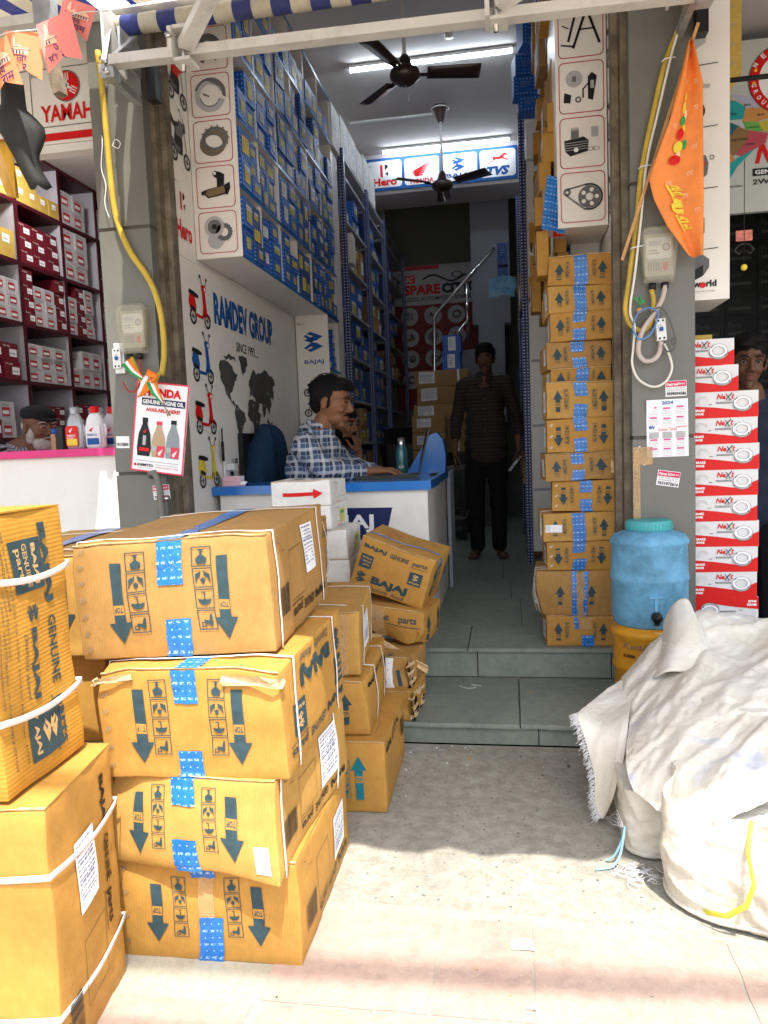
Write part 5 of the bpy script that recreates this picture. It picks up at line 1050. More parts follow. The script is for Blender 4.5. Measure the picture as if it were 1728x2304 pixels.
# chair with towel
t=empty('office_chair',(-1.22,4.02,.209),label='office chair draped with a dark blue towel behind the seated man',category='chair')
b=MB(); b.box(-.16,.22,-.24,.22,.40,.47,BLACKC); b.build('seat',t); b=MB(); b.tube([(0,0,.1),(0,0,.4)],.025,BPL,10)
for k in range(5): a=k*2*PI/5; b.tube([(0,0,.11),(.26*cos(a),.26*sin(a),.05)],.016,BPL,6)
b.build('base',t)
b=MB(); b.box(-.20,-.16,-.2,.2,.5,.98,BPL); b.tube([(-.02,-.23,.47),(-.02,-.25,.68),(.16,-.25,.70)],.015,BPL,8); b.build('backrest',t)
# ============================================================ PEOPLE
def caps(bm,p,r1,q,r2,n=10):
    """tapered capsule as a closed convex lump"""
    p=Vector(p); q=Vector(q); pts=[]
    for c,r in ((p,r1),(q,r2)):
        for i in range(1,6):
            t=PI*i/6
            for j in range(n): a=2*PI*j/n; pts.append(c+Vector((sin(t)*cos(a),sin(t)*sin(a),cos(t)))*r)
        pts.append(c+Vector((0,0,r))); pts.append(c-Vector((0,0,r)))
    vs=[bm.verts.new(v) for v in pts]; res=bmesh.ops.convex_hull(bm,input=vs)
    dead=list({e for e in res['geom_interior'] if isinstance(e,bmesh.types.BMVert)}|{e for e in res['geom_unused'] if isinstance(e,bmesh.types.BMVert)})
    bmesh.ops.delete(bm,geom=dead,context='VERTS')
def ell(bm,c,r,M=None):
    res=bmesh.ops.create_icosphere(bm,subdivisions=3,radius=1)
    for v in res['verts']:
        q=Vector((v.co.x*r[0],v.co.y*r[1],v.co.z*r[2]))
        if M: q=M@q
        v.co=q+Vector(c)
def remesh(name,prims,vox,m,parent,smooth=3,disp=None,fac=.5):
    bm=bmesh.new()
    for pr in prims:
        if pr[0]=='c': caps(bm,*pr[1:])
        else: ell(bm,*pr[1:])
    me=bpy.data.meshes.new(name); bm.to_mesh(me); bm.free(); o=bpy.data.objects.new(name,me); TMP.collection.objects.link(o)
    md=o.modifiers.new('r','REMESH'); md.mode='VOXEL'; md.voxel_size=vox; md.use_smooth_shade=True
    if smooth: s=o.modifiers.new('s','SMOOTH'); s.iterations=smooth; s.factor=fac
    TMP.view_layers[0].update(); dg=TMP.view_layers[0].depsgraph; dg.update(); new=bpy.data.meshes.new_from_object(o.evaluated_get(dg)); o.modifiers.clear(); o.data=new; bpy.data.meshes.remove(me); TMP.collection.objects.unlink(o); COL.objects.link(o)
    if disp:
        nn=[0.0]*(3*len(new.vertices)); new.vertices.foreach_get('normal',nn); cc=[0.0]*len(nn); new.vertices.foreach_get('co',cc); oc=[]
        for i in range(0,len(nn),3): oc.extend(disp(Vector(cc[i:i+3]),Vector(nn[i:i+3])))
        new.vertices.foreach_set('co',oc)
    new.name=name; new.materials.clear(); new.materials.append(m); new.polygons.foreach_set('use_smooth',[True]*len(new.polygons)); new.update(); o.parent=parent
    return o
def folds(a,f,sd,vert=1.0):
    def fn(c,n):
        q=noise.noise(Vector((c.x*f,c.y*f,c.z*f*vert+sd)))+.5*noise.noise(Vector((c.x*f*2.3,c.y*f*2.3,c.z*f*2.3*vert+sd*2)))
        return c+n*a*q
    return fn
def headM(c,yaw_,pitch_=0,roll_=0,s=1): return Matrix.Translation(c)@Matrix.Rotation(R(yaw_),4,'Z')@Matrix.Rotation(R(pitch_),4,'X')@Matrix.Rotation(R(roll_),4,'Y')@Matrix.Scale(s,4)
# head space: face looks to -y, x right of the viewer, z up; yaw 0 faces the street
def head_prims(M,slim=1.0,jaw=1.0):
    Q=M.to_3x3(); T=lambda x,y,z: M@Vector((x*slim,y,z)); sc=Q.col[0].length
    E=lambda x,y,z,a,b,c:('e',T(x,y,z),(a*slim,b,c),Q)
    L=[E(0,.014,.032,.074,.093,.083),E(0,-.012,-.012,.064,.078,.082),E(0,-.030,-.066,.047*jaw,.052,.040),E(0,-.066,-.096,.020*jaw,.018,.017),
       E(.034,-.062,-.024,.022,.022,.020),E(-.034,-.062,-.024,.022,.022,.020),E(.028,-.078,.032,.022,.010,.007),E(-.028,-.078,.032,.022,.010,.007),
       E(.0765,.008,-.008,.009,.018,.030),E(-.0765,.008,-.008,.009,.018,.030),E(.080,.002,.010,.006,.013,.013),E(-.080,.002,.010,.006,.013,.013),
       E(.013,-.094,-.030,.009,.011,.008),E(-.013,-.094,-.030,.009,.011,.008)]
    C=lambda a,r1,b_,r2:('c',T(*a),r1*sc,T(*b_),r2*sc)
    L+=[C((0,-.082,.024),.0075,(0,-.106,-.022),.0115),C((-.014,-.087,-.0555),.0055,(.014,-.087,-.0555),.0055),C((-.012,-.085,-.066),.0065,(.012,-.085,-.066),.0065),C((0,.012,-.055),.050,(0,.035,-.155),.056)]
    return L
def face_bits(M,parent,brow=True,must=0,eyes=True,hairm=None,lip=True,closed=False,slim=1.0):
    T=lambda x,y,z: M@Vector((x*slim,y,z)); Q=M.to_3x3()
    hm=hairm or HAIR
    if eyes:
        for s in (-1,1):
            b=MB(); b.sphere(T(s*.031,-.0745,.006),.0112 if not closed else .011,EYEW if not closed else SKIN,14,10,Q)
            if not closed:
                b.sphere(T(s*.031,-.0840,.0055),(.0062,.0034,.0062),BLK,10,6,Q)
            b.build('eye',parent)
            b=MB(); b.tube([T(s*.017,-.0865,.010),T(s*.025,-.0905,.0155),T(s*.037,-.0895,.0155),T(s*.046,-.080,.009)],[.0015,.0024,.0024,.0012],hm,6); b.build('eyelid',parent)
    if brow:
        for s in (-1,1):
            b=MB(); b.tube([T(s*.012,-.0905,.026),T(s*.026,-.0935,.034),T(s*.042,-.086,.033),T(s*.053,-.072,.026)],[.0022,.0042,.0040,.0012],hm,6); b.build('eyebrow',parent)
    if lip:
        b=MB(); b.tube([T(-.021,-.0855,-.061),T(-.008,-.0935,-.0565),T(0,-.0935,-.058),T(.008,-.0935,-.0565),T(.021,-.0855,-.061)],[.001,.0035,.0030,.0035,.001],LIP,6); b.tube([T(-.018,-.0855,-.063),T(0,-.0925,-.0675),T(.018,-.0855,-.063)],[.001,.0046,.001],LIP,6); b.build('lips',parent)
    if must:
        b=MB(); b.tube([T(-.032,-.078,-.056),T(-.018,-.092,-.0475),T(0,-.0965,-.0445),T(.018,-.092,-.0475),T(.032,-.078,-.056)],[.0015,.0045,.0045,.0045,.0015],hm,6); b.build('moustache',parent)
def hair(M,parent,prims,m=HAIR,vox=.0045,amp=.003,sd=1,name='hair'):
    Q=M.to_3x3(); T=lambda x,y,z: M@Vector((x,y,z)); L=[('e',T(*p[0]),p[1],Q) for p in prims]
    return remesh(name,L,vox,m,parent,1,folds(amp,45,sd,.4))
def strands(M,parent,n,sd,rad=(.083,.100,.079),cen=(0,.022,.052),fwd=-1,thick=.0011,low=-.35):
    rf=random.Random(sd); b=MB(); c=Vector(cen)
    for i in range(n):
        a=rf.uniform(0,2*PI); zz=rf.uniform(low,1); r=math.sqrt(max(0,1-zz*zz)); d=Vector((r*cos(a),r*sin(a),zz))
        if d.y<-.45 and zz<.62: continue
        if abs(d.x)>.75 and d.y<.1 and zz<.0: continue
        comb=Vector((d.x*.4,fwd*.55 if zz>.3 else .2,-1.0 if zz<.5 else -.15))+Vector((rf.gauss(0,.25),rf.gauss(0,.25),rf.gauss(0,.2)))
        P=[]; q=d.copy(); k=1.0+rf.uniform(.0,.03)
        for s in range(4):
            P.append(M@(c+Vector((q.x*rad[0],q.y*rad[1],q.z*rad[2]))*(k+.012*s*rf.random()))); q=(q+comb*.13).normalized()
        b.tube(P,[thick,thick,thick*.8,thick*.3],HAIR,3,cap=False)
    return b.build('hair_strands',parent)
def hand_prims(wr,d,pn,side=1,curl=25,s=1.0,spread=1.0):
    """palm and five fingers; d = pointing direction, pn = palm normal, thumb on +side of d x pn"""
    d=Vector(d).normalized(); pn=Vector(pn); pn=(pn-d*pn.dot(d)).normalized(); x=d.cross(pn)*side; wr=Vector(wr); L=[]
    L.append(('c',wr,.022*s,wr+d*.02*s,.024*s))
    for k,o in enumerate((.026,.009,-.009,-.026)): L.append(('c',wr+d*.02*s+x*o*.5*s,.016*s,wr+d*.085*s+x*o*s,.0125*s))
    for k,(o,ln) in enumerate(((.029,.068),(.0095,.077),(-.010,.071),(-.028,.055))):
        p=wr+d*.088*s+x*o*s*1.03; dd=(d+x*o*2.2*spread).normalized(); c=R(curl*(1+.12*k)); ln*=s; r=.0092*s
        for j,fr_ in enumerate((.42,.32,.26)):
            a=c*(j+.6); v=dd*cos(a)+pn*sin(a); q=p+v*ln*fr_; L.append(('c',p,r,q,r*.9)); p=q; r*=.9
    p=wr+d*.022*s+x*.022*s; v=(d*.55+x*.75+pn*.25).normalized(); q=p+v*.042*s; L.append(('c',p,.014*s,q,.011*s)); v2=(d*.85+x*.35+pn*.35).normalized(); q2=q+v2*.034*s; L.append(('c',q,.011*s,q2,.0095*s)); q3=q2+(d*.9+pn*.4).normalized()*.024*s; L.append(('c',q2,.0098*s,q3,.0078*s))
    return L
# ---- standing man by the rack
X0,Y0,Z0=-.175,5.84,.209
t=empty('person',(X0,Y0,Z0),label='young man with moustache in dark striped shirt and black trousers, standing in the aisle',category='person')
M=headM(Vector((.012,-.02,1.50)),-6,3,0,.98)
sh=.175
def Z(v): return Vector(v)
L=head_prims(M,.96,.95)+[('c',(0,0,1.30),.075,(0,0,1.36),.055),('c',(-sh+.03,0,1.305),.05,(sh-.03,0,1.305),.05),('c',(0,0,1.2),.085,(0,0,.92),.085),('c',(-.07,0,1.2),.07,(.07,0,1.2),.07)]
EL=(-.242,.03,1.03); WL=(-.252,-.07,.81); ER=(.258,.05,1.05); WR=(.268,-.06,.82)
for s,E_,W_ in ((-1,EL,WL),(1,ER,WR)):
    L+=[('c',(s*sh,0,1.30),.046,E_,.036),('c',E_,.036,W_,.023)]
    L+=[('c',(s*.085,0,.86),.08,(s*.09,-.01,.47),.055),('c',(s*.09,-.01,.47),.052,(s*.09,.02,.09),.034),('c',(s*.095,.01,.035),.032,(s*.12,-.12,.022),.024),('c',(s*.10,.03,.05),.034,(s*.10,.04,.03),.028)]
    for k in range(5): L.append(('c',(s*(.10+.013*k),-.12,.018),.010,(s*(.105+.014*k),-.158+.006*k,.014),.009))
L+=hand_prims(WL,(0,-.15,-1),(.9,.2,0),1,22)+hand_prims(WR,(-.05,-.2,-1),(-.9,.1,0),-1,30)
remesh('body',L,.0052,SKIND,t,2)
face_bits(M,t,must=1,slim=.96); hair(M,t,[((0,.018,.052),(.080,.096,.076)),((0,-.03,.092),(.066,.055,.036)),((.068,.02,.01),(.014,.045,.045)),((-.068,.02,.01),(.014,.045,.045)),((.03,-.055,.098),(.04,.03,.025))],sd=2)
P=[('c',(-sh+.02,0,1.32),.058,(sh-.02,0,1.32),.058),('c',(-.06,0,1.22),.105,(.06,0,1.22),.105),('c',(-.065,0,1.14),.103,(.065,0,1.14),.103),('c',(-.065,0,1.05),.103,(.065,0,1.05),.103),('c',(-.07,0,.96),.104,(.07,0,.96),.104),('c',(-.075,0,.87),.106,(.075,0,.87),.106),('c',(-.075,0,.79),.107,(.075,0,.79),.107),('c',(0,.01,1.36),.068,(0,.0,1.34),.075)]
for s,E_ in ((-1,EL),(1,ER)): 
    q=Vector(E_)+(Vector((WL if s<0 else WR))-Vector(E_))*.42; P+=[('c',(s*sh,0,1.31),.060,E_,.052),('c',E_,.052,q,.046),('c',q,.048,Vector(q)+Vector((0,0,.02)),.05)]
strands(M,t,260,5,cen=(0,.018,.052)); remesh('shirt',P,.0065,SHIRTS,t,2,folds(.008,9,3))
b=MB(); 
for s in (-1,1): b.add([(s*.012,-.085,1.375),(s*.055,-.055,1.405),(s*.075,-.03,1.39),(s*.060,-.085,1.335),(s*.025,-.115,1.30)],[(0,1,2,3,4)],SHIRTS)
b.add([(-.016,-.088,1.372),(.016,-.088,1.372),(.0,-.112,1.29)],[(0,1,2)],SKIND); 
for k in range(5): b.sphere((.0,-.107,1.2-.075*k),(.005,.003,.005),GREY,8,5)
b.build('collar',t)
P=[('c',(-.07,0,.86),.092,(.07,0,.86),.092)]
for s in (-1,1): P+=[('c',(s*.08,0,.82),.096,(s*.09,-.01,.47),.072),('c',(s*.09,-.01,.47),.072,(s*.092,.01,.09),.062)]
remesh('trousers',P,.0075,BLACKC,t,2,folds(.007,8,9))
for s in (-1,1):
    b=MB(); b.tube([(s*.10,.06,.008),(s*.115,-.05,.008),(s*.125,-.15,.008)],[.034,.032,.036],mat('sandal',(.06,.03,.02),.7),10); b.v=[Vector((v.x,v.y,.004+(v.z)*.25)) for v in b.v]; b.tube([(s*.075,-.09,.03),(s*.115,-.10,.052),(s*.155,-.08,.03)],.006,MATS['sandal'],6); b.build('sandal',t)
ph=MB(); ph.box(-.004,.004,-.035,.035,-.07,.07,BPL,{'l':WPR}); ph.build('mobile_phone',loc=(X0+.215,Y0-.10,Z0+.71),rot=(0,R(40),R(20)),label='thin bright phone held in the left hand of the standing man',category='phone')
t.scale=(.92,.95,1.0)
# ---- seated man in plaid
X0,Y0,Z0=-1.0,3.86,.209
t=empty('person',(X0,Y0,Z0),label='man in a blue and white plaid shirt typing on a laptop, seen in profile',category='person')
M=headM(Vector((.105,-.04,1.070)),82,12,0,1.03)
shN=Vector((.0,-.19,.855)); shF=Vector((.02,.17,.86)); eN=Vector((.09,-.215,.752)); wN=Vector((.285,-.09,.727)); eF=Vector((.11,.2,.76)); wF=Vector((.29,.06,.727))
L=head_prims(M,1.04,1.08)+[('c',(.06,-.02,.97),.058,(.01,-.01,.86),.07),('c',(0,-.12,.84),.055,(.01,.12,.84),.055),('c',(-.02,0,.78),.09,(-.04,0,.3),.10),
 ('c',shN,.05,eN,.04),('c',eN,.038,wN,.026),('c',shF,.05,eF,.04),('c',eF,.038,wF,.026),('c',(-.02,-.09,.30),.085,(.36,-.10,.30),.06),('c',(-.02,.09,.30),.085,(.36,.10,.30),.06),('c',(.36,-.1,.30),.055,(.36,-.1,.03),.04),('c',(.36,.1,.30),.055,(.36,.1,.03),.04),('c',(.36,-.1,.03),.03,(.5,-.1,.02),.025),('c',(.36,.1,.03),.03,(.5,.1,.02),.025)]
L+=hand_prims(wN,(1,.18,.0),(0,0,-1),1,16,.98)+hand_prims(wF,(1,-.1,0),(0,0,-1),-1,16,.98)
remesh('body',L,.0042,SKIN,t,2)
face_bits(M,t,must=1,closed=True,slim=1.04); hair(M,t,[((0,.024,.054),(.080,.096,.074)),((0,.058,.0),(.070,.052,.07)),((.073,.030,.03),(.013,.050,.045)),((-.073,.030,.03),(.013,.050,.045)),((.076,-.012,-.004),(.006,.009,.028)),((-.076,-.012,-.004),(.006,.009,.028)),((.0,-.040,.096),(.052,.046,.026)),((.02,-.075,.078),(.035,.018,.014))],sd=5)
P=[('c',(-.02,-.13,.86),.066,(.0,.12,.86),.066),('c',(-.03,-.08,.76),.112,(-.02,.08,.76),.112),('c',(-.05,-.07,.62),.120,(-.05,.07,.62),.120),('c',(-.06,-.06,.45),.130,(-.06,.06,.45),.130),('c',(.05,-.02,.940),.068,(.0,0,.88),.095),('c',(.06,-.01,.86),.075,(.0,0,.76),.115),('c',(-.035,0,.93),.05,(-.05,0,.84),.085),
 ('c',shN,.068,eN,.058),('c',eN,.056,wN-Vector((.03,.012,0)),.040),('c',shF,.066,eF,.056),('c',eF,.056,wF-Vector((.03,0,0)),.042)]
strands(M,t,520,7,rad=(.082,.098,.077),cen=(0,.024,.054)); remesh('plaid_shirt',P,.0055,PLAID,t,2,folds(.012,8,4))
b=MB(); b.tube([(.095,-.045,.945),(.05,-.085,.955),(-.01,-.06,.975),(-.03,0,.98),(-.01,.06,.97),(.06,.07,.95)],[.008,.014,.016,.016,.016,.010],PLAID,8); b.build('collar',t)
P=[('c',(-.02,-.09,.31),.10,(.36,-.10,.31),.075),('c',(-.02,.09,.31),.10,(.36,.10,.31),.075),('c',(.36,-.1,.30),.07,(.36,-.1,.08),.06),('c',(.36,.1,.30),.07,(.36,.1,.08),.06)]
remesh('trousers',P,.01,BLACKC,t,1)
# towel over the chair back
ct=bpy.data.objects['office_chair']
b=MB(); rows=[]
for i in range(15):
    s=i/14
    row=[]
    for j in range(13):
        y=-.27+.50*j/12; a=PI*min(1,max(0,(s-.42)/.16)); 
        arch=1-.55*abs(2*j/12-1)**2.4
        if s<.42: x=-.235-.02*cos(j); z=.42+(.60*arch)*(s/.42)
        elif s>.58: x=-.13+.05*(s-.58)/.42; z=.42+(.60*arch)*(1-(s-.58)/.42*(.8 if j>3 else 1.0))
        else: x=-.185-.05*cos(a); z=.42+.60*arch+.03*sin(a)
        q=noise.noise(Vector((j*.55,s*3,2))); row.append((x+.045*q+.018*sin(j*1.7+s*2),y+.02*noise.noise(Vector((s*5,j*.4,6))),z+.015*noise.noise(Vector((j*.8,s*6,1)))))
    rows.append(row)
b.grid(rows,TOWEL); o=b.build('towel',label='dark blue towel draped over the office chair back',category='towel'); o.location=(-1.14,4.0,.235); o.scale=(.9,.82,.96); md=o.modifiers.new('t','SOLIDIFY'); md.thickness=.01; md=o.modifiers.new('s','SUBSURF'); md.levels=1; md.render_levels=1; o.rotation_euler=(0,0,R(-12))
t.scale=(1.04,1.04,1.045)
# ---- man behind him with hand at his mouth
X0,Y0,Z0=-1.03,4.55,.209
t=empty('person',(X0,Y0,Z0),label='bearded man mostly hidden behind the plaid-shirt man, hand held at his mouth',category='person')
M=headM(Vector((.045,-.03,1.02)),60,8,0,.98)
L=head_prims(M,1.0,1.05)+[('c',(.0,0,.92),.058,(-.02,0,.80),.07),('c',(-.02,-.15,.76),.055,(-.02,.15,.76),.055),('c',(-.02,0,.70),.09,(-.03,0,.3),.10),('c',(-.02,-.17,.75),.048,(.12,-.16,.60),.036),('c',(.12,-.16,.60),.034,(.145,-.10,.83),.024),('c',(-.02,.17,.75),.048,(.1,.16,.56),.036),('c',(.1,.16,.56),.034,(.2,.05,.50),.024),('c',(-.02,-.09,.30),.085,(.36,-.10,.30),.06),('c',(-.02,.09,.30),.085,(.36,.10,.30),.06),('c',(.36,-.1,.30),.055,(.36,-.1,.03),.04),('c',(.36,.1,.30),.055,(.36,.1,.03),.04)]
L+=hand_prims((.145,-.10,.84),(-.15,.1,1),(-.8,.3,0),1,38,.95)+hand_prims((.2,.05,.5),(1,-.2,0),(0,0,-1),-1,20)
remesh('body',L,.005,SKIN,t,2); face_bits(M,t,must=1)
hair(M,t,[((0,.018,.052),(.080,.096,.076)),((0,.05,.02),(.07,.05,.06))],sd=8); hair(M,t,[((0,-.045,-.088),(.05,.048,.04)),((.05,-.012,-.05),(.016,.03,.04)),((-.05,-.012,-.05),(.016,.03,.04))],sd=9,name='beard')
remesh('shirt',[('c',(-.02,-.14,.76),.066,(-.02,.14,.76),.066),('c',(-.03,-.08,.66),.115,(-.02,.08,.66),.115),('c',(-.05,-.06,.40),.125,(-.05,.06,.40),.125),('c',(-.02,-.17,.75),.06,(.12,-.16,.60),.05),('c',(-.02,.17,.75),.06,(.1,.16,.56),.05)],.008,BLACKC,t,2)
# ---- old man in the left shop
X0,Y0,Z0=-2.50,3.72,.165
t=empty('person',(X0,Y0,Z0),label='old man with black cap and white beard behind the pink counter',category='person')
M=headM(Vector((.04,-.02,1.10)),64,8,0,1.0)
L=head_prims(M,1.0,1.0)+[('c',(-.02,0,1.02),.058,(-.12,0,.97),.07),('c',(-.13,-.14,.94),.055,(-.13,.14,.94),.055),('c',(-.12,0,.86),.09,(-.03,0,.3),.10),('c',(-.12,-.17,.93),.048,(.05,-.18,.70),.036),('c',(.05,-.18,.70),.036,(.1,-.18,.62),.036),('c',(.1,-.18,.62),.034,(.26,-.08,.66),.024),('c',(-.12,.17,.93),.048,(.1,.18,.62),.036),('c',(.1,.18,.62),.034,(.26,.08,.66),.024),('c',(-.02,-.09,.30),.085,(.3,-.10,.30),.06),('c',(-.02,.09,.30),.085,(.3,.10,.30),.06)]
L+=hand_prims((.26,-.08,.66),(1,.2,0),(0,0,-1),1,18)+hand_prims((.26,.08,.66),(1,-.2,0),(0,0,-1),-1,18)
remesh('body',L,.005,SKIND,t,2); face_bits(M,t,hairm=BEARD,must=1,closed=True)
b=MB(); rows=[((0,.012,.078),(.096,.112,.040)),((0,-.062,.062),(.070,.050,.012))]; hair(M,t,[((0,.018,.066),(.084,.102,.050)),((0,-.072,.045),(.056,.040,.008))],m=BLACKC,amp=.002,sd=3,name='cap')
hair(M,t,[((0,-.046,-.086),(.058,.056,.045)),((0,-.056,-.130),(.036,.03,.035)),((.056,-.006,-.045),(.018,.035,.045)),((-.056,-.006,-.045),(.018,.035,.045)),((0,.07,.0),(.06,.035,.045))],m=BEARD,sd=12,name='beard')
remesh('striped_shirt',[('c',(-.13,-.14,.95),.066,(-.13,.14,.95),.066),('c',(-.12,-.08,.84),.118,(-.12,.08,.84),.118),('c',(-.08,-.06,.65),.125,(-.08,.06,.65),.125),('c',(-.05,-.06,.45),.125,(-.05,.06,.45),.125),('c',(-.04,0,1.00),.062,(-.12,0,.96),.08),('c',(-.12,-.17,.93),.062,(.05,-.18,.70),.055),('c',(.05,-.18,.70),.055,(.1,-.18,.62),.05),('c',(.1,-.18,.62),.05,(.2,-.11,.65),.04),('c',(-.12,.17,.93),.062,(.1,.18,.62),.05),('c',(.1,.18,.62),.05,(.2,.11,.65),.04)],.006,SHIRTO,t,2,folds(.008,9,2))
# ---- young man on the right
X0,Y0,Z0=1.075,3.66,.15
t=empty('person',(X0,Y0,Z0),label='young man in a dark navy t-shirt peering round the red and white boxes',category='person')
M=headM(Vector((-.03,-.06,1.245)),-6,6,4,1.0)
L=head_prims(M,.95,.9)+[('c',(0,0,1.05),.07,(0,-.02,1.12),.052),('c',(-.14,0,1.04),.048,(.14,0,1.04),.048),('c',(0,0,.95),.08,(0,0,.66),.08)]
WL=(-.2,-.03,.52); WR=(.225,-.04,.50)
for s,E_,W_ in ((-1,(-.2,.02,.76),WL),(1,(.215,.02,.76),WR)):
    L+=[('c',(s*.16,0,1.03),.044,E_,.034),('c',E_,.034,W_,.022),('c',(s*.08,0,.62),.08,(s*.09,0,.36),.055),('c',(s*.09,0,.36),.05,(s*.09,.02,.05),.035),('c',(s*.09,.02,.03),.03,(s*.1,-.12,.02),.025)]
L+=hand_prims(WL,(0,-.1,-1),(1,0,0),1,25)+hand_prims(WR,(0,-.1,-1),(-1,0,0),-1,25)
remesh('body',L,.0048,SKIND,t,2); face_bits(M,t,must=0,slim=.95)
hair(M,t,[((0,.020,.058),(.079,.094,.078)),((0,-.038,.098),(.062,.046,.030)),((.068,.022,.015),(.010,.040,.05)),((-.068,.022,.015),(.010,.040,.05)),((-.02,-.070,.080),(.040,.016,.014))],sd=6)
strands(M,t,420,9,rad=(.084,.100,.083),cen=(0,.016,.056)); remesh('t_shirt',[('c',(-.135,0,1.05),.056,(.135,0,1.05),.056),('c',(-.06,0,.95),.105,(.06,0,.95),.105),('c',(-.06,0,.83),.104,(.06,0,.83),.104),('c',(-.06,0,.72),.104,(.06,0,.72),.104),('c',(-.06,0,.60),.106,(.06,0,.60),.106),('c',(-.16,0,1.03),.058,(-.185,.01,.88),.056),('c',(.16,0,1.03),.058,(.19,.01,.88),.056),('c',(0,.012,1.09),.058,(0,.0,1.06),.075),('c',(-.085,0,1.085),.05,(.085,0,1.085),.05),('c',(-.13,0,1.06),.058,(.13,0,1.06),.058)],.006,NAVYC,t,2,folds(.006,10,5))
remesh('trousers',[('c',(-.05,0,.60),.095,(.05,0,.60),.095),('c',(-.08,0,.58),.09,(-.09,0,.36),.065),('c',(.08,0,.58),.09,(.09,0,.36),.065),('c',(-.09,0,.36),.065,(-.09,.01,.08),.055),('c',(.09,0,.36),.065,(.09,.01,.08),.055)],.008,BLACKC,t,1)
# ============================================================ NEIGHBOURING SHOPS
# left shop: maroon shelves along its wall, facing the aisle
ZS=[1.22,1.58,1.945,2.325,2.70,3.06]; YS=[3.70,4.44,4.935,5.40,6.40]
t=empty('shelf_unit',(-3.2,3.5,.15),label='maroon and white shelf unit filled with red and white boxes in the left shop',category='shelving')
for z in ZS: b=MB(); b.box(-.2,.2,0.0,2.95,z-.15-.012,z-.15+.012,MAROON); b.build('shelf_board',t)
for y in [3.52]+YS: b=MB(); b.box(-.198,.196,y-3.5-.010,y-3.5+.010,.95,2.9,LAV); b.box(.196,.202,y-3.5-.014,y-3.5+.014,.95,2.92,MAROON); b.build('divider',t)
b=MB(); b.box(-.21,-.2,0,2.95,.9,2.92,LAV); b.build('back_panel',t)
REDBOX=mat('maroon_card',(.15,.009,.020),.45,var=.2,vs=20); WHB=mat('white_card',(.55,.54,.56),.45,var=.12,vs=12); REDP=mat('red_label',(.45,.03,.05),.5)
rn=random.Random(21)
def wbox(w,d,h,base,lm,code):
    key=('lw',w,d,h,base.name,code)
    if key in PK: return PK[key]
    b=MB(); b.box(-d,0,-w/2,w/2,0,h,base); fr=Fr((0,-w/2,0),(0,1,0),(0,0,1),(1,0,0),w,h)
    if base is WHB: text(b,fr,'Honda',w*.1,h*.76,w*.5,h*.12,GREY,0); rect(b,fr,w*.12,h*.2,w*.55,h*.48,lm,1,1); rect(b,fr,w*.16,h*.3,w*.44,h*.2,PAPER,2,1); rect(b,fr,w*.14,h*.12,w*.5,h*.04,PLBL,2,1)
    elif base is REDBOX: rect(b,fr,w*.45,h*.25,w*.45,h*.42,PAPER,1,1); rect(b,fr,w*.5,h*.4,w*.3,h*.05,PLBL,2,1); text(b,fr,'Honda',w*.1,h*.78,w*.4,h*.1,PAPER,0)
    else: rect(b,fr,w*.3,h*.5,w*.4,h*.3,PAPER,1,1); rect(b,fr,w*.35,h*.6,w*.25,h*.04,PLBL,2,1)
    fl=Fr((-d,-w/2,0),(1,0,0),(0,0,1),(0,-1,0),d,h)
    if base is WHB: line(b,fl,[(d*.4,h*.3),(d*.6,h*.7)],.006,BLK,1); line(b,fl,[(d*.6,h*.3),(d*.45,h*.6)],.004,BLK,1); line(b,fl,[(d*.3,h*.45),(d*.75,h*.6)],.004,BLK,1)
    me=b.build('stock_box').data; PK[key]=me; bpy.data.objects.remove([o for o in bpy.data.objects if o.data==me][0]); return me
cells=[(0,[WHB],.12,.13,3),(1,[WHB],.11,.12,3),(2,[WHB],.12,.12,3),(3,[CARDY],.16,.14,2),(4,[REDBOX],.15,.12,2)]
for r in range(5):
    for c in range(4):
        y0,y1=YS[c]+.012,YS[c+1]-.012; z0=ZS[r]+.0125; H=ZS[r+1]-ZS[r]-.03
        if c==0: y0=3.72
        pick={(4,0):(CARDY,.17,.11),(4,1):(CARDY,.115,.11),(4,2):(WHB,.15,.112),(4,3):(WHB,.22,.11),(3,0):(CARDY,.17,.17),(3,1):(REDBOX,.14,.085),(3,2):(WHB,.15,.114),(3,3):(WHB,.22,.11),(2,0):(WHB,.115,.085),(2,1):(WHB,.115,.085),(2,2):(WHB,.11,.085),(2,3):(WHB,.2,.1),(1,0):(REDBOX,.16,.11),(1,1):(WHB,.14,.080),(1,2):(WHB,.13,.13),(1,3):(WHB,.2,.12),(0,0):(WHB,.14,.11),(0,1):(REDBOX,.12,.07),(0,2):(REDBOX,.11,.08),(0,3):(WHB,.2,.12)}[(r,c)]
        base,w,h=pick; y=y0; full=(1.0 if r>=2 else .9)*(.72 if (r,c)==(4,1) else 1)
        while y+w<y1:
            k=int(H*rn.uniform(full-.15,full)/h) if (r,c) not in ((3,2),(4,2)) else 3
            bs=base if rn.random()<.85 else REDBOX
            if base is CARDY: bs=base
            for q in range(max(1,k)):
                if z0+(q+1)*h>ZS[r+1]-.013: break
                nm_={'maroon_card':'maroon','white_card':'white and red','cardboard_yellow':'plain brown'}[bs.name]
                put(wbox(w,.2,h,bs,REDP,rn.randrange(2)),'stock_box',(-3.0-rn.uniform(.0,.012),y+w/2,z0+q*h),0,'%s stock box in the %s bay, %s shelf of the maroon unit'%(nm_,ORD[c],ROWN[r]),'stock box','stock boxes in the left shop',(1,.98,.99))
            y+=w+.002
for j,y in enumerate((4.5,4.72,4.94,5.16)):
    put(wbox(.2,.2,.12,REDBOX,REDP,0),'stock_box',(-3.03,y,3.075-.0),0,'maroon stock box lying on top of the maroon shelf unit, %s along'%ORD[j],'stock box','maroon boxes on top of the left unit') if False else None
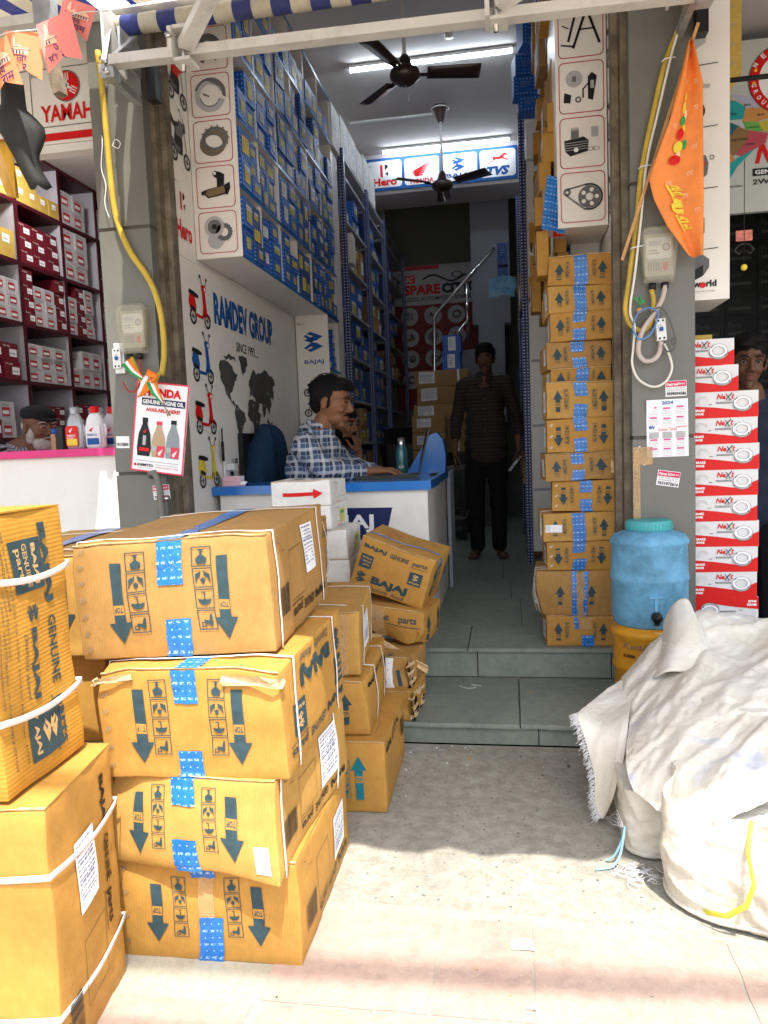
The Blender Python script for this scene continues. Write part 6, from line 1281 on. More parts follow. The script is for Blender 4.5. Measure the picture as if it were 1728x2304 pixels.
# fascia sign of the left shop
fr=Fr((-4.4,3.19,2.475),(1,0,0),(0,0,1),(0,-1,0),2.74,.60)
def dr(b,f):
    W=f.W; line(b,f,[(W-.375,.315),(W-.375,.072)],.003,BLK); line(b,f,[(W-1.0,.072),(W,.072)],.003,BLK); rect(b,f,0,.012,W,.032,RED,1,3); line(b,f,[(W-1.0,.315),(W,.315)],.003,BLK)
    text(b,f,'YAMAHA',W-.335,.092,.30,.070,RED,.03,2); text(b,f,'For',W-.367,.282,.032,.016,BLK,0,2)
    cx,cy=W-.206,.235; disc(b,f,cx,cy,.066,GREY,2); disc(b,f,cx,cy,.061,RED,3)
    for q in range(3):
        a=PI/2+q*2*PI/3; c,s=cos(a),sin(a); line(b,f,[(cx-c*.01,cy-s*.01),(cx+c*.028,cy+s*.028)],.010,WPR,4)
        for o in (-1,0,1): line(b,f,[(cx+c*.024-s*o*.011,cy+s*.024+c*o*.011),(cx+c*.052-s*o*.011,cy+s*.052+c*o*.011)],.004,WPR,4)
    text(b,f,'CASTROL',W-1.32,.19,.5,.11,RED,.04,2) if False else text(b,f,'n',W-.47,.092,.06,.05,RED,.06,2)
wallboard('shop_sign','white sign board with red YAMAHA lettering above the left shop','signboard',fr,.03,dr)
b=MB(); b.box(-4.4,-1.66,3.195,4.4,2.455,2.472,WHT) if False else b.box(-4.4,-1.66,3.195,3.26,2.44,2.473,WHT); b.build('sign_soffit',label='white lip under the red lettered sign board',category='board')
b=MB(); b.lathe([(0,-.085),(.055,-.08),(.07,-.05),(.07,-.02)],(0,0,0),LAMPG,24); b.lathe([(.071,-.02),(.075,0),(.06,.015),(0,.015)],(0,0,0),PLAST,24); b.build('ceiling_lamp',loc=(-2.665,4.25,2.97),label='round lit ceiling lamp in the left shop behind the hanging black part',category='lamp')
# left counter
t=empty('counter',(-3.1,3.14,.15),label='white shop counter with a pink top in the left shop',category='counter')
b=MB(); b.box(-1.4,1.44,.03,.55,-.15,.95,WHT); b.build('front',t); b=MB(); b.box(-1.4,1.445,0,.60,.951,.985,PINK); b.build('worktop',t)
OILS=mat('silver_bottle_plastic',(.36,.37,.39),.35,metal=.3,var=.06); OILW=mat('white_bottle_plastic',(.7,.71,.73),.3,var=.04)
def oil_bottle(loc,rz,body,cap,lab1,lab2,label_):
    t=empty('oil_bottle',loc,(0,0,rz),label=label_,category='bottle',group='engine oil bottles on the pink counter')
    b=MB(); prof=[(.040,0),(.043,.01),(.043,.10),(.036,.135),(.022,.16),(.019,.165)]
    b.lathe([(0,0)]+prof+[(0,.165)],(0,0,0),body,24,sx=1.15,sy=.62)
    f=Fr((-.040,-.0275,.012),(1,0,0),(0,0,1),(0,-1,0),.08,.1,.0005); poly(b,f,rrect(.004,.0,.072,.095,.012),lab1,1); rect(b,f,.01,.005,.06,.03,lab2,2); text(b,f,'ENGINE OIL',.012,.045,.05,.010,PAPER if lab1 is RED else BLUEP,.02,3); mark_wing(b,f,.022,.065,.025,.022,PAPER if lab1 is RED else RED,3); rect(b,f,.012,.038,.04,.003,WPR,3)
    b.build('body',t); b=MB(); b.lathe([(.0205,.162),(.0215,.19),(.019,.193),(0,.193)],(0,0,0),cap,20); b.build('cap',t); b=MB(); b.tube([(.035,0,.12),(.05,0,.10),(.05,0,.06),(.042,0,.05)],.006,body,8); b.build('handle',t)
zc=.15+.985
for i,(x,y,body,cap,l1,l2,lb) in enumerate(((-1.985,3.26,OILS,OILS,RED,YEL,'silver engine oil bottle with red label at the front of the pink counter'),(-1.93,3.38,OILS,OILS,RED,YEL,'silver engine oil bottle half hidden behind the front silver one'),(-1.885,3.26,OILW,RED,OILW,BLUEP,'white engine oil bottle with red cap nearest the left pillar'),(-1.86,3.37,OILW,RED,OILW,BLUEP,'red-capped white oil bottle just behind the nearest white one'),(-1.82,3.47,OILW,RED,OILW,BLUEP,'rearmost red-capped white oil bottle by the pillar'))): oil_bottle((x,y,zc+.0005),.1*i-.2,body,cap,l1,l2,lb)
b=MB(); b.box(-.012,.012,-.02,.02,0,.075,mat('tan_plastic',(.35,.22,.12),.5)); b.tube([(0,0,.075),(0,0,.10)],.016,BLUEP,12); b.box(.02,.05,-.02,.02,0,.11,BPL); b.build('small_bottle',loc=(-2.13,3.32,zc+.0005),label='small blue-capped bottle and black gadget beside the silver oil bottle',category='bottle')
b=MB(); b.box(-.12,.10,-.08,.08,0,.012,BPL); b.box(-.11,.09,-.07,.07,.0125,.014,GREY); b.build('calculator',loc=(-2.50,3.26,zc+.0005),rot=(R(8),0,.1),label='flat black calculator on the pink counter before the old man',category='calculator')
# right shop: brake shoe boxes, sign panels, dark racks
NX=.805; b=MB()
def next_box(w=.235,h=.1,flip=False,short=False):
    b=MB(); b.box(-w/2,w/2,0,.2,0,h,mat('gloss_white_card',(.66,.65,.65),.45,var=.04),{'r':MATS['gloss_white_card'],'t':MATS['gloss_white_card']})
    f=Fr((-w/2,0,0),(1,0,0),(0,0,1),(0,-1,0),w,h); f=f.rot(180) if flip else f; W=.235; o=w-W
    P=lambda pts,m,k=1: poly(b,f,[(x+o,y) for x,y in pts if True],m,k)
    P([(max(0,-o),.0008),(W-.0008,.0008),(W-.0008,.058),(.168,.027),(.08,.040),(max(0,-o),.048)],RED)
    text(b,f,'Ne',.085+o,.070,.032,.020,RED,.03,2,.3); text(b,f,'t',.139+o,.070,.010,.021,RED,.03,2,.3); line(b,f,[(.119+o,.070),(.139+o,.092)],.0035,BLK,3); line(b,f,[(.119+o,.090),(.134+o,.068)],.0025,BLK,3); text(b,f,'STEP',.118+o,.064,.022,.0045,GREY,.02,2); rect(b,f,.083+o,.054,.058,.006,GREY,2,1); text(b,f,'IMPROVED SHOES',.085+o,.0555,.054,.003,PAPER,0,3)
    cx,cy=.178+o,.055; ring(b,f,cx,cy-.006,.020,.0335,GREYL,3,30,180,360,sy=.75); ring(b,f,cx,cy,.0215,.0335,PAPER,4,30,sy=.75); ring(b,f,cx,cy,.0325,.034,GREY,5,30,sy=.75); ring(b,f,cx,cy,.021,.0222,GREY,5,30,sy=.75); ring(b,f,cx,cy-.008,.0325,.0337,GREY,5,24,180,360,sy=.75)
    for q in range(6): a=R(200+q*14); line(b,f,[(cx+.033*cos(a),cy+.0247*sin(a)),(cx+.033*cos(a),cy-.008+.0247*sin(a))],.0006,GREY,6)
    rect(b,f,cx+.022,cy-.02,.003,.007,BLK,6); line(b,f,[(cx-.026,cy+.012),(cx-.018,cy+.02)],.002,BLK,6)
    if o>-.01:
        text(b,f,'BRAKE',.008,.026,.034,.009,PAPER,.05,3); text(b,f,'SHOE',.008,.013,.030,.009,PAPER,.05,3); ring(b,f,.035,.062,.014,.015,GREYL,1,20,20,200); ring(b,f,.035,.062,.020,.0212,GREYL,1,20,10,190); line(b,f,[(.058,.052),(.068,.052)],.002,BLK,2)
    return b.build('brake_shoe_box')
full=next_box(); full.parent=None
tops=[1.441,1.347,1.253,1.152,1.052,.952,.855,.757,.660,.565,.470,.380]
lab_=['topmost red and white brake shoe box, set back to the left','second brake shoe box from the top, beside the young man','third brake shoe box from the top, first of the wide ones','fourth brake shoe box from the top','fifth brake shoe box from the top','sixth brake shoe box from the top','sixth brake shoe box from the bottom','fifth brake shoe box from the bottom','fourth brake shoe box from the bottom','third brake shoe box from the bottom','upside-down brake shoe box near the bottom of the column','lowest visible brake shoe box, upside down by the white sheet']
upd=next_box(flip=True); z=1.446
for i in range(12):
    src=upd if i>=10 else full; o=src if i in (0,10) else cpy(src)
    z-=.0985; o.location=((.810 if i>1 else (.727 if i==0 else .735))+.003*((i*5)%3-1),3.06+.004*((i*3)%3),z); o.rotation_euler=(0,0,R([1,-1,.5,0,-.5,.6,0,-.6,.4,0,.5,0][i])); o['label']=lab_[i]; o['category']='box'; o['group']='brake shoe boxes in a column by the right pillar'
b=MB(); b.box(.70,.93,3.05,3.27,.15,z-.0015,CARDB); b.build('base_carton',label='brown carton under the column of brake shoe boxes',category='carton')
b=MB(); b.box(-.035,.035,0,.1,0,.02,CARDY); b.build('small_box',loc=(.735,3.09,1.4475),label='small yellow-brown box on top of the brake shoe column',category='box')
fr=Fr((.700,3.10,1.60),(1,0,0),(0,0,1),(0,-1,0),.135,1.9)
def dr(b,f):
    for i in range(8): line(b,f,[(0,.185+.222*i),(.092,.190+.222*i)],.003,BLK)
    text(b,f,'world',.003,.048,.085,.025,BLK,.04,2); disc(b,f,.038,.055,.011,RED,3,16); text(b,f,'good as new, for longer',.004,.028,.078,.008,GREY,0,2)
    poly(b,f,[(0,.07),(.04,.09),(.062,.12),(.062,.15),(.03,.175),(0,.168)],GREY,1); poly(b,f,[(0,.07),(.04,.09),(.04,.13),(0,.11)],BLK,2)
    poly(b,f,[(0,.21),(.03,.225),(.045,.25),(.045,.30),(.03,.34),(0,.35)],BLK,1); rect(b,f,0,.3,.04,.02,REDF,2)
    poly(b,f,[(0,.45),(.03,.44),(.055,.46),(.06,.5),(.05,.53),(.03,.53),(.0,.54)],GREY,1); disc(b,f,.035,.5,.014,REDF,2,12); ring(b,f,.072,.52,.006,.009,GREY,2,12)
    ring(b,f,.01,.69,.03,.038,BLK,1,16,-90,60); poly(b,f,[(0,.73),(.03,.72),(.035,.75),(.015,.78),(0,.78)],BLK,1); rect(b,f,.02,.77,.045,.014,GREYL,1)
    poly(b,f,[(0,.9),(.05,.93),(.052,1.0),(.04,1.02),(0,1.04)],GREYL,1); 
    for q in range(3): line(b,f,[(.0,.95+.02*q),(.03,.96+.02*q)],.006,GREY,2)
    poly(b,f,[(0,1.1),(.05,1.1),(.052,1.2),(0,1.2)],BLK,1)
wallboard('parts_board','white board of grey electrical part pictures reading world, right of the pillar','signboard',fr,.30,dr)
fr=Fr((1.02,4.00,2.145),(1,0,0),(0,0,1),(0,-1,0),1.0,.79)
RGN=[([(0,.60),(.04,.64),(.05,.66),(.025,.62),(.03,.58),(0,.56)],(.02,.30,.34)),([(0,.545),(.06,.52),(.05,.50),(0,.50)],(.5,.42,.12)),([(.05,.53),(.12,.515),(.2,.48),(.26,.49),(.26,.46),(.14,.46),(.08,.50)],(.42,.42,.55)),([(0,.49),(.07,.50),(.11,.47),(.10,.42),(.05,.42),(0,.43)],(.02,.33,.36)),([(0,.43),(.05,.41),(.09,.39),(.05,.35),(0,.33)],(.015,.12,.16)),([(.11,.465),(.24,.455),(.24,.42),(.14,.40),(.10,.41)],(.55,.26,.08)),([(.10,.41),(.16,.40),(.18,.36),(.12,.36)],(.15,.4,.08)),([(.16,.40),(.24,.41),(.24,.34),(.18,.36)],(.5,.42,.06)),([(.08,.39),(.12,.37),(.12,.33),(.06,.26),(.03,.29),(.05,.35)],(.25,.15,.06)),([(.12,.37),(.2,.35),(.19,.31),(.1,.26),(.07,.27),(.12,.33)],(.45,.07,.10)),([(0,.33),(.05,.34),(.04,.28),(0,.27)],(.12,.4,.1)),([(0,.27),(.05,.28),(.07,.25),(.02,.21),(0,.21)],(.55,.26,.08)),([(.02,.21),(.07,.25),(.15,.29),(.08,.22),(.05,.17),(.02,.10),(0,.10),(0,.2)],(.02,.33,.36)),([(0,.17),(.03,.17),(.03,.09),(0,.04)],(.1,.35,.1))]
def dr(b,f):
    for i,(P,c) in enumerate(RGN): poly(b,f,[(x*1.15,y*1.08-.02) for x,y in P],mat('region_%d'%i,c,.5,var=.05),1+i*.3)
    cx,cy=.30,.60; disc(b,f,cx,cy,.16,BLK,6,40); disc(b,f,cx,cy,.157,RED,7,40); disc(b,f,cx,cy,.115,PAPER,8,40)
    for i,ch in enumerate('NEXT GROUP'): 
        a=R(150-i*20); g=f.sub(cx+.135*cos(a)-.008,cy+.135*sin(a)-.01,1,1,a-PI/2)
        if ch!=' ': text(b,g,ch,0,0,.018,.024,WPR,.03,9)
    for i,ch in enumerate('GROUP OF C'):
        a=R(185+i*13); g=f.sub(cx+.148*cos(a),cy+.148*sin(a),1,1,a+PI/2)
        if ch!=' ': text(b,g,ch,0,0,.016,.022,WPR,.03,9)
    for q in range(3): a=R(160+q*12); disc(b,f,cx+.137*cos(a),cy+.137*sin(a),.008,YEL,9,5)
    poly(b,f,[(cx-.07,cy+.02),(cx-.03,cy+.05),(cx+.02,cy+.03),(cx+.02,cy-.03),(cx-.04,cy-.05)],BLK,9)
    text(b,f,'Ne',.17,.22,.13,.10,RED,.05,3,.3); rect(b,f,.16,.165,.3,.035,BLK,2,1); text(b,f,'GENUINE SPARES',.17,.172,.27,.02,WPR,.03,4); text(b,f,'2W Spares',.16,.118,.22,.032,BLK,.02,3)
    for t_,x,y in (('UTTARAKHAND',0,.515),('NEPAL',.12,.49),('UTTAR PRADESH',.0,.455),('BIHAR',.18,.44),('JHARKHAND',.13,.385),('CHHATTISGARH',.06,.335),('ODISHA',.13,.31),('TELANGANA',.0,.235),('ANDHRA',0,.19),('PUDUCHERRY',.05,.12)): text(b,f,t_,x,y,.012*len(t_)*.55,.009,BLK,.01,8)
wallboard('map_sign','grey white sign with coloured region map and red round badge','signboard',fr,.03,dr,mat_=mat('pale_grey_vinyl',(.5,.52,.5),.4,var=.03))
# dark racks of boxed parts in the right shop
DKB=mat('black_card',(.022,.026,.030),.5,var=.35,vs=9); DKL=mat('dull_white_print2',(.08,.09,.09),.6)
t=empty('shelf_unit',(2.1,3.6,.15),label='dark shelving full of black boxes along the wall of the right shop',category='shelving')
for i in range(9): b=MB(); b.box(-.2,.2,0,3.6,.12+.33*i,.14+.33*i,DKB); b.build('shelf_board',t)
for i in range(8):
    y=3.66; 
    while y<6.6:
        w=.20
        for q in range(2):
            key='dk'; 
            if key not in PK:
                b=MB(); b.box(0,.3,-.095,.095,0,.14,DKB); f=Fr((0,.095,0),(0,-1,0),(0,0,1),(-1,0,0),.19,.14); text(b,f,'Parts',.02,.08,.08,.03,DKL,0); rect(b,f,.02,.03,.14,.02,DKL,1,1); PK[key]=b.build('black_box').data; bpy.data.objects.remove([o for o in bpy.data.objects if o.data==PK[key]][0])
            put(PK[key],'black_box',(1.905+rn.uniform(-.012,.0),y+w/2,.292+.33*i+.145*q),rn.uniform(-.04,.04),'black boxed part on the %s shelf of the dark unit in the right shop'%ORD[min(i,7)],'box','black boxes in the right shop')
        y+=w+.004
b=MB(); b.box(.95,2.4,5.4,5.5,.15,3.0,DKB); b.build('dark_partition',label='black partition at the back of the right shop',category='partition')
for j in range(9):
    for i in range(4):
        put(PK['dk'],'black_box',(1.12+.2*i,5.39,.16+.16*j+.9),R(90),'black boxed part stacked %s up against the dark partition'%ORD[min(j,7)],'box','black boxes by the partition')
b=MB(); 
for i,(z,h) in enumerate(((2.57,.05),(2.51,.055),(2.45,.055))): pass
for i in range(4):
    me=pack(.085,.05,.07,CARDY,CARDY,'-y','yellow_pack',.6,.5,2); put(me,'yellow_pack',(.895,3.32,2.50+.071*i),.02*i,'yellow ribbed pack, %s up in the bundle hung beside the parts board'%ORD[i],'packet','yellow packs hung beside the parts board')
b=MB(); b.add([(-.04,0,0),(.04,0,0),(-.02,.0,-.10),(-.04,.0,-.10)],[(0,1,2,3)[::-1]],CARDY); b.add([(-.04,.05,0),(.04,.05,0),(-.02,.05,-.10),(-.04,.05,-.10)],[(0,1,2,3)],CARDY); b.build('yellow_pack',loc=(.893,3.32,2.499),label='torn yellow wrapper tapering below the hung yellow packs',category='packet')
b=MB(); b.tube([(.82,3.2,2.43),(1.4,3.18,2.42)],.010,BPL,8); b.build('hanging_rod',label='dark rod crossing in front of the map sign',category='rod')
t=empty('lucky_charm',(.915,3.2,1.83),label='small lemon charm on a string hanging in the right shop',category='charm')
b=MB(); b.tube([(0,0,.3),(0,0,-.1)],.0015,BPL,5); b.build('string',t); b=MB(); b.box(-.03,.03,0,.004,.0,.04,REDF,{'f':mat('charm_card',(.5,.16,.12),.5,var=.4,vs=60)}); b.build('card',t); b=MB(); b.sphere((0,0,-.10),.012,YEL,12,8); b.build('lemon',t)
b=MB(); 
for s in (-1,1): b.tube([(0,0,-.01),(s*.02,0,-.015),(s*.035,0,-.035),(s*.02,0,-.05),(s*.01,0,-.035)],.005,BPL,6)
b.build('tassel',t)
# ============================================================ ON THE PILLARS
CLR=mat('clear_meter_cover',(.50,.47,.33),.25,var=.1,vs=10,alpha=.36,coat=.5,bump=.2,bs=30)
def meter(x,z,lab):
    t=empty('electricity_meter',(x,2.999,z),label=lab,category='meter',group='electricity meters')
    b=MB(); f=Fr((-.066,0,-.10),(1,0,0),(0,0,1),(0,-1,0),.132,.2)
    out=[(-.052,-.10),(.052,-.10),(.058,-.06),(.066,.03),(.064,.085),(.045,.102),(-.045,.102),(-.064,.085),(-.066,.03),(-.058,-.06)]
    V=[(a,0,c) for a,c in out]+[(a*1.0,-.035,c) for a,c in out]+[(a*.9,-.046,c*.92) for a,c in out]; n=len(out)
    b.add(V,[(i,(i+1)%n,(i+1)%n+n,i+n) for i in range(n)]+[(i+n,(i+1)%n+n,(i+1)%n+2*n,i+2*n) for i in range(n)]+[tuple(range(2*n,3*n))],CLR,smooth=False); b.build('clear_cover',t)
    b=MB(); b.box(-.05,.05,-.026,-.001,-.075,.075,mat('meter_body',(.34,.32,.25),.6,var=.2,vs=20)); f=Fr((-.05,-.0262,-.075),(1,0,0),(0,0,1),(0,-1,0),.1,.15,.0005); poly(b,f,rrect(.006,.062,.088,.076,.01),mat('meter_face',(.55,.55,.50),.5),1); rect(b,f,.016,.108,.042,.018,GREYL,2); ring(b,f,.076,.102,.010,.014,BRONZE,3,16); disc(b,f,.076,.102,.010,GREYL,2,16); rect(b,f,.014,.09,.03,.003,GREY,2); rect(b,f,.014,.08,.04,.003,GREY,2); rect(b,f,.066,.018,.016,.03,REDF,2); 
    for q in range(5): rect(b,f,.012+.009*q,.02,.004,.03,GREY,2)
    b.build('dial',t)
    b=MB(); 
    for q in (-.022,.022): b.tube([(q,-.022,-.098),(q,-.022,-.122)],.013,BPL,10)
    b.build('gland',t); return t
meter(-1.522,1.615,'yellowed electricity meter on the left pillar'); meter(.556,1.752,'yellowed electricity meter on the right pillar')
def breaker(x,z,lab,ang=0):
    t=empty('circuit_breaker',(x,2.999,z),(0,R(ang),0),label=lab,category='breaker')
    b=MB(); b.box(-.017,.017,-.030,-.001,-.04,.04,PLAST); f=Fr((-.017,-.030,-.04),(1,0,0),(0,0,1),(0,-1,0),.034,.08,.0004)
    for a in (.009,.025):
        for c in (.008,.072): disc(b,f,a,c,.004,BLK,1,12)
    text(b,f,'C32',.004,.052,.016,.006,GREY,0); b.build('body',t); b=MB(); b.box(-.006,.006,-.038,-.030,-.006,.008,BLUEP); b.build('switch',t)
breaker(-1.600,1.50,'white circuit breaker in its box beside the left meter'); breaker(.563,1.483,'white circuit breaker hanging on wires below the right meter',-4)
b=MB(); b.box(-1.618,-1.575,2.985,2.999,1.44,1.565,PLAST); b.build('breaker_box',label='white plastic backing box on the left pillar beside the meter',category='box')
def cable(nm,pts,r,m,lab,n=8,cat='cable'):
    P=[Vector(p) for p in pts]; Q=[]
    for i in range(len(P)-1):
        p0=P[max(i-1,0)];p1=P[i];p2=P[i+1];p3=P[min(i+2,len(P)-1)]
        for k in range(6):
            t=k/6; Q.append(.5*((2*p1)+(-p0+p2)*t+(2*p0-5*p1+4*p2-p3)*t*t+(-p0+3*p1-3*p2+p3)*t**3))
    Q.append(P[-1]); b=MB(); b.tube(Q,r,m,n); return b.build(nm,label=lab,category=cat)
cable('power_cable',[(-1.592,2.975,2.72),(-1.585,2.98,2.5),(-1.580,2.98,2.341),(-1.575,2.98,2.18),(-1.560,2.98,2.05),(-1.515,2.98,1.93),(-1.45,2.98,1.83),(-1.412,2.98,1.74),(-1.393,2.98,1.62),(-1.395,2.98,1.50),(-1.41,2.975,1.42)],.0125,YCAB,'thick yellow cable snaking down the left pillar')
cable('power_cable',[(.662,2.96,2.62),(.625,2.97,2.52),(.583,2.975,2.42),(.545,2.975,2.27),(.50,2.975,2.06),(.477,2.98,1.85),(.447,2.98,1.64),(.438,2.98,1.56),(.458,2.98,1.505),(.50,2.98,1.485),(.530,2.98,1.52),(.538,2.975,1.58),(.530,2.975,1.63)],.0095,YCAB,'yellow cable running down and looping below the right meter')
cable('white_wire',[(.66,2.95,2.60),(.61,2.955,2.47),(.555,2.96,2.25),(.515,2.96,2.08),(.495,2.96,1.9),(.472,2.965,1.7),(.452,2.965,1.56),(.468,2.965,1.5),(.462,2.965,1.42),(.458,2.965,1.36),(.48,2.965,1.305),(.53,2.965,1.275),(.575,2.965,1.29),(.598,2.965,1.335),(.592,2.965,1.38),(.572,2.965,1.43)],.0045,WCAB,'white wire falling in a big loop under the right meter')
b=MB(); P=[(.578,2.972,1.640),(.565,2.965,1.59),(.535,2.96,1.54),(.50,2.96,1.49),(.482,2.96,1.44),(.482,2.96,1.395),(.505,2.96,1.37),(.535,2.96,1.375),(.555,2.965,1.40),(.562,2.97,1.44)]
Q=[]; PV=[Vector(p) for p in P]
for i in range(len(PV)-1):
    p0=PV[max(i-1,0)];p1=PV[i];p2=PV[i+1];p3=PV[min(i+2,len(PV)-1)]
    for k in range(14): t_=k/14; Q.append(.5*((2*p1)+(-p0+p2)*t_+(2*p0-5*p1+4*p2-p3)*t_*t_+(-p0+3*p1-3*p2+p3)*t_**3))
b.tube(Q,[.0095 if i%2 else .0082 for i in range(len(Q))],mat('flexible_conduit',(.5,.42,.37),.5,var=.1),10); b.build('flexible_conduit',label='ribbed pinkish conduit looping from the right meter to the breaker',category='conduit')
cable('blue_wire',[(.545,2.95,1.545),(.515,2.945,1.56),(.475,2.945,1.54),(.460,2.945,1.49),(.48,2.945,1.45),(.515,2.945,1.46),(.54,2.945,1.50),(.55,2.95,1.545)],.003,BCAB,'thin blue wire coiled below the right meter')
cable('grey_wire',[(.46,2.95,1.515),(.51,2.95,1.53),(.555,2.95,1.56),(.585,2.95,1.52),(.605,2.95,1.46),(.61,2.95,1.43),(.595,2.95,1.425),(.60,2.95,1.45),(.605,2.95,1.41),(.58,2.95,1.40),(.565,2.955,1.425)],.0028,GCAB,'thin dark wire knotted beside the right breaker')
cable('meter_wires',[(-1.50,2.97,1.49),(-1.49,2.955,1.42),(-1.51,2.95,1.37),(-1.545,2.95,1.36),(-1.575,2.96,1.40)],.004,RCAB,'reddish wires curling under the left meter')
cable('yellow_wire',[(-1.535,2.975,1.50),(-1.51,2.96,1.45),(-1.48,2.95,1.39),(-1.45,2.95,1.37),(-1.41,2.96,1.43)],.009,YCAB,'yellow cable end wrapped in tape under the left meter')
cable('white_thread',[(-1.61,2.99,2.40),(-1.60,2.975,2.36),(-1.615,2.98,2.27),(-1.60,2.98,2.2),(-1.61,2.98,2.13),(-1.595,2.98,2.07)],.0018,WPR,'frayed white thread hanging down the left pillar',5,'thread')
cable('white_thread',[(-1.555,2.97,2.345),(-1.54,2.97,2.37),(-1.52,2.97,2.355),(-1.53,2.97,2.335),(-1.55,2.97,2.345)],.0018,WPR,'small loop of white thread tied to the left yellow cable',5,'thread')
b=MB(); b.sphere((0,0,0),.011,mat('turmeric_ball',(.55,.3,.12),.7),12,8); b.tube([(0,0,.01),(.002,0,.05)],.002,GRN,5)
for q in range(4): b.add([(0,0,.02),(.02*cos(q*1.7),-.005,.03+.008*q),(.012*cos(q*1.7),-.006,.04+.006*q)],[(0,1,2)],GRN)
b.build('charm_ball',loc=(.487,2.975,1.557),label='small tan ball with dry green leaves tied below the right meter',category='charm')
# calendar and stickers
def sheet(nm,x,z,w,h,draw,lab,cat,ang=0,base=PAPER,curl=0,yy=2.9985):
    b=MB(); f=Fr((0,0,0),(1,0,0),(0,0,1),(0,-1,0),w,h); rows=[[(w*i/6,(-curl*max(0,(j/6-.7)*3)*max(0,(1-i/2))),h*j/6) for i in range(7)] for j in range(7)]; b.grid(rows,base); draw(b,f); return b.build(nm,loc=(x,yy,z),rot=(0,R(ang),0),label=lab,category=cat)
def dr(b,f):
    text(b,f,'2024',.055,.196,.042,.013,BLUEP,.02,2); 
    for r in range(4):
        for c in range(3):
            x=.012+.048*c; y=[.183,.145,.062,.028][r]-.004*(c==1)*(r<2); rect(b,f,x,y,.026,.006,mat('pink_tab',(.6,.08,.28),.5),1,1)
            for q in range(4): 
                for k_ in range(7): rect(b,f,x-.004+.0052*k_,y-.006-.006*q,.003,.0022,GREYL,1,1)
    text(b,f,'Scooter Times',.042,.098,.066,.012,RED,.0,2); text(b,f,'ev',.008,.106,.022,.012,BLUEP,.03,2); text(b,f,'automobile',.105,.108,.04,.008,RED,.0,2)
    for q in range(7): 
        for k_ in range(3): rect(b,f,.008+.048*k_,.092-.0035*q,.036,.0013,GREY,1,1)
sheet('calendar',.514,1.012,.150,.215,dr,'white 2024 wall calendar stuck on the right pillar','calendar',-.6,curl=.012)
def sk(num,t1):
    def dr(b,f):
        rect(b,f,.002,f.H*.62,f.W-.004,f.H*.34,mat('crimson_print',(.6,.01,.08),.5),1,1); text(b,f,t1,.012,f.H*.68,f.W*.45,f.H*.2,WPR,.03,2); ring(b,f,.008,f.H*.78,.002,.0045,WPR,2,12); rect(b,f,f.W*.6,f.H*.7,f.W*.34,f.H*.16,WPR,2,1) if False else text(b,f,'FIBER NET',f.W*.6,f.H*.72,f.W*.33,f.H*.12,WPR,.02,2)
        text(b,f,'PLAN START @ 499',.006,f.H*.46,f.W*.85,f.H*.10,GREY,.0,1); text(b,f,'BROADBAND WIFI ROUTER FREE',.006,f.H*.34,f.W*.88,f.H*.08,GREY,.0,1); text(b,f,num,.004,f.H*.06,f.W*.92,f.H*.22,BLK,.03,1)
    return dr
sheet('sticker',.582,1.237,.076,.058,sk('9599094586','airtel'),'red and white airtel sticker with phone number 9599094586','sticker',-1)
sheet('sticker',.545,.908,.082,.058,sk('7631072616','airtel 5G'),'tilted airtel 5G sticker with phone number 7631072616','sticker',9)
sheet('sticker',-1.49,.905,.075,.06,sk('7631072616','airtel 5G'),'scuffed airtel sticker behind the rusty latch on the left pillar','sticker',-4)
sheet('number_sticker',-1.645,1.13,.06,.05,lambda b,f:text(b,f,'9911768345',.004,.008,.052,.014,BLK,.03,1),'white sticker with black digits at the left edge of the left pillar','sticker',2)
b=MB(); b.box(0,.072,-.0022,-.001,0,.068,CLEAR); b.box(0,.026,-.0034,-.0024,-.25,.05,CLEAR); b.build('brown_tape',loc=(.462,2.999,.985),label='brown packing tape stuck over the corner of the right pillar',category='tape')
b=MB()
for (x,z,r_) in ((.487,1.053,.0035),(.476,1.035,.005),(.470,1.01,.0025),(.503,.985,.003)): b.sphere((x,2.9985,z),(r_,.001,r_),PAPER,10,6)
b.build('paint_splash',label='white paint spots beside the calendar on the right pillar',category='paint spots')
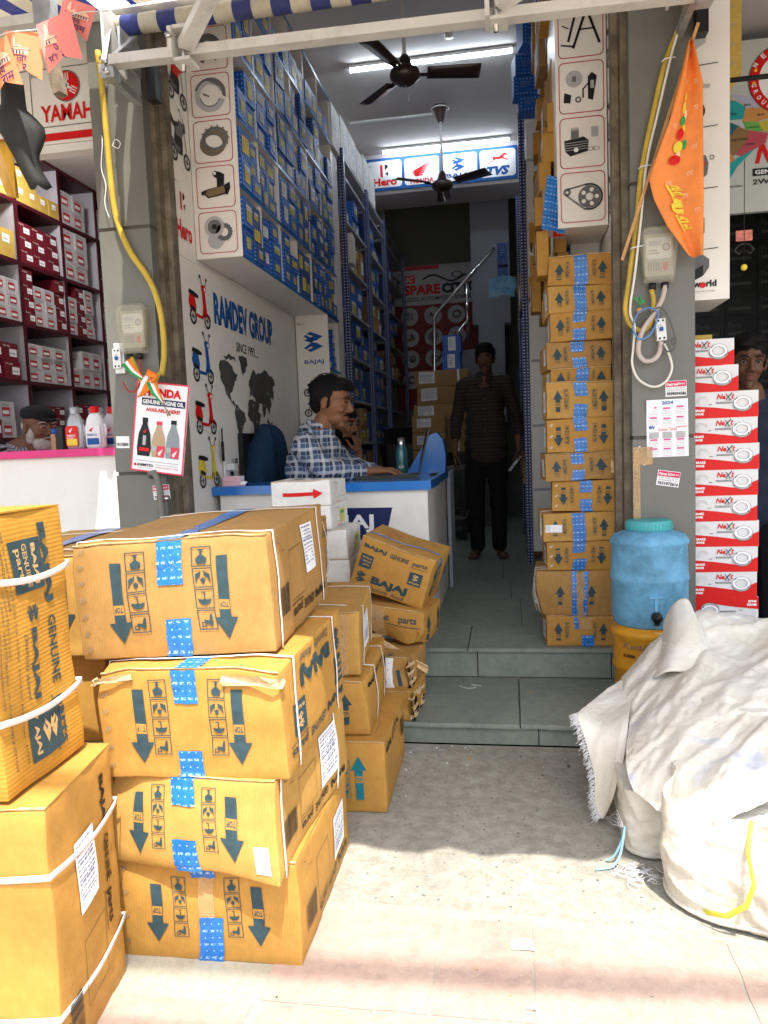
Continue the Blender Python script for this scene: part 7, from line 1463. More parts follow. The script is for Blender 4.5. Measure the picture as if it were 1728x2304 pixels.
# oil poster
t=empty('oil_poster',(-1.5645,2.955,1.037),(R(0),R(8.5),0),label='tilted white engine oil board with three printed bottles on the left pillar',category='poster')
b=MB(); W,H=.232,.372; b.box(0,W,0,.004,0,H,PAPER); f=Fr((0,0,0),(1,0,0),(0,0,1),(0,-1,0),W,H); PKR=mat('pinkish_red_print',(.65,.05,.09),.45)
for a in ((0,0,W,.006),(0,H-.006,W,.006),(0,.006,.006,H-.012),(W-.006,.006,.006,H-.012)): rect(b,f,*a,PKR,1,1)
text(b,f,'HONDA',.035,.312,.165,.036,RED,.05,2); rect(b,f,.03,.276,.19,.028,NAVY,1); text(b,f,'GENUINE ENGINE OIL',.034,.281,.18,.018,WPR,.04,3); text(b,f,'AVAILABLE HERE!',.05,.250,.15,.016,RED,.03,2)
for i,(x,hh,c,cap) in enumerate(((.022,.165,BLK,BLK),(.085,.155,mat('tan_print',(.45,.32,.2),.5),PKR),(.148,.165,mat('steel_print',(.25,.28,.31),.5),BLK))):
    poly(b,f,[(x+.004,.065),(x+.058,.065),(x+.062,.1),(x+.056,.065+hh*.55),(x+.040,.065+hh*.80),(x+.040,.065+hh*.86),(x+.018,.065+hh*.86),(x+.018,.065+hh*.80),(x+.004,.065+hh*.55),(x,.1)],c,2); rect(b,f,x+.017,.065+hh*.86,.024,hh*.10,cap,3)
    if i: rect(b,f,x+.026,.068,.034,.045,PKR,4,1); mark_wing(b,f,x+.030,.073,.024,.03,WPR,5); rect(b,f,x+.004,.09,.02,.02,GREYL,4,1)
    else: mark_wing(b,f,x+.022,.16,.02,.018,RED,4); rect(b,f,x+.024,.11,.014,.04,GREYL,4,1); rect(b,f,x+.01,.085,.045,.014,RED,4,1)
line(b,f,[(.02,.045),(.21,.045)],.0015,GREY,2); text(b,f,'IDEMITSU',.030,.022,.07,.012,BLK,.03,2); disc(b,f,.02,.027,.006,RED,2,12); text(b,f,'Manufactured and Marketed in India by',.11,.03,.10,.006,GREY,0,2); text(b,f,'IDEMITSU LUBE INDIA PVT. LIMITED',.11,.020,.10,.006,REDF,0,2); text(b,f,'Licensed by Honda Motor',.03,.012,.07,.005,GREY,0,2)
b.build('board',t); b=MB(); b.tube([(.02,.0,.36),(.045,-.01,.39),(.08,.0,.365)],.0025,RCAB,6); b.build('hanging_wire',t)
# tricolour ribbon
b=MB()
def ribbon(mb,pts,w,ms):
    P=[Vector(p) for p in pts]
    for q,m in enumerate(ms):
        rows=[]
        for k in range(2):
            row=[]
            for i,p in enumerate(P):
                d=(P[min(i+1,len(P)-1)]-P[max(i-1,0)]).normalized(); sd=d.cross(Vector((0,-1,0))); sd=sd.normalized() if sd.length>.1 else Vector((1,0,0)); tw=cos(i*.8)*.7+.3
                row.append(p+sd*w*((q+k)/len(ms)-.5)*tw+Vector((0,-.008*sin(i*.8)*((q+k)/len(ms)-.5),0)))
            rows.append(row)
        mb.grid(rows,m)
ribbon(b,[(-1.54,2.93,1.48),(-1.51,2.93,1.44),(-1.47,2.925,1.41),(-1.44,2.92,1.40),(-1.42,2.925,1.385)],.045,[ORG,PAPER,GRN]); ribbon(b,[(-1.42,2.915,1.41),(-1.45,2.91,1.375),(-1.475,2.91,1.34),(-1.49,2.915,1.33)],.06,[ORG,ORG,PAPER]); ribbon(b,[(-1.425,2.91,1.395),(-1.41,2.91,1.35),(-1.385,2.91,1.31),(-1.365,2.91,1.27),(-1.36,2.915,1.25)],.045,[ORG,PAPER,GRN]); ribbon(b,[(-1.44,2.905,1.43),(-1.40,2.905,1.41),(-1.42,2.90,1.385)],.03,[ORG])
o=b.build('tricolour_ribbon',label='knotted orange white and green ribbon above the oil board',category='ribbon'); md=o.modifiers.new('t','SOLIDIFY'); md.thickness=.001
b=MB(); b.tube([(-1.483,2.975,1.005),(-1.478,2.96,1.02),(-1.46,2.955,1.022),(-1.448,2.955,1.0),(-1.442,2.96,.95),(-1.438,2.965,.80),(-1.436,2.97,.6)],.014,GREYP,10); b.box(-1.455,-1.405,2.955,2.96,.90,.925,mat('rust',(.12,.04,.03),.85,var=.4,vs=40)); b.tube([(-1.41,2.945,.912),(-1.41,2.965,.912)],.009,STEEL,8); b.build('rusty_latch',label='grey handle bar with rusty latch low on the left pillar',category='latch')
# ============================================================ AWNING
t=empty('awning',(-.3,2.95,2.8),label='blue and cream striped roll-out awning over the main shop',category='awning'); ox,oy,oz=-.3,2.95,2.8
def AW(x0,x1,root,ox,oy,oz,name_='cloth'):
    b=MB(); rows=[]; n=44
    for i in range(n+1):
        x=x0+(x1-x0)*i/n; rows.append([(x-ox,2.93-.03-2.02*j/16-oy,2.83-.03*j*.42-.045*sin(PI*j/16)*(1)+.006*sin(x*9+j)-oz) for j in range(17)])
    b.grid(rows,AWN); 
    e=[r[-1] for r in rows]; ww=[]
    for i,p in enumerate(e):
        x=p[0]+ox; d=.06+.11*abs(sin(x*PI/.23)); ww.append([p,(p[0],p[1]-.01,p[2]-d*.5),(p[0],p[1]-.006,p[2]-d)])
    b.grid(ww,AWN); return b.build(name_,root)
AW(-1.40,2.4,t,ox,oy,oz)
b=MB(); b.tube([(-1.505-ox,2.93-oy,2.775-oz),(2.4-ox,2.93-oy,2.775-oz)],.036,AWN,20); b.build('roller',t)
b=MB(); b.bar((-1.405-ox,2.72-oy,2.535-oz),(2.4-ox,2.72-oy,2.49-oz),.05,.035,ALU); b.build('support_bar',t)
for (xa,xb,ya,za) in ((-1.10,-.10,1.15,2.44),(.0,.9,1.15,2.40)):
    b=MB(); b.bar((xa-ox,2.68-oy,2.535-oz),((-.60 if xa<-.5 else 1.1)-ox,2.2-oy,2.74-oz) if xa<-.5 else (.9-ox,2.2-oy,2.72-oz),.055,.03,ALU); b.build('folding_arm',t)
    b=MB(); x=xa-ox; b.box(x-.045,x-.03,-.32,-.22,2.48-oz,2.585-oz,ALU); b.box(x-.03,x+.03,-.31,-.225,2.58-oz,2.592-oz,ALU); b.box(x-.03,x+.03,-.31,-.225,2.472-oz,2.483-oz,ALU); b.tube([(x-.01,-.27,2.45-oz),(x-.01,-.27,2.60-oz)],.008,STEEL,8); b.tube([(x-.038,-.335,2.55-oz),(x-.038,-.31,2.55-oz)],.010,STEEL,8); b.build('arm_bracket',t)
for x in (-1.44,.63):
    b=MB(); q=x-ox; b.box(q-.012,q+.012,-.24,.05,2.50-oz,2.53-oz,ZINC); b.bar((q-.05,-.06,2.76-oz),(q-.01,-.20,2.56-oz),.018,.012,ZINC); b.bar((q+.03,-.02,2.73-oz),(q+.035,-.22,2.56-oz),.022,.008,ZINC); b.box(q+.0,q+.05,-.25,-.20,2.475-oz,2.512-oz,ZINC); b.tube([(q+.03,-.27,2.49-oz),(q+.03,-.24,2.49-oz)],.010,STEEL,8); b.tube([(q-.02,-.20,2.57-oz),(q-.02,-.17,2.57-oz)],.010,STEEL,8); b.box(q-.045,q-.035,-.14,.03,2.60-oz,2.81-oz,ALU); b.box(q+.055,q+.095,-.0,.05,2.50-oz,2.66-oz,BPL); b.box(q+.01,q+.02,-.12,.04,2.6-oz,2.72-oz,ZINC); b.build('wall_bracket',t)
t2=empty('awning',(-3.0,2.95,2.8),label='neighbouring striped awning over the left shop with its own roller',category='awning')
AW(-5.0,-1.53,t2,-3.0,2.95,2.8)
b=MB(); b.tube([(-2.0,-.05,.03),(1.345,-.05,.03)],.040,AWN,20); b.build('roller',t2); b=MB(); b.bar((-2.0,-.24,-.085),(1.33,-.24,-.095),.06,.035,ALU); b.build('support_bar',t2)
# wooden post and other hanging things at top left
b=MB(); b.bar((0,0,0),(.045,-.01,-.22),.042,.03,mat('weathered_wood',(.22,.18,.13),.85,var=.4,vs=20,bump=.4,bs=40)); b.tube([(.02,-.03,-.08),(.02,.02,-.08)],.012,STEEL,8); b.box(-.03,.04,-.022,.022,-.02,.12,ZINC); b.build('hanging_strut',loc=(-1.585,2.60,2.60),label='weathered metal strut hanging down before the red lettered sign',category='strut')
b=MB(); rows=[]
for i in range(13):
    s=i/12; cx=[0,0,0,-.005,.0,.02,.03,.03,.03,.035,.045,.06,.07][i]; w_=[.035,.036,.037,.045,.07,.075,.068,.055,.04,.032,.03,.032,.034][i]; rows.append([(cx-w_+2*w_*j/6,-.03*sin(PI*j/6),-.345*s+(.008*cos(j*2) if i==12 else 0)) for j in range(7)])
b.grid(rows,mat('dusty_black_plastic',(.03,.03,.03),.65,var=.3,vs=12)); o=b.build('mudguard',loc=(-1.63,2.45,2.36),rot=(0,0,.2),label='black plastic mudguard hanging at the top left corner',category='mudguard'); md=o.modifiers.new('t','SOLIDIFY'); md.thickness=.006
b=MB(); rows=[[(.05*cos(j)*(1-i/14)+.03*i/10,.03*sin(j*1.1),-.018*i) for j in range(4)] for i in range(12)]; b.grid(rows,mat('amber_panel',(.6,.33,.02),.25,var=.2,coat=.5)); o=b.build('amber_cover',loc=(-1.70,2.45,2.20),label='glossy amber plastic cover hanging below the bunting',category='panel'); md=o.modifiers.new('t','SOLIDIFY'); md.thickness=.004
# bunting
TEMPLE=mat('bunting_print',(.85,.55,.38),.7); PURP=mat('bunting_ink',(.07,.03,.13),.6)
def shri(b,f,x,y,w,h,m,k):
    # strokes of the two Devanagari letters
    L=lambda pts,t=.10: line(b,f,[(x+a*w,y+c*h) for a,c in pts],h*t,m,k)
    L([(-.05,.78),(1.02,.78)]); L([(.42,.78),(.42,.0)]); L([(.10,.70),(.02,.55),(.16,.46),(.26,.58),(.16,.70)]); L([(.16,.46),(.10,.28),(.24,.16)]); L([(.42,.34),(.16,.02)]); L([(.86,.78),(.86,0)]); L([(.42,.78),(.48,1.06),(.70,1.12),(.86,.80)])
def bunt(x,y,z,w,h,m,rz,rx,i):
    b=MB(); f=Fr((-w/2,0,-h),(1,0,0),(0,0,1),(0,-1,0),w,h)
    poly(b,f,[(0,h*.0),(w*.5,h*.22),(w,0),(w,h),(0,h)],m,-2)
    P=[(w*.12,h*.52),(w*.88,h*.52),(w*.88,h*.66),(w*.8,h*.7),(w*.68,h*.76),(w*.56,h*.68),(w*.48,h*.68),(w*.38,h*.74),(w*.3,h*.68),(w*.28,h*.84),(w*.24,h*.94),(w*.19,h*.84),(w*.17,h*.68),(w*.12,h*.66)]
    poly(b,f,P,TEMPLE,0)
    for q in range(9): rect(b,f,w*(.15+.08*q),h*.53,w*.035,h*.07,PURP,1,1)
    line(b,f,[(w*.12,h*.62),(w*.88,h*.62)],h*.012,PURP,1)
    text(b,f,'जय',w*.32,h*.36,w*.34,h*.14,PURP,.01,1); shri(b,f,w*.13,h*.19,w*.24,h*.12,PURP,1); text(b,f,'राम',w*.46,h*.17,w*.40,h*.16,PURP,.01,1)
    sv=i*3.3
    for v in b.v: pass
    b.v=[Vector((v.x,v.y+.010*sin(v.x*30+sv)+.06*(v.z/h)*(-.3),v.z)) for v in b.v]
    return b
for i,(x,y,z,w_,h,m,rx,ry,lb) in enumerate(((-1.541,2.40,2.497,.122,.150,FLAGR,0,4,'orange swallow-tail bunting pennant, second from the left'),(-1.625,2.35,2.445,.12,.165,FLAGR,0,-16,'orange bunting pennant cut off at the left edge of the photo'),(-1.420,2.38,2.515,.128,.165,FLAGP,0,-14,'pinkish red bunting pennant, third from the left'),(-1.345,2.42,2.575,.10,.115,FLAGP,0,18,'small crumpled pink pennant nearest the awning bracket'))):
    b=bunt(x,y,z,w_,h,m,0,0,i); o=b.build('bunting_flag',loc=(x,y,z),rot=(R(-8),R(ry),R([0,5,-10,30][i])),label=lb,category='bunting',group='bunting pennants on a string')
cable('bunting_string',[(-1.8,2.30,2.40),(-1.68,2.35,2.44),(-1.60,2.39,2.495),(-1.48,2.4,2.50),(-1.36,2.40,2.53),(-1.27,2.46,2.56)],.002,WPR,'white string carrying the bunting pennants',5,'string')
# saffron flag
t=empty('saffron_flag',(.66,2.93,2.46),label='orange cloth flag with yellow script hanging on the right pillar',category='flag')
b=MB(); b.bar((.025,0.0,.06),(-.235,.03,-.72),.011,.011,mat('bamboo',(.5,.28,.12),.6,var=.2,vs=20)); b.build('stick',t)
out=[(0,0),(.2,.02)]
def edgeL(s): 
    P=[(0,-.012),(.35,-.075),(.62,-.148),(.72,-.13),(.85,-.085),(1,-.012)]
    for (a,p),(c,q) in zip(P,P[1:]):
        if s<=c: return p+(q-p)*(s-a)/(c-a)
    return P[-1][1]
def edgeR(s): return .0+.035*min(1,s*5)-.01*max(0,s-.75)*0
def FP(u,s): # u 0..1 left to right
    x=edgeL(s)+(edgeR(s)-edgeL(s))*u; y=-.012-.022*sin(u*PI*2.2+s*2)*(1-.4*s)-.008*sin(u*9+s*6); return Vector((x,y,-.735*s))
b=MB(); rows=[[FP(j/14,i/40) for j in range(15)] for i in range(41)]; b.grid(rows,FLAGO); o=b.build('cloth',t); md=o.modifiers.new('t','SOLIDIFY'); md.thickness=.0015; md.offset=1
b=MB()
f=Fr((0,0,0),(1,0,0),(0,0,1),(0,-1,0),1,1)
def onflag(mb):
    mb.v=[(lambda u,s: FP(min(max(u,0),1),min(max(s,0),1))+Vector((0,-.0035-(-v.y)*1.0,0)))(v.x,v.z) for v in mb.v]
for i,(u,s,w_,h_,m) in enumerate(((.35,.25,.10,.04,YEL),(.34,.30,.14,.06,YEL),(.36,.36,.16,.05,GRN),(.36,.42,.22,.06,RED),(.42,.33,.10,.05,TEMPLE),(.36,.48,.26,.06,YEL),(.34,.54,.30,.05,RED),(.42,.40,.1,.05,YEL),(.50,.47,.12,.05,GRN),(.40,.515,.12,.03,TEMPLE))): disc(b,f,u+.08,s,w_*.42,m,i%4+1,14,sy=h_/w_*1.1)
onflag(b); b.build('printed_motif',t); b=MB()
for (u,s) in ((.3,.2),(.15,.4),(.72,.32),(.75,.5),(.7,.62),(.6,.72),(.8,.8),(.3,.66),(.7,.2)): text(b,f,'राम',u,s,.12,-.022,TEMPLE,0,2)
for t_,s0,s1,u in (('जय',.655,.71,.26),('राम',.80,.875,.30)): 
    V,Fc,asp=textmesh(t_,.03); b.add([f.p(u+.02+(1-bb)*.30+.10*aa,s0+(s1-s0)*aa,4) for aa,bb in V],Fc,YEL)
g=Fr((.56,0,.725),(0,0,1),(-1,0,0),(0,-1,0),1,1); shri(b,g,0,0,.065,.22,YEL,4)
onflag(b); b.build('flag_print',t)
# ============================================================ IN FRONT: drums, sacks, sheet, litter
t=empty('water_jar',(.508,2.94,.392),label='scuffed blue insulated water jar with teal screw lid by the right pillar',category='water jar')
b=MB(); Rr=.138
b.lathe([(0,0),(Rr*.9,0),(Rr*.95,.008),(Rr*.95,.022),(Rr,.034),(Rr,.165),(Rr*1.025,.170),(Rr*1.03,.182),(Rr*1.01,.19),(Rr*1.0,.2),(Rr*.985,.30),(Rr*1.02,.305),(Rr*1.02,.318),(Rr*.93,.336),(Rr*.6,.352),(Rr*.56,.353),(0,.353)],(0,0,0),JARB,56); b.build('body',t)
b=MB(); n=48
b.lathe([(Rr*.58,.353),(Rr*.60,.356),(Rr*.60,.384),(Rr*.56,.390),(Rr*.2,.386),(0,.386)],(0,0,0),JARL,n)
for k_ in range(40): a=2*PI*k_/40; b.box(-.002,.002,Rr*.595,Rr*.612,.357,.382,JARL,M=Matrix.Rotation(a,4,'Z'))
b.build('lid',t)
b=MB(); b.box(-.026,.026,-Rr-.006,-Rr+.004,.118,.126,JARB); b.box(-.006,.006,-Rr-.006,-Rr+.004,.07,.12,JARB); b.tube([(0,-Rr+.01,.052),(0,-Rr-.018,.050)],.019,BPL,16); b.tube([(0,-Rr-.018,.050),(0,-Rr-.026,.050)],.012,BPL,12); b.box(-.009,.009,-Rr-.016,-Rr,.022,.04,BPL); b.build('tap',t)
t=empty('water_jar',(.505,2.94,.0805),label='amber plastic drum marked gold underneath the blue water jar',category='drum')
b=MB(); Ry=.136; b.lathe([(0,0),(Ry*.88,0),(Ry*.92,.01),(Ry*.92,.14),(Ry*.98,.15),(Ry*.98,.16),(Ry*.94,.17),(Ry,.27),(Ry*1.03,.275),(Ry*1.03,.292),(Ry*.97,.300),(Ry*.90,.302),(Ry*.9,.311),(0,.311)],(0,0,0),JARY,56); b.build('drum_body',t)
b=MB()
def cyl(mb,R0): mb.v=[Vector((sin(v.x/R0)*(R0+.001-v.y),-cos(v.x/R0)*(R0+.001-v.y),v.z)) for v in mb.v]
f=Fr((-.12,0,.19),(1,0,0),(0,0,1),(0,-1,0),.2,.1,0); text(b,f,'Kwality',0,.035,.13,.035,BRONZE,.02,1,.3); text(b,f,'SUPER',.0,.012,.05,.012,BLK,.04,1); text(b,f,'GOLD',.075,.005,.055,.013,BLK,.05,1); cyl(b,Ry*.985); b.build('drum_print',t)
bpy.data.objects['water_jar.001'].name='plastic_drum'
# sacks and sheet
def catm(P,t):
    n=len(P)-1; i=min(int(t*n),n-1); u=t*n-i; p0=P[max(i-1,0)];p1=P[i];p2=P[i+1];p3=P[min(i+2,n)]
    return .5*((2*p1)+(-p0+p2)*u+(2*p0-5*p1+4*p2-p3)*u*u+(-p0+3*p1-3*p2+p3)*u**3)
def patch(G,nu,nv):
    G=[[Vector(p) for p in r] for r in G]; rows=[]
    for i in range(nv+1):
        v=i/nv; col=[catm([r[j] for r in G],v) for j in range(len(G[0]))]; rows.append([catm(col,j/nu) for j in range(nu+1)])
    return rows
BODY=[[(.35,2.62,.20),(.46,2.72,.28),(.61,2.80,.34),(.73,2.80,.34),(.88,2.80,.33),(1.05,2.75,.3)],[(0.35,2.55,0.29),(0.46,2.6,0.39),(0.61,2.65,0.48),(0.73,2.65,0.47),(0.88,2.65,0.46),(1.05,2.6,0.44)],[(0.34,2.4,0.28),(0.44,2.42,0.35),(0.57,2.45,0.42),(0.7,2.45,0.42),(0.83,2.45,0.42),(0.97,2.4,0.41)],[(0.33,2.25,0.26),(0.42,2.22,0.32),(0.52,2.2,0.36),(0.64,2.2,0.38),(0.76,2.2,0.38),(0.89,2.2,0.36)],[(0.295,2.06,0.245),(0.37,2.02,0.28),(0.48,2.0,0.31),(0.59,2.0,0.33),(0.7,2.0,0.33),(0.81,2.0,0.32)],[(0.281,1.955,0.225),(0.36,1.90,0.245),(0.45,1.85,0.262),(0.55,1.85,0.28),(0.65,1.87,0.29),(0.76,1.87,0.29)],[(0.292,1.915,0.195),(0.355,1.85,0.172),(0.43,1.78,0.178),(0.52,1.79,0.22),(0.64,1.84,0.26),(0.75,1.85,0.27)]]
FLAP=[[(0.18,2.25,0.275),(0.26,2.4,0.28),(0.37,2.53,0.315)],[(0.18,2.22,0.27),(0.25,2.3,0.265),(0.35,2.36,0.29)],[(0.2,2.2,0.21),(0.26,2.2,0.24),(0.32,2.2,0.27)],[(0.22,2.17,0.13),(0.26,2.15,0.17),(0.3,2.13,0.21)],[(0.22,2.15,0.06),(0.25,2.13,0.09),(0.28,2.1,0.16)],[(0.23,2.13,0.02),(0.24,2.13,0.02),(0.26,2.1,0.08)]]
t=empty('plastic_sheet',(.5,2.2,0),label='crumpled white woven plastic sheet thrown over the sacks on the right',category='sheet')
o_=Vector((.5,2.2,0))
def wr(p,k,a=.010):
    d=noise.noise(Vector((p.x*9+p.y*7,p.y*4-p.x*3,k)))*a*.8+noise.noise(Vector((p.x*60,p.y*52,k+5)))*a*.12
    u=p.x*.75-p.y*.66; v_=p.x*.66+p.y*.75
    for fq,am in ((6,1.9),(15,1.2),(36,.5)):
        n_=abs(noise.noise(Vector((u*fq,v_*fq*.30,k+fq)))); d+=(.35-n_)*a*am*(1.3 if n_<.12 else 1)
    for fq,am in ((21,.45),(60,.2)):
        n_=abs(noise.noise(Vector((v_*fq,u*fq*.35,k+fq*2)))); d+=(.3-n_)*a*am
    return p+Vector((-.15,-.5,.85))*d
b=MB(); rows=patch(BODY,120,150); rows=[[wr(p,1,.013)-o_ for p in r] for r in rows]; b.grid(rows,WOVEN); o=b.build('sheet_body',t); md=o.modifiers.new('t','SOLIDIFY'); md.thickness=.003
b=MB(); rows=patch(FLAP,36,50); rows=[[wr(p,4,.006)-o_ for p in r] for r in rows]; b.grid(rows,WOVEN); o=b.build('hanging_corner',t); md=o.modifiers.new('t','SOLIDIFY'); md.thickness=.003
b=MB(); rf=random.Random(9); edge=[rows[i][0] for i in range(0,51)]
for p in edge:
    for q in range(5):
        a=Vector((-rf.uniform(.006,.022),rf.uniform(-.012,.004),rf.uniform(-.014,.006))); s0=p+Vector((0,0,rf.uniform(-.003,.003))); b.tube([s0,s0+a*.5+Vector((0,0,.004*rf.uniform(-1,1))),s0+a+Vector((rf.uniform(-.004,.004),0,-.006))],.0008,PAPER,3,cap=False)
for q in range(60):
    s0=Vector((.52+rf.gauss(0,.03),2.50+rf.gauss(0,.05),.43+rf.gauss(0,.01)))-o_; b.tube([s0,s0+Vector((rf.uniform(-.02,.02),-.01,.015*rf.random())),s0+Vector((rf.uniform(-.03,.03),-.02,-.01+.02*rf.random()))],.0007,PAPER,3,cap=False)
b.build('frayed_edge',t)
b=MB(); G=[[(.50,2.62,.46),(.53,2.60,.53),(.57,2.60,.545),(.60,2.62,.47)],[(.47,2.5,.40),(.50,2.47,.46),(.56,2.46,.47),(.61,2.5,.43)],[(.42,2.38,.34),(.45,2.34,.37),(.52,2.34,.385),(.58,2.38,.40)]]
rows=patch(G,20,20); b.grid([[wr(p,7,.008)-o_ for p in r] for r in rows],WOVEN); o=b.build('bunched_fold',t); md=o.modifiers.new('t','SOLIDIFY'); md.thickness=.003
def sack(name,lab,x,y,w,d,h,rz,m,open_=False,sd=1,bul=.03,pw=4):
    t=empty(name,(x,y,.002),(0,0,R(rz)),label=lab,category='sack'); b=MB(); rows=[]; n=140; mz=48; top=1.0
    for j in range(mz+1):
        z=h*j/mz; k=1-.035*(1-j/mz)**3+bul*sin(PI*j/mz)*2
        if j<3: k*=[.93,.97,.99][j]
        row=[]
        for i in range(n+1):
            a=2*PI*(i%n)/n; c_,s_=cos(a),sin(a); q=(abs(c_)**pw+abs(s_)**pw)**(-1/pw)
            p=Vector((w/2*q*c_*k,d/2*q*s_*k,z)); nn=Vector((c_,s_,0)); A=a*3
            p+=nn*(.014*noise.noise(Vector((c_*2+sd,s_*2,z*6)))+.016*(.3-abs(noise.noise(Vector((c_*5+sd+z*6,s_*5-z*9,z*11)))))+.009*(.3-abs(noise.noise(Vector((c_*11+z*20,s_*11+sd,z*26)))))+.004*(.3-abs(noise.noise(Vector((c_*24,s_*24+sd,z*60))))))
            if open_ and z>h*.75: p.z+=((z/h-.75)/.25)*(.05*noise.noise(Vector((c_*1.6,s_*1.6,sd+3)))+.05*max(0,-c_)**3*(1 if s_<.3 else 0)-.03*max(0,c_)*(1 if s_<0 else 0)+.008*noise.noise(Vector((c_*9,s_*9,sd)))); p-=nn*(.02*max(0,(z/h-.8)/.2)*(noise.noise(Vector((c_*3,s_*3,1)))+.2))
            row.append(p)
        rows.append(row)
    b.grid(rows,m)
    if open_:
        for r_ in rows[-4:]:
            for p in r_: pass
    if not open_:
        c=[Vector((p.x*.55,p.y*.55,h+.02)) for p in rows[-1]]; b.grid([rows[-1],c,[Vector((0,0,h+.025)) for _ in c]],m)
    o=b.build('sack_body',t); 
    if open_: md=o.modifiers.new('t','SOLIDIFY'); md.thickness=.003
    return t
sack('sack','white woven sack standing upright under the crumpled sheet',.445,2.13,.34,.40,.185,-2,WOVENB,sd=3,bul=.008,pw=6)
sack('sack','bulging sack swelling up under the crumpled sheet behind the upright one',.74,2.35,.50,.55,.36,5,WOVENB,sd=6)
t=sack('sack','open white woven sack of scrap parts at the lower right corner',.63,1.80,.52,.38,.235,-30,WOVENB,True,sd=9,bul=.012,pw=6)
hp=[]
for i in range(61):
    a=2*PI*i/60; c_,s_=cos(a),sin(a); q=(abs(c_)**6+abs(s_)**6)**(-1/6); hp.append((.26*q*c_*1.0+.006*sin(a*5),.19*q*s_*1.0+.006*sin(a*7),.012+.008*sin(a*3)**2))
b=MB(); b.tube(hp,.006,WOVENB,6); b.build('bottom_hem',t)
b=MB(); f=None
rf=random.Random(4)
for i in range(26):
    p=Vector((rf.uniform(.0,.19),rf.uniform(-.13,.10),.185+rf.uniform(-.02,.03))); d=Vector((rf.uniform(-1,1),rf.uniform(-1,1),rf.uniform(-.1,.3))).normalized()*rf.uniform(.03,.08)
    m=rf.choice([BPL,BPL,RED,YEL,PAPER,GREY]); (b.bar(p,p+d,.016,.01,m) if i%2 else b.tube([p,p+d*.5+Vector((0,0,.01)),p+d],.008,m,8))
b.build('scrap_parts',t)
b=MB(); G=[[(-.24,-.16,.16),(-.1,-.17,.165),(.08,-.17,.16),(.24,-.16,.16)],[(-.24,-.06,.17),(-.12,-.06,.18),(.07,-.05,.175),(.24,-.05,.17)],[(-.24,.05,.18),(-.12,.06,.19),(.05,.06,.18),(.24,.05,.175)],[(-.24,.17,.19),(-.10,.17,.20),(.08,.17,.19),(.24,.16,.18)]]; b.grid([[wr(p,11,.016) for p in r] for r in patch(G,36,36)],WOVEN); o=b.build('crumpled_liner',t); md=o.modifiers.new('t','SOLIDIFY'); md.thickness=.002
b=MB(); rf=random.Random(14)
for i in range(5):
    c=Vector((.08+.01*i,-.13,.205)); b.tube([c+Vector((.05*cos(a)*(1+.1*i),.04*sin(a)-.01*i,.03*sin(a)+.004*i)) for a in [q*.5 for q in range(10)]],.002,WPR,5)
b.build('loose_wires',t)
b=MB(); P=[(-.05,-.182,.262),(-.05,-.212,.20),(-.035,-.224,.14),(-.05,-.226,.09),(-.09,-.222,.05),(-.14,-.212,.035)]
b.grid([[Vector(p)+Vector((-.0045,0,.001*i)) for i,p in enumerate(P)],[Vector(p)+Vector((.0045,-.001,-.001*i)) for i,p in enumerate(P)]],mat('yellow_strap',(.75,.72,.08),.4)); o=b.build('yellow_strap',t); md=o.modifiers.new('t','SOLIDIFY'); md.thickness=.0015
cable('blue_twine',[(.268,1.925,.105),(.262,1.918,.07),(.252,1.912,.03),(.232,1.902,.008),(.205,1.895,.005),(.190,1.890,.005)],.0032,mat('blue_twine_fibre',(.25,.48,.68),.5),'light blue twine trailing from the upright sack',6,'twine')
cable('blue_twine',[(.268,1.925,.10),(.258,1.925,.06),(.240,1.93,.02),(.222,1.935,.006)],.003,MATS['blue_twine_fibre'],'short second strand of blue twine beside the upright sack',6,'twine')
b=MB(); rf=random.Random(6)
for i in range(26):
    p=Vector((.30+rf.gauss(0,.03),1.875+rf.gauss(0,.02),.004)); r1,r2,ph=rf.uniform(.006,.022),rf.uniform(.004,.014),rf.uniform(0,6); b.tube([p+Vector((r1*cos(ph+k_*.7)+.004*k_*cos(ph),r2*sin(ph*2+k_*.9)+.003*k_*sin(ph),.003+.004*abs(sin(k_)))) for k_ in range(12)],.0007,PAPER,3)
for i in range(5): b.tube([(.238+.004*i,2.12,.03),(.25+.003*i,2.02,.06+.01*i),(.266,1.93,.10)],.0009,PAPER,3)
b.build('loose_threads',label='tangle of white threads on the ground beside the sacks',category='threads')
def scrap(nm,x,y,z,pts,lab,cat='paper',m=PAPER):
    b=MB(); n=len(pts); b.add([(a,c,.001+.004*((i*7)%3)/2) for i,(a,c) in enumerate(pts)]+[(a,c,.0005) for a,c in pts],[tuple(range(n)),tuple(range(n,2*n))[::-1]],m); return b.build(nm,loc=(x,y,z),label=lab,category=cat)
scrap('paper_scrap',.003,1.575,.0075,[(-.024,-.018),(.026,-.016),(.020,.016),(-.024,.018)],'square white paper scrap on the reddish paving')
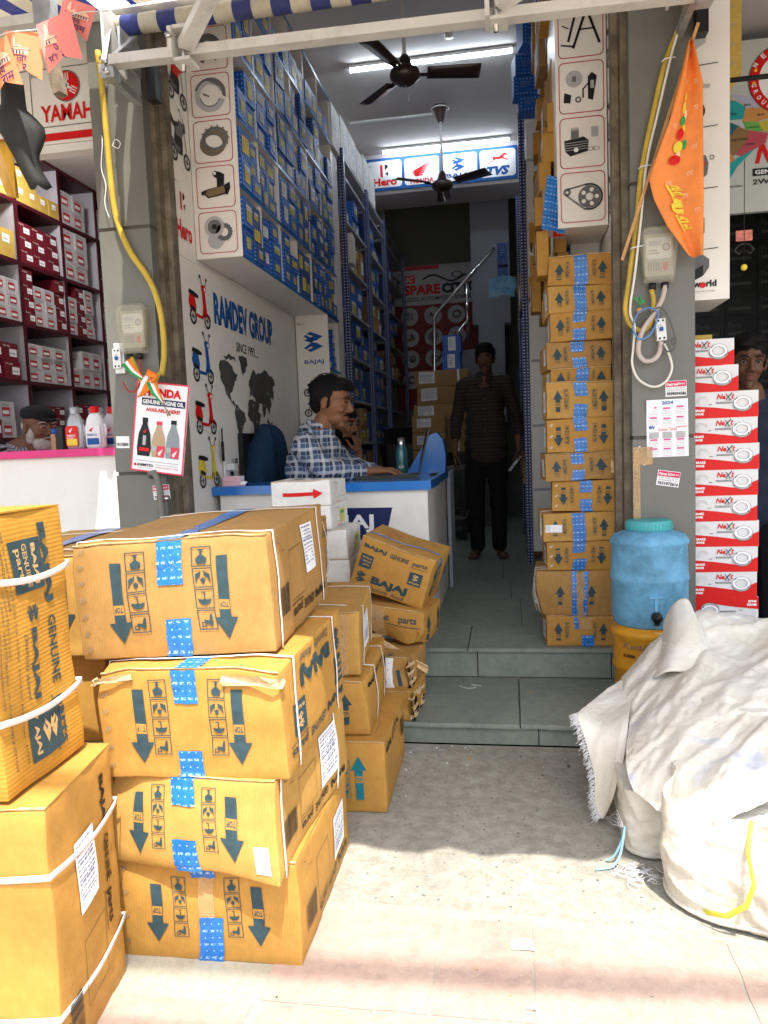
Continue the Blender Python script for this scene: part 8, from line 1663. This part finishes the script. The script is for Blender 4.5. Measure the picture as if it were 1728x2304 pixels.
scrap('paper_scrap',.052,1.672,.001,[(-.014,-.006),(.016,-.010),(.012,.004),(-.010,.009)],'small folded paper scrap at the edge of the paving')
scrap('paper_scrap',.018,1.392,.0075,[(-.011,-.005),(.009,-.007),(.012,.004),(-.004,.007)],'tiny crumpled scrap nearest the camera')
scrap('pebble',.06,3.02,.081,[(-.006,-.004),(.007,-.004),(.006,.006),(-.005,.005)],'small pale chip lying on the lower step','chip',CARDP)
cable('thread',[(-.23,3.10,.082),(-.2,3.07,.082),(-.16,3.08,.082),(-.18,3.12,.082),(-.14,3.10,.082)],.0012,PAPER,'curl of thread on the lower step',4,'thread')
for i in range(2): pass
b=MB(); rf=random.Random(31)
for i in range(170):
    x=rf.uniform(-.5,.62); y=rf.choice([rf.uniform(1.2,2.66),rf.uniform(2.4,2.66),rf.gauss(2.62,.03)]); s_=rf.uniform(.0012,.0042)*(1 if rf.random()<.93 else 2); b.sphere((x,min(y,2.66),s_*.6+(.005 if y<1.66 else .0)),(s_,s_*rf.uniform(.6,1.2),s_*.7),rf.choice([GREYD,CARDP,PAPER,GROUND,GROUND]),5,3)
b.build('grit',kind='stuff',label='scattered grit and tiny scraps on the concrete forecourt',category='grit')
for j,(x,y,z) in enumerate(((.583,2.955,2.42),(.50,2.955,2.06),(.47,2.962,1.78))):
    b=MB(); b.tube([(x-.016,y,z-.004),(x-.008,y-.012,z),(x+.008,y-.012,z+.002),(x+.03,y-.004,z+.006)],.0022,PAPER,5); b.build('cable_tie',label=['white cable tie on the yellow cable high up near the awning','white cable tie on the yellow cable beside the saffron flag','white cable tie on the yellow cable beside the right meter'][j],category='cable tie',group='cable ties on the right pillar')
# overhead street wires: they throw the soft streaks on the paving
for k_,(y,z,r_) in enumerate(((-1.15,6.2,.022),(-1.02,6.0,.010),(-1.42,6.4,.016))): cable('overhead_wire',[(-12,y-.5,z),(-4,y-.12,z-.15),(0,y,z-.2),(4,y+.12,z-.15),(12,y+.3,z)],r_,BPL,['thickest overhead street cable bundle','thin overhead wire just beside the thick bundle','overhead cable nearest the street'][k_])
bpy.data.scenes.remove(TMP)
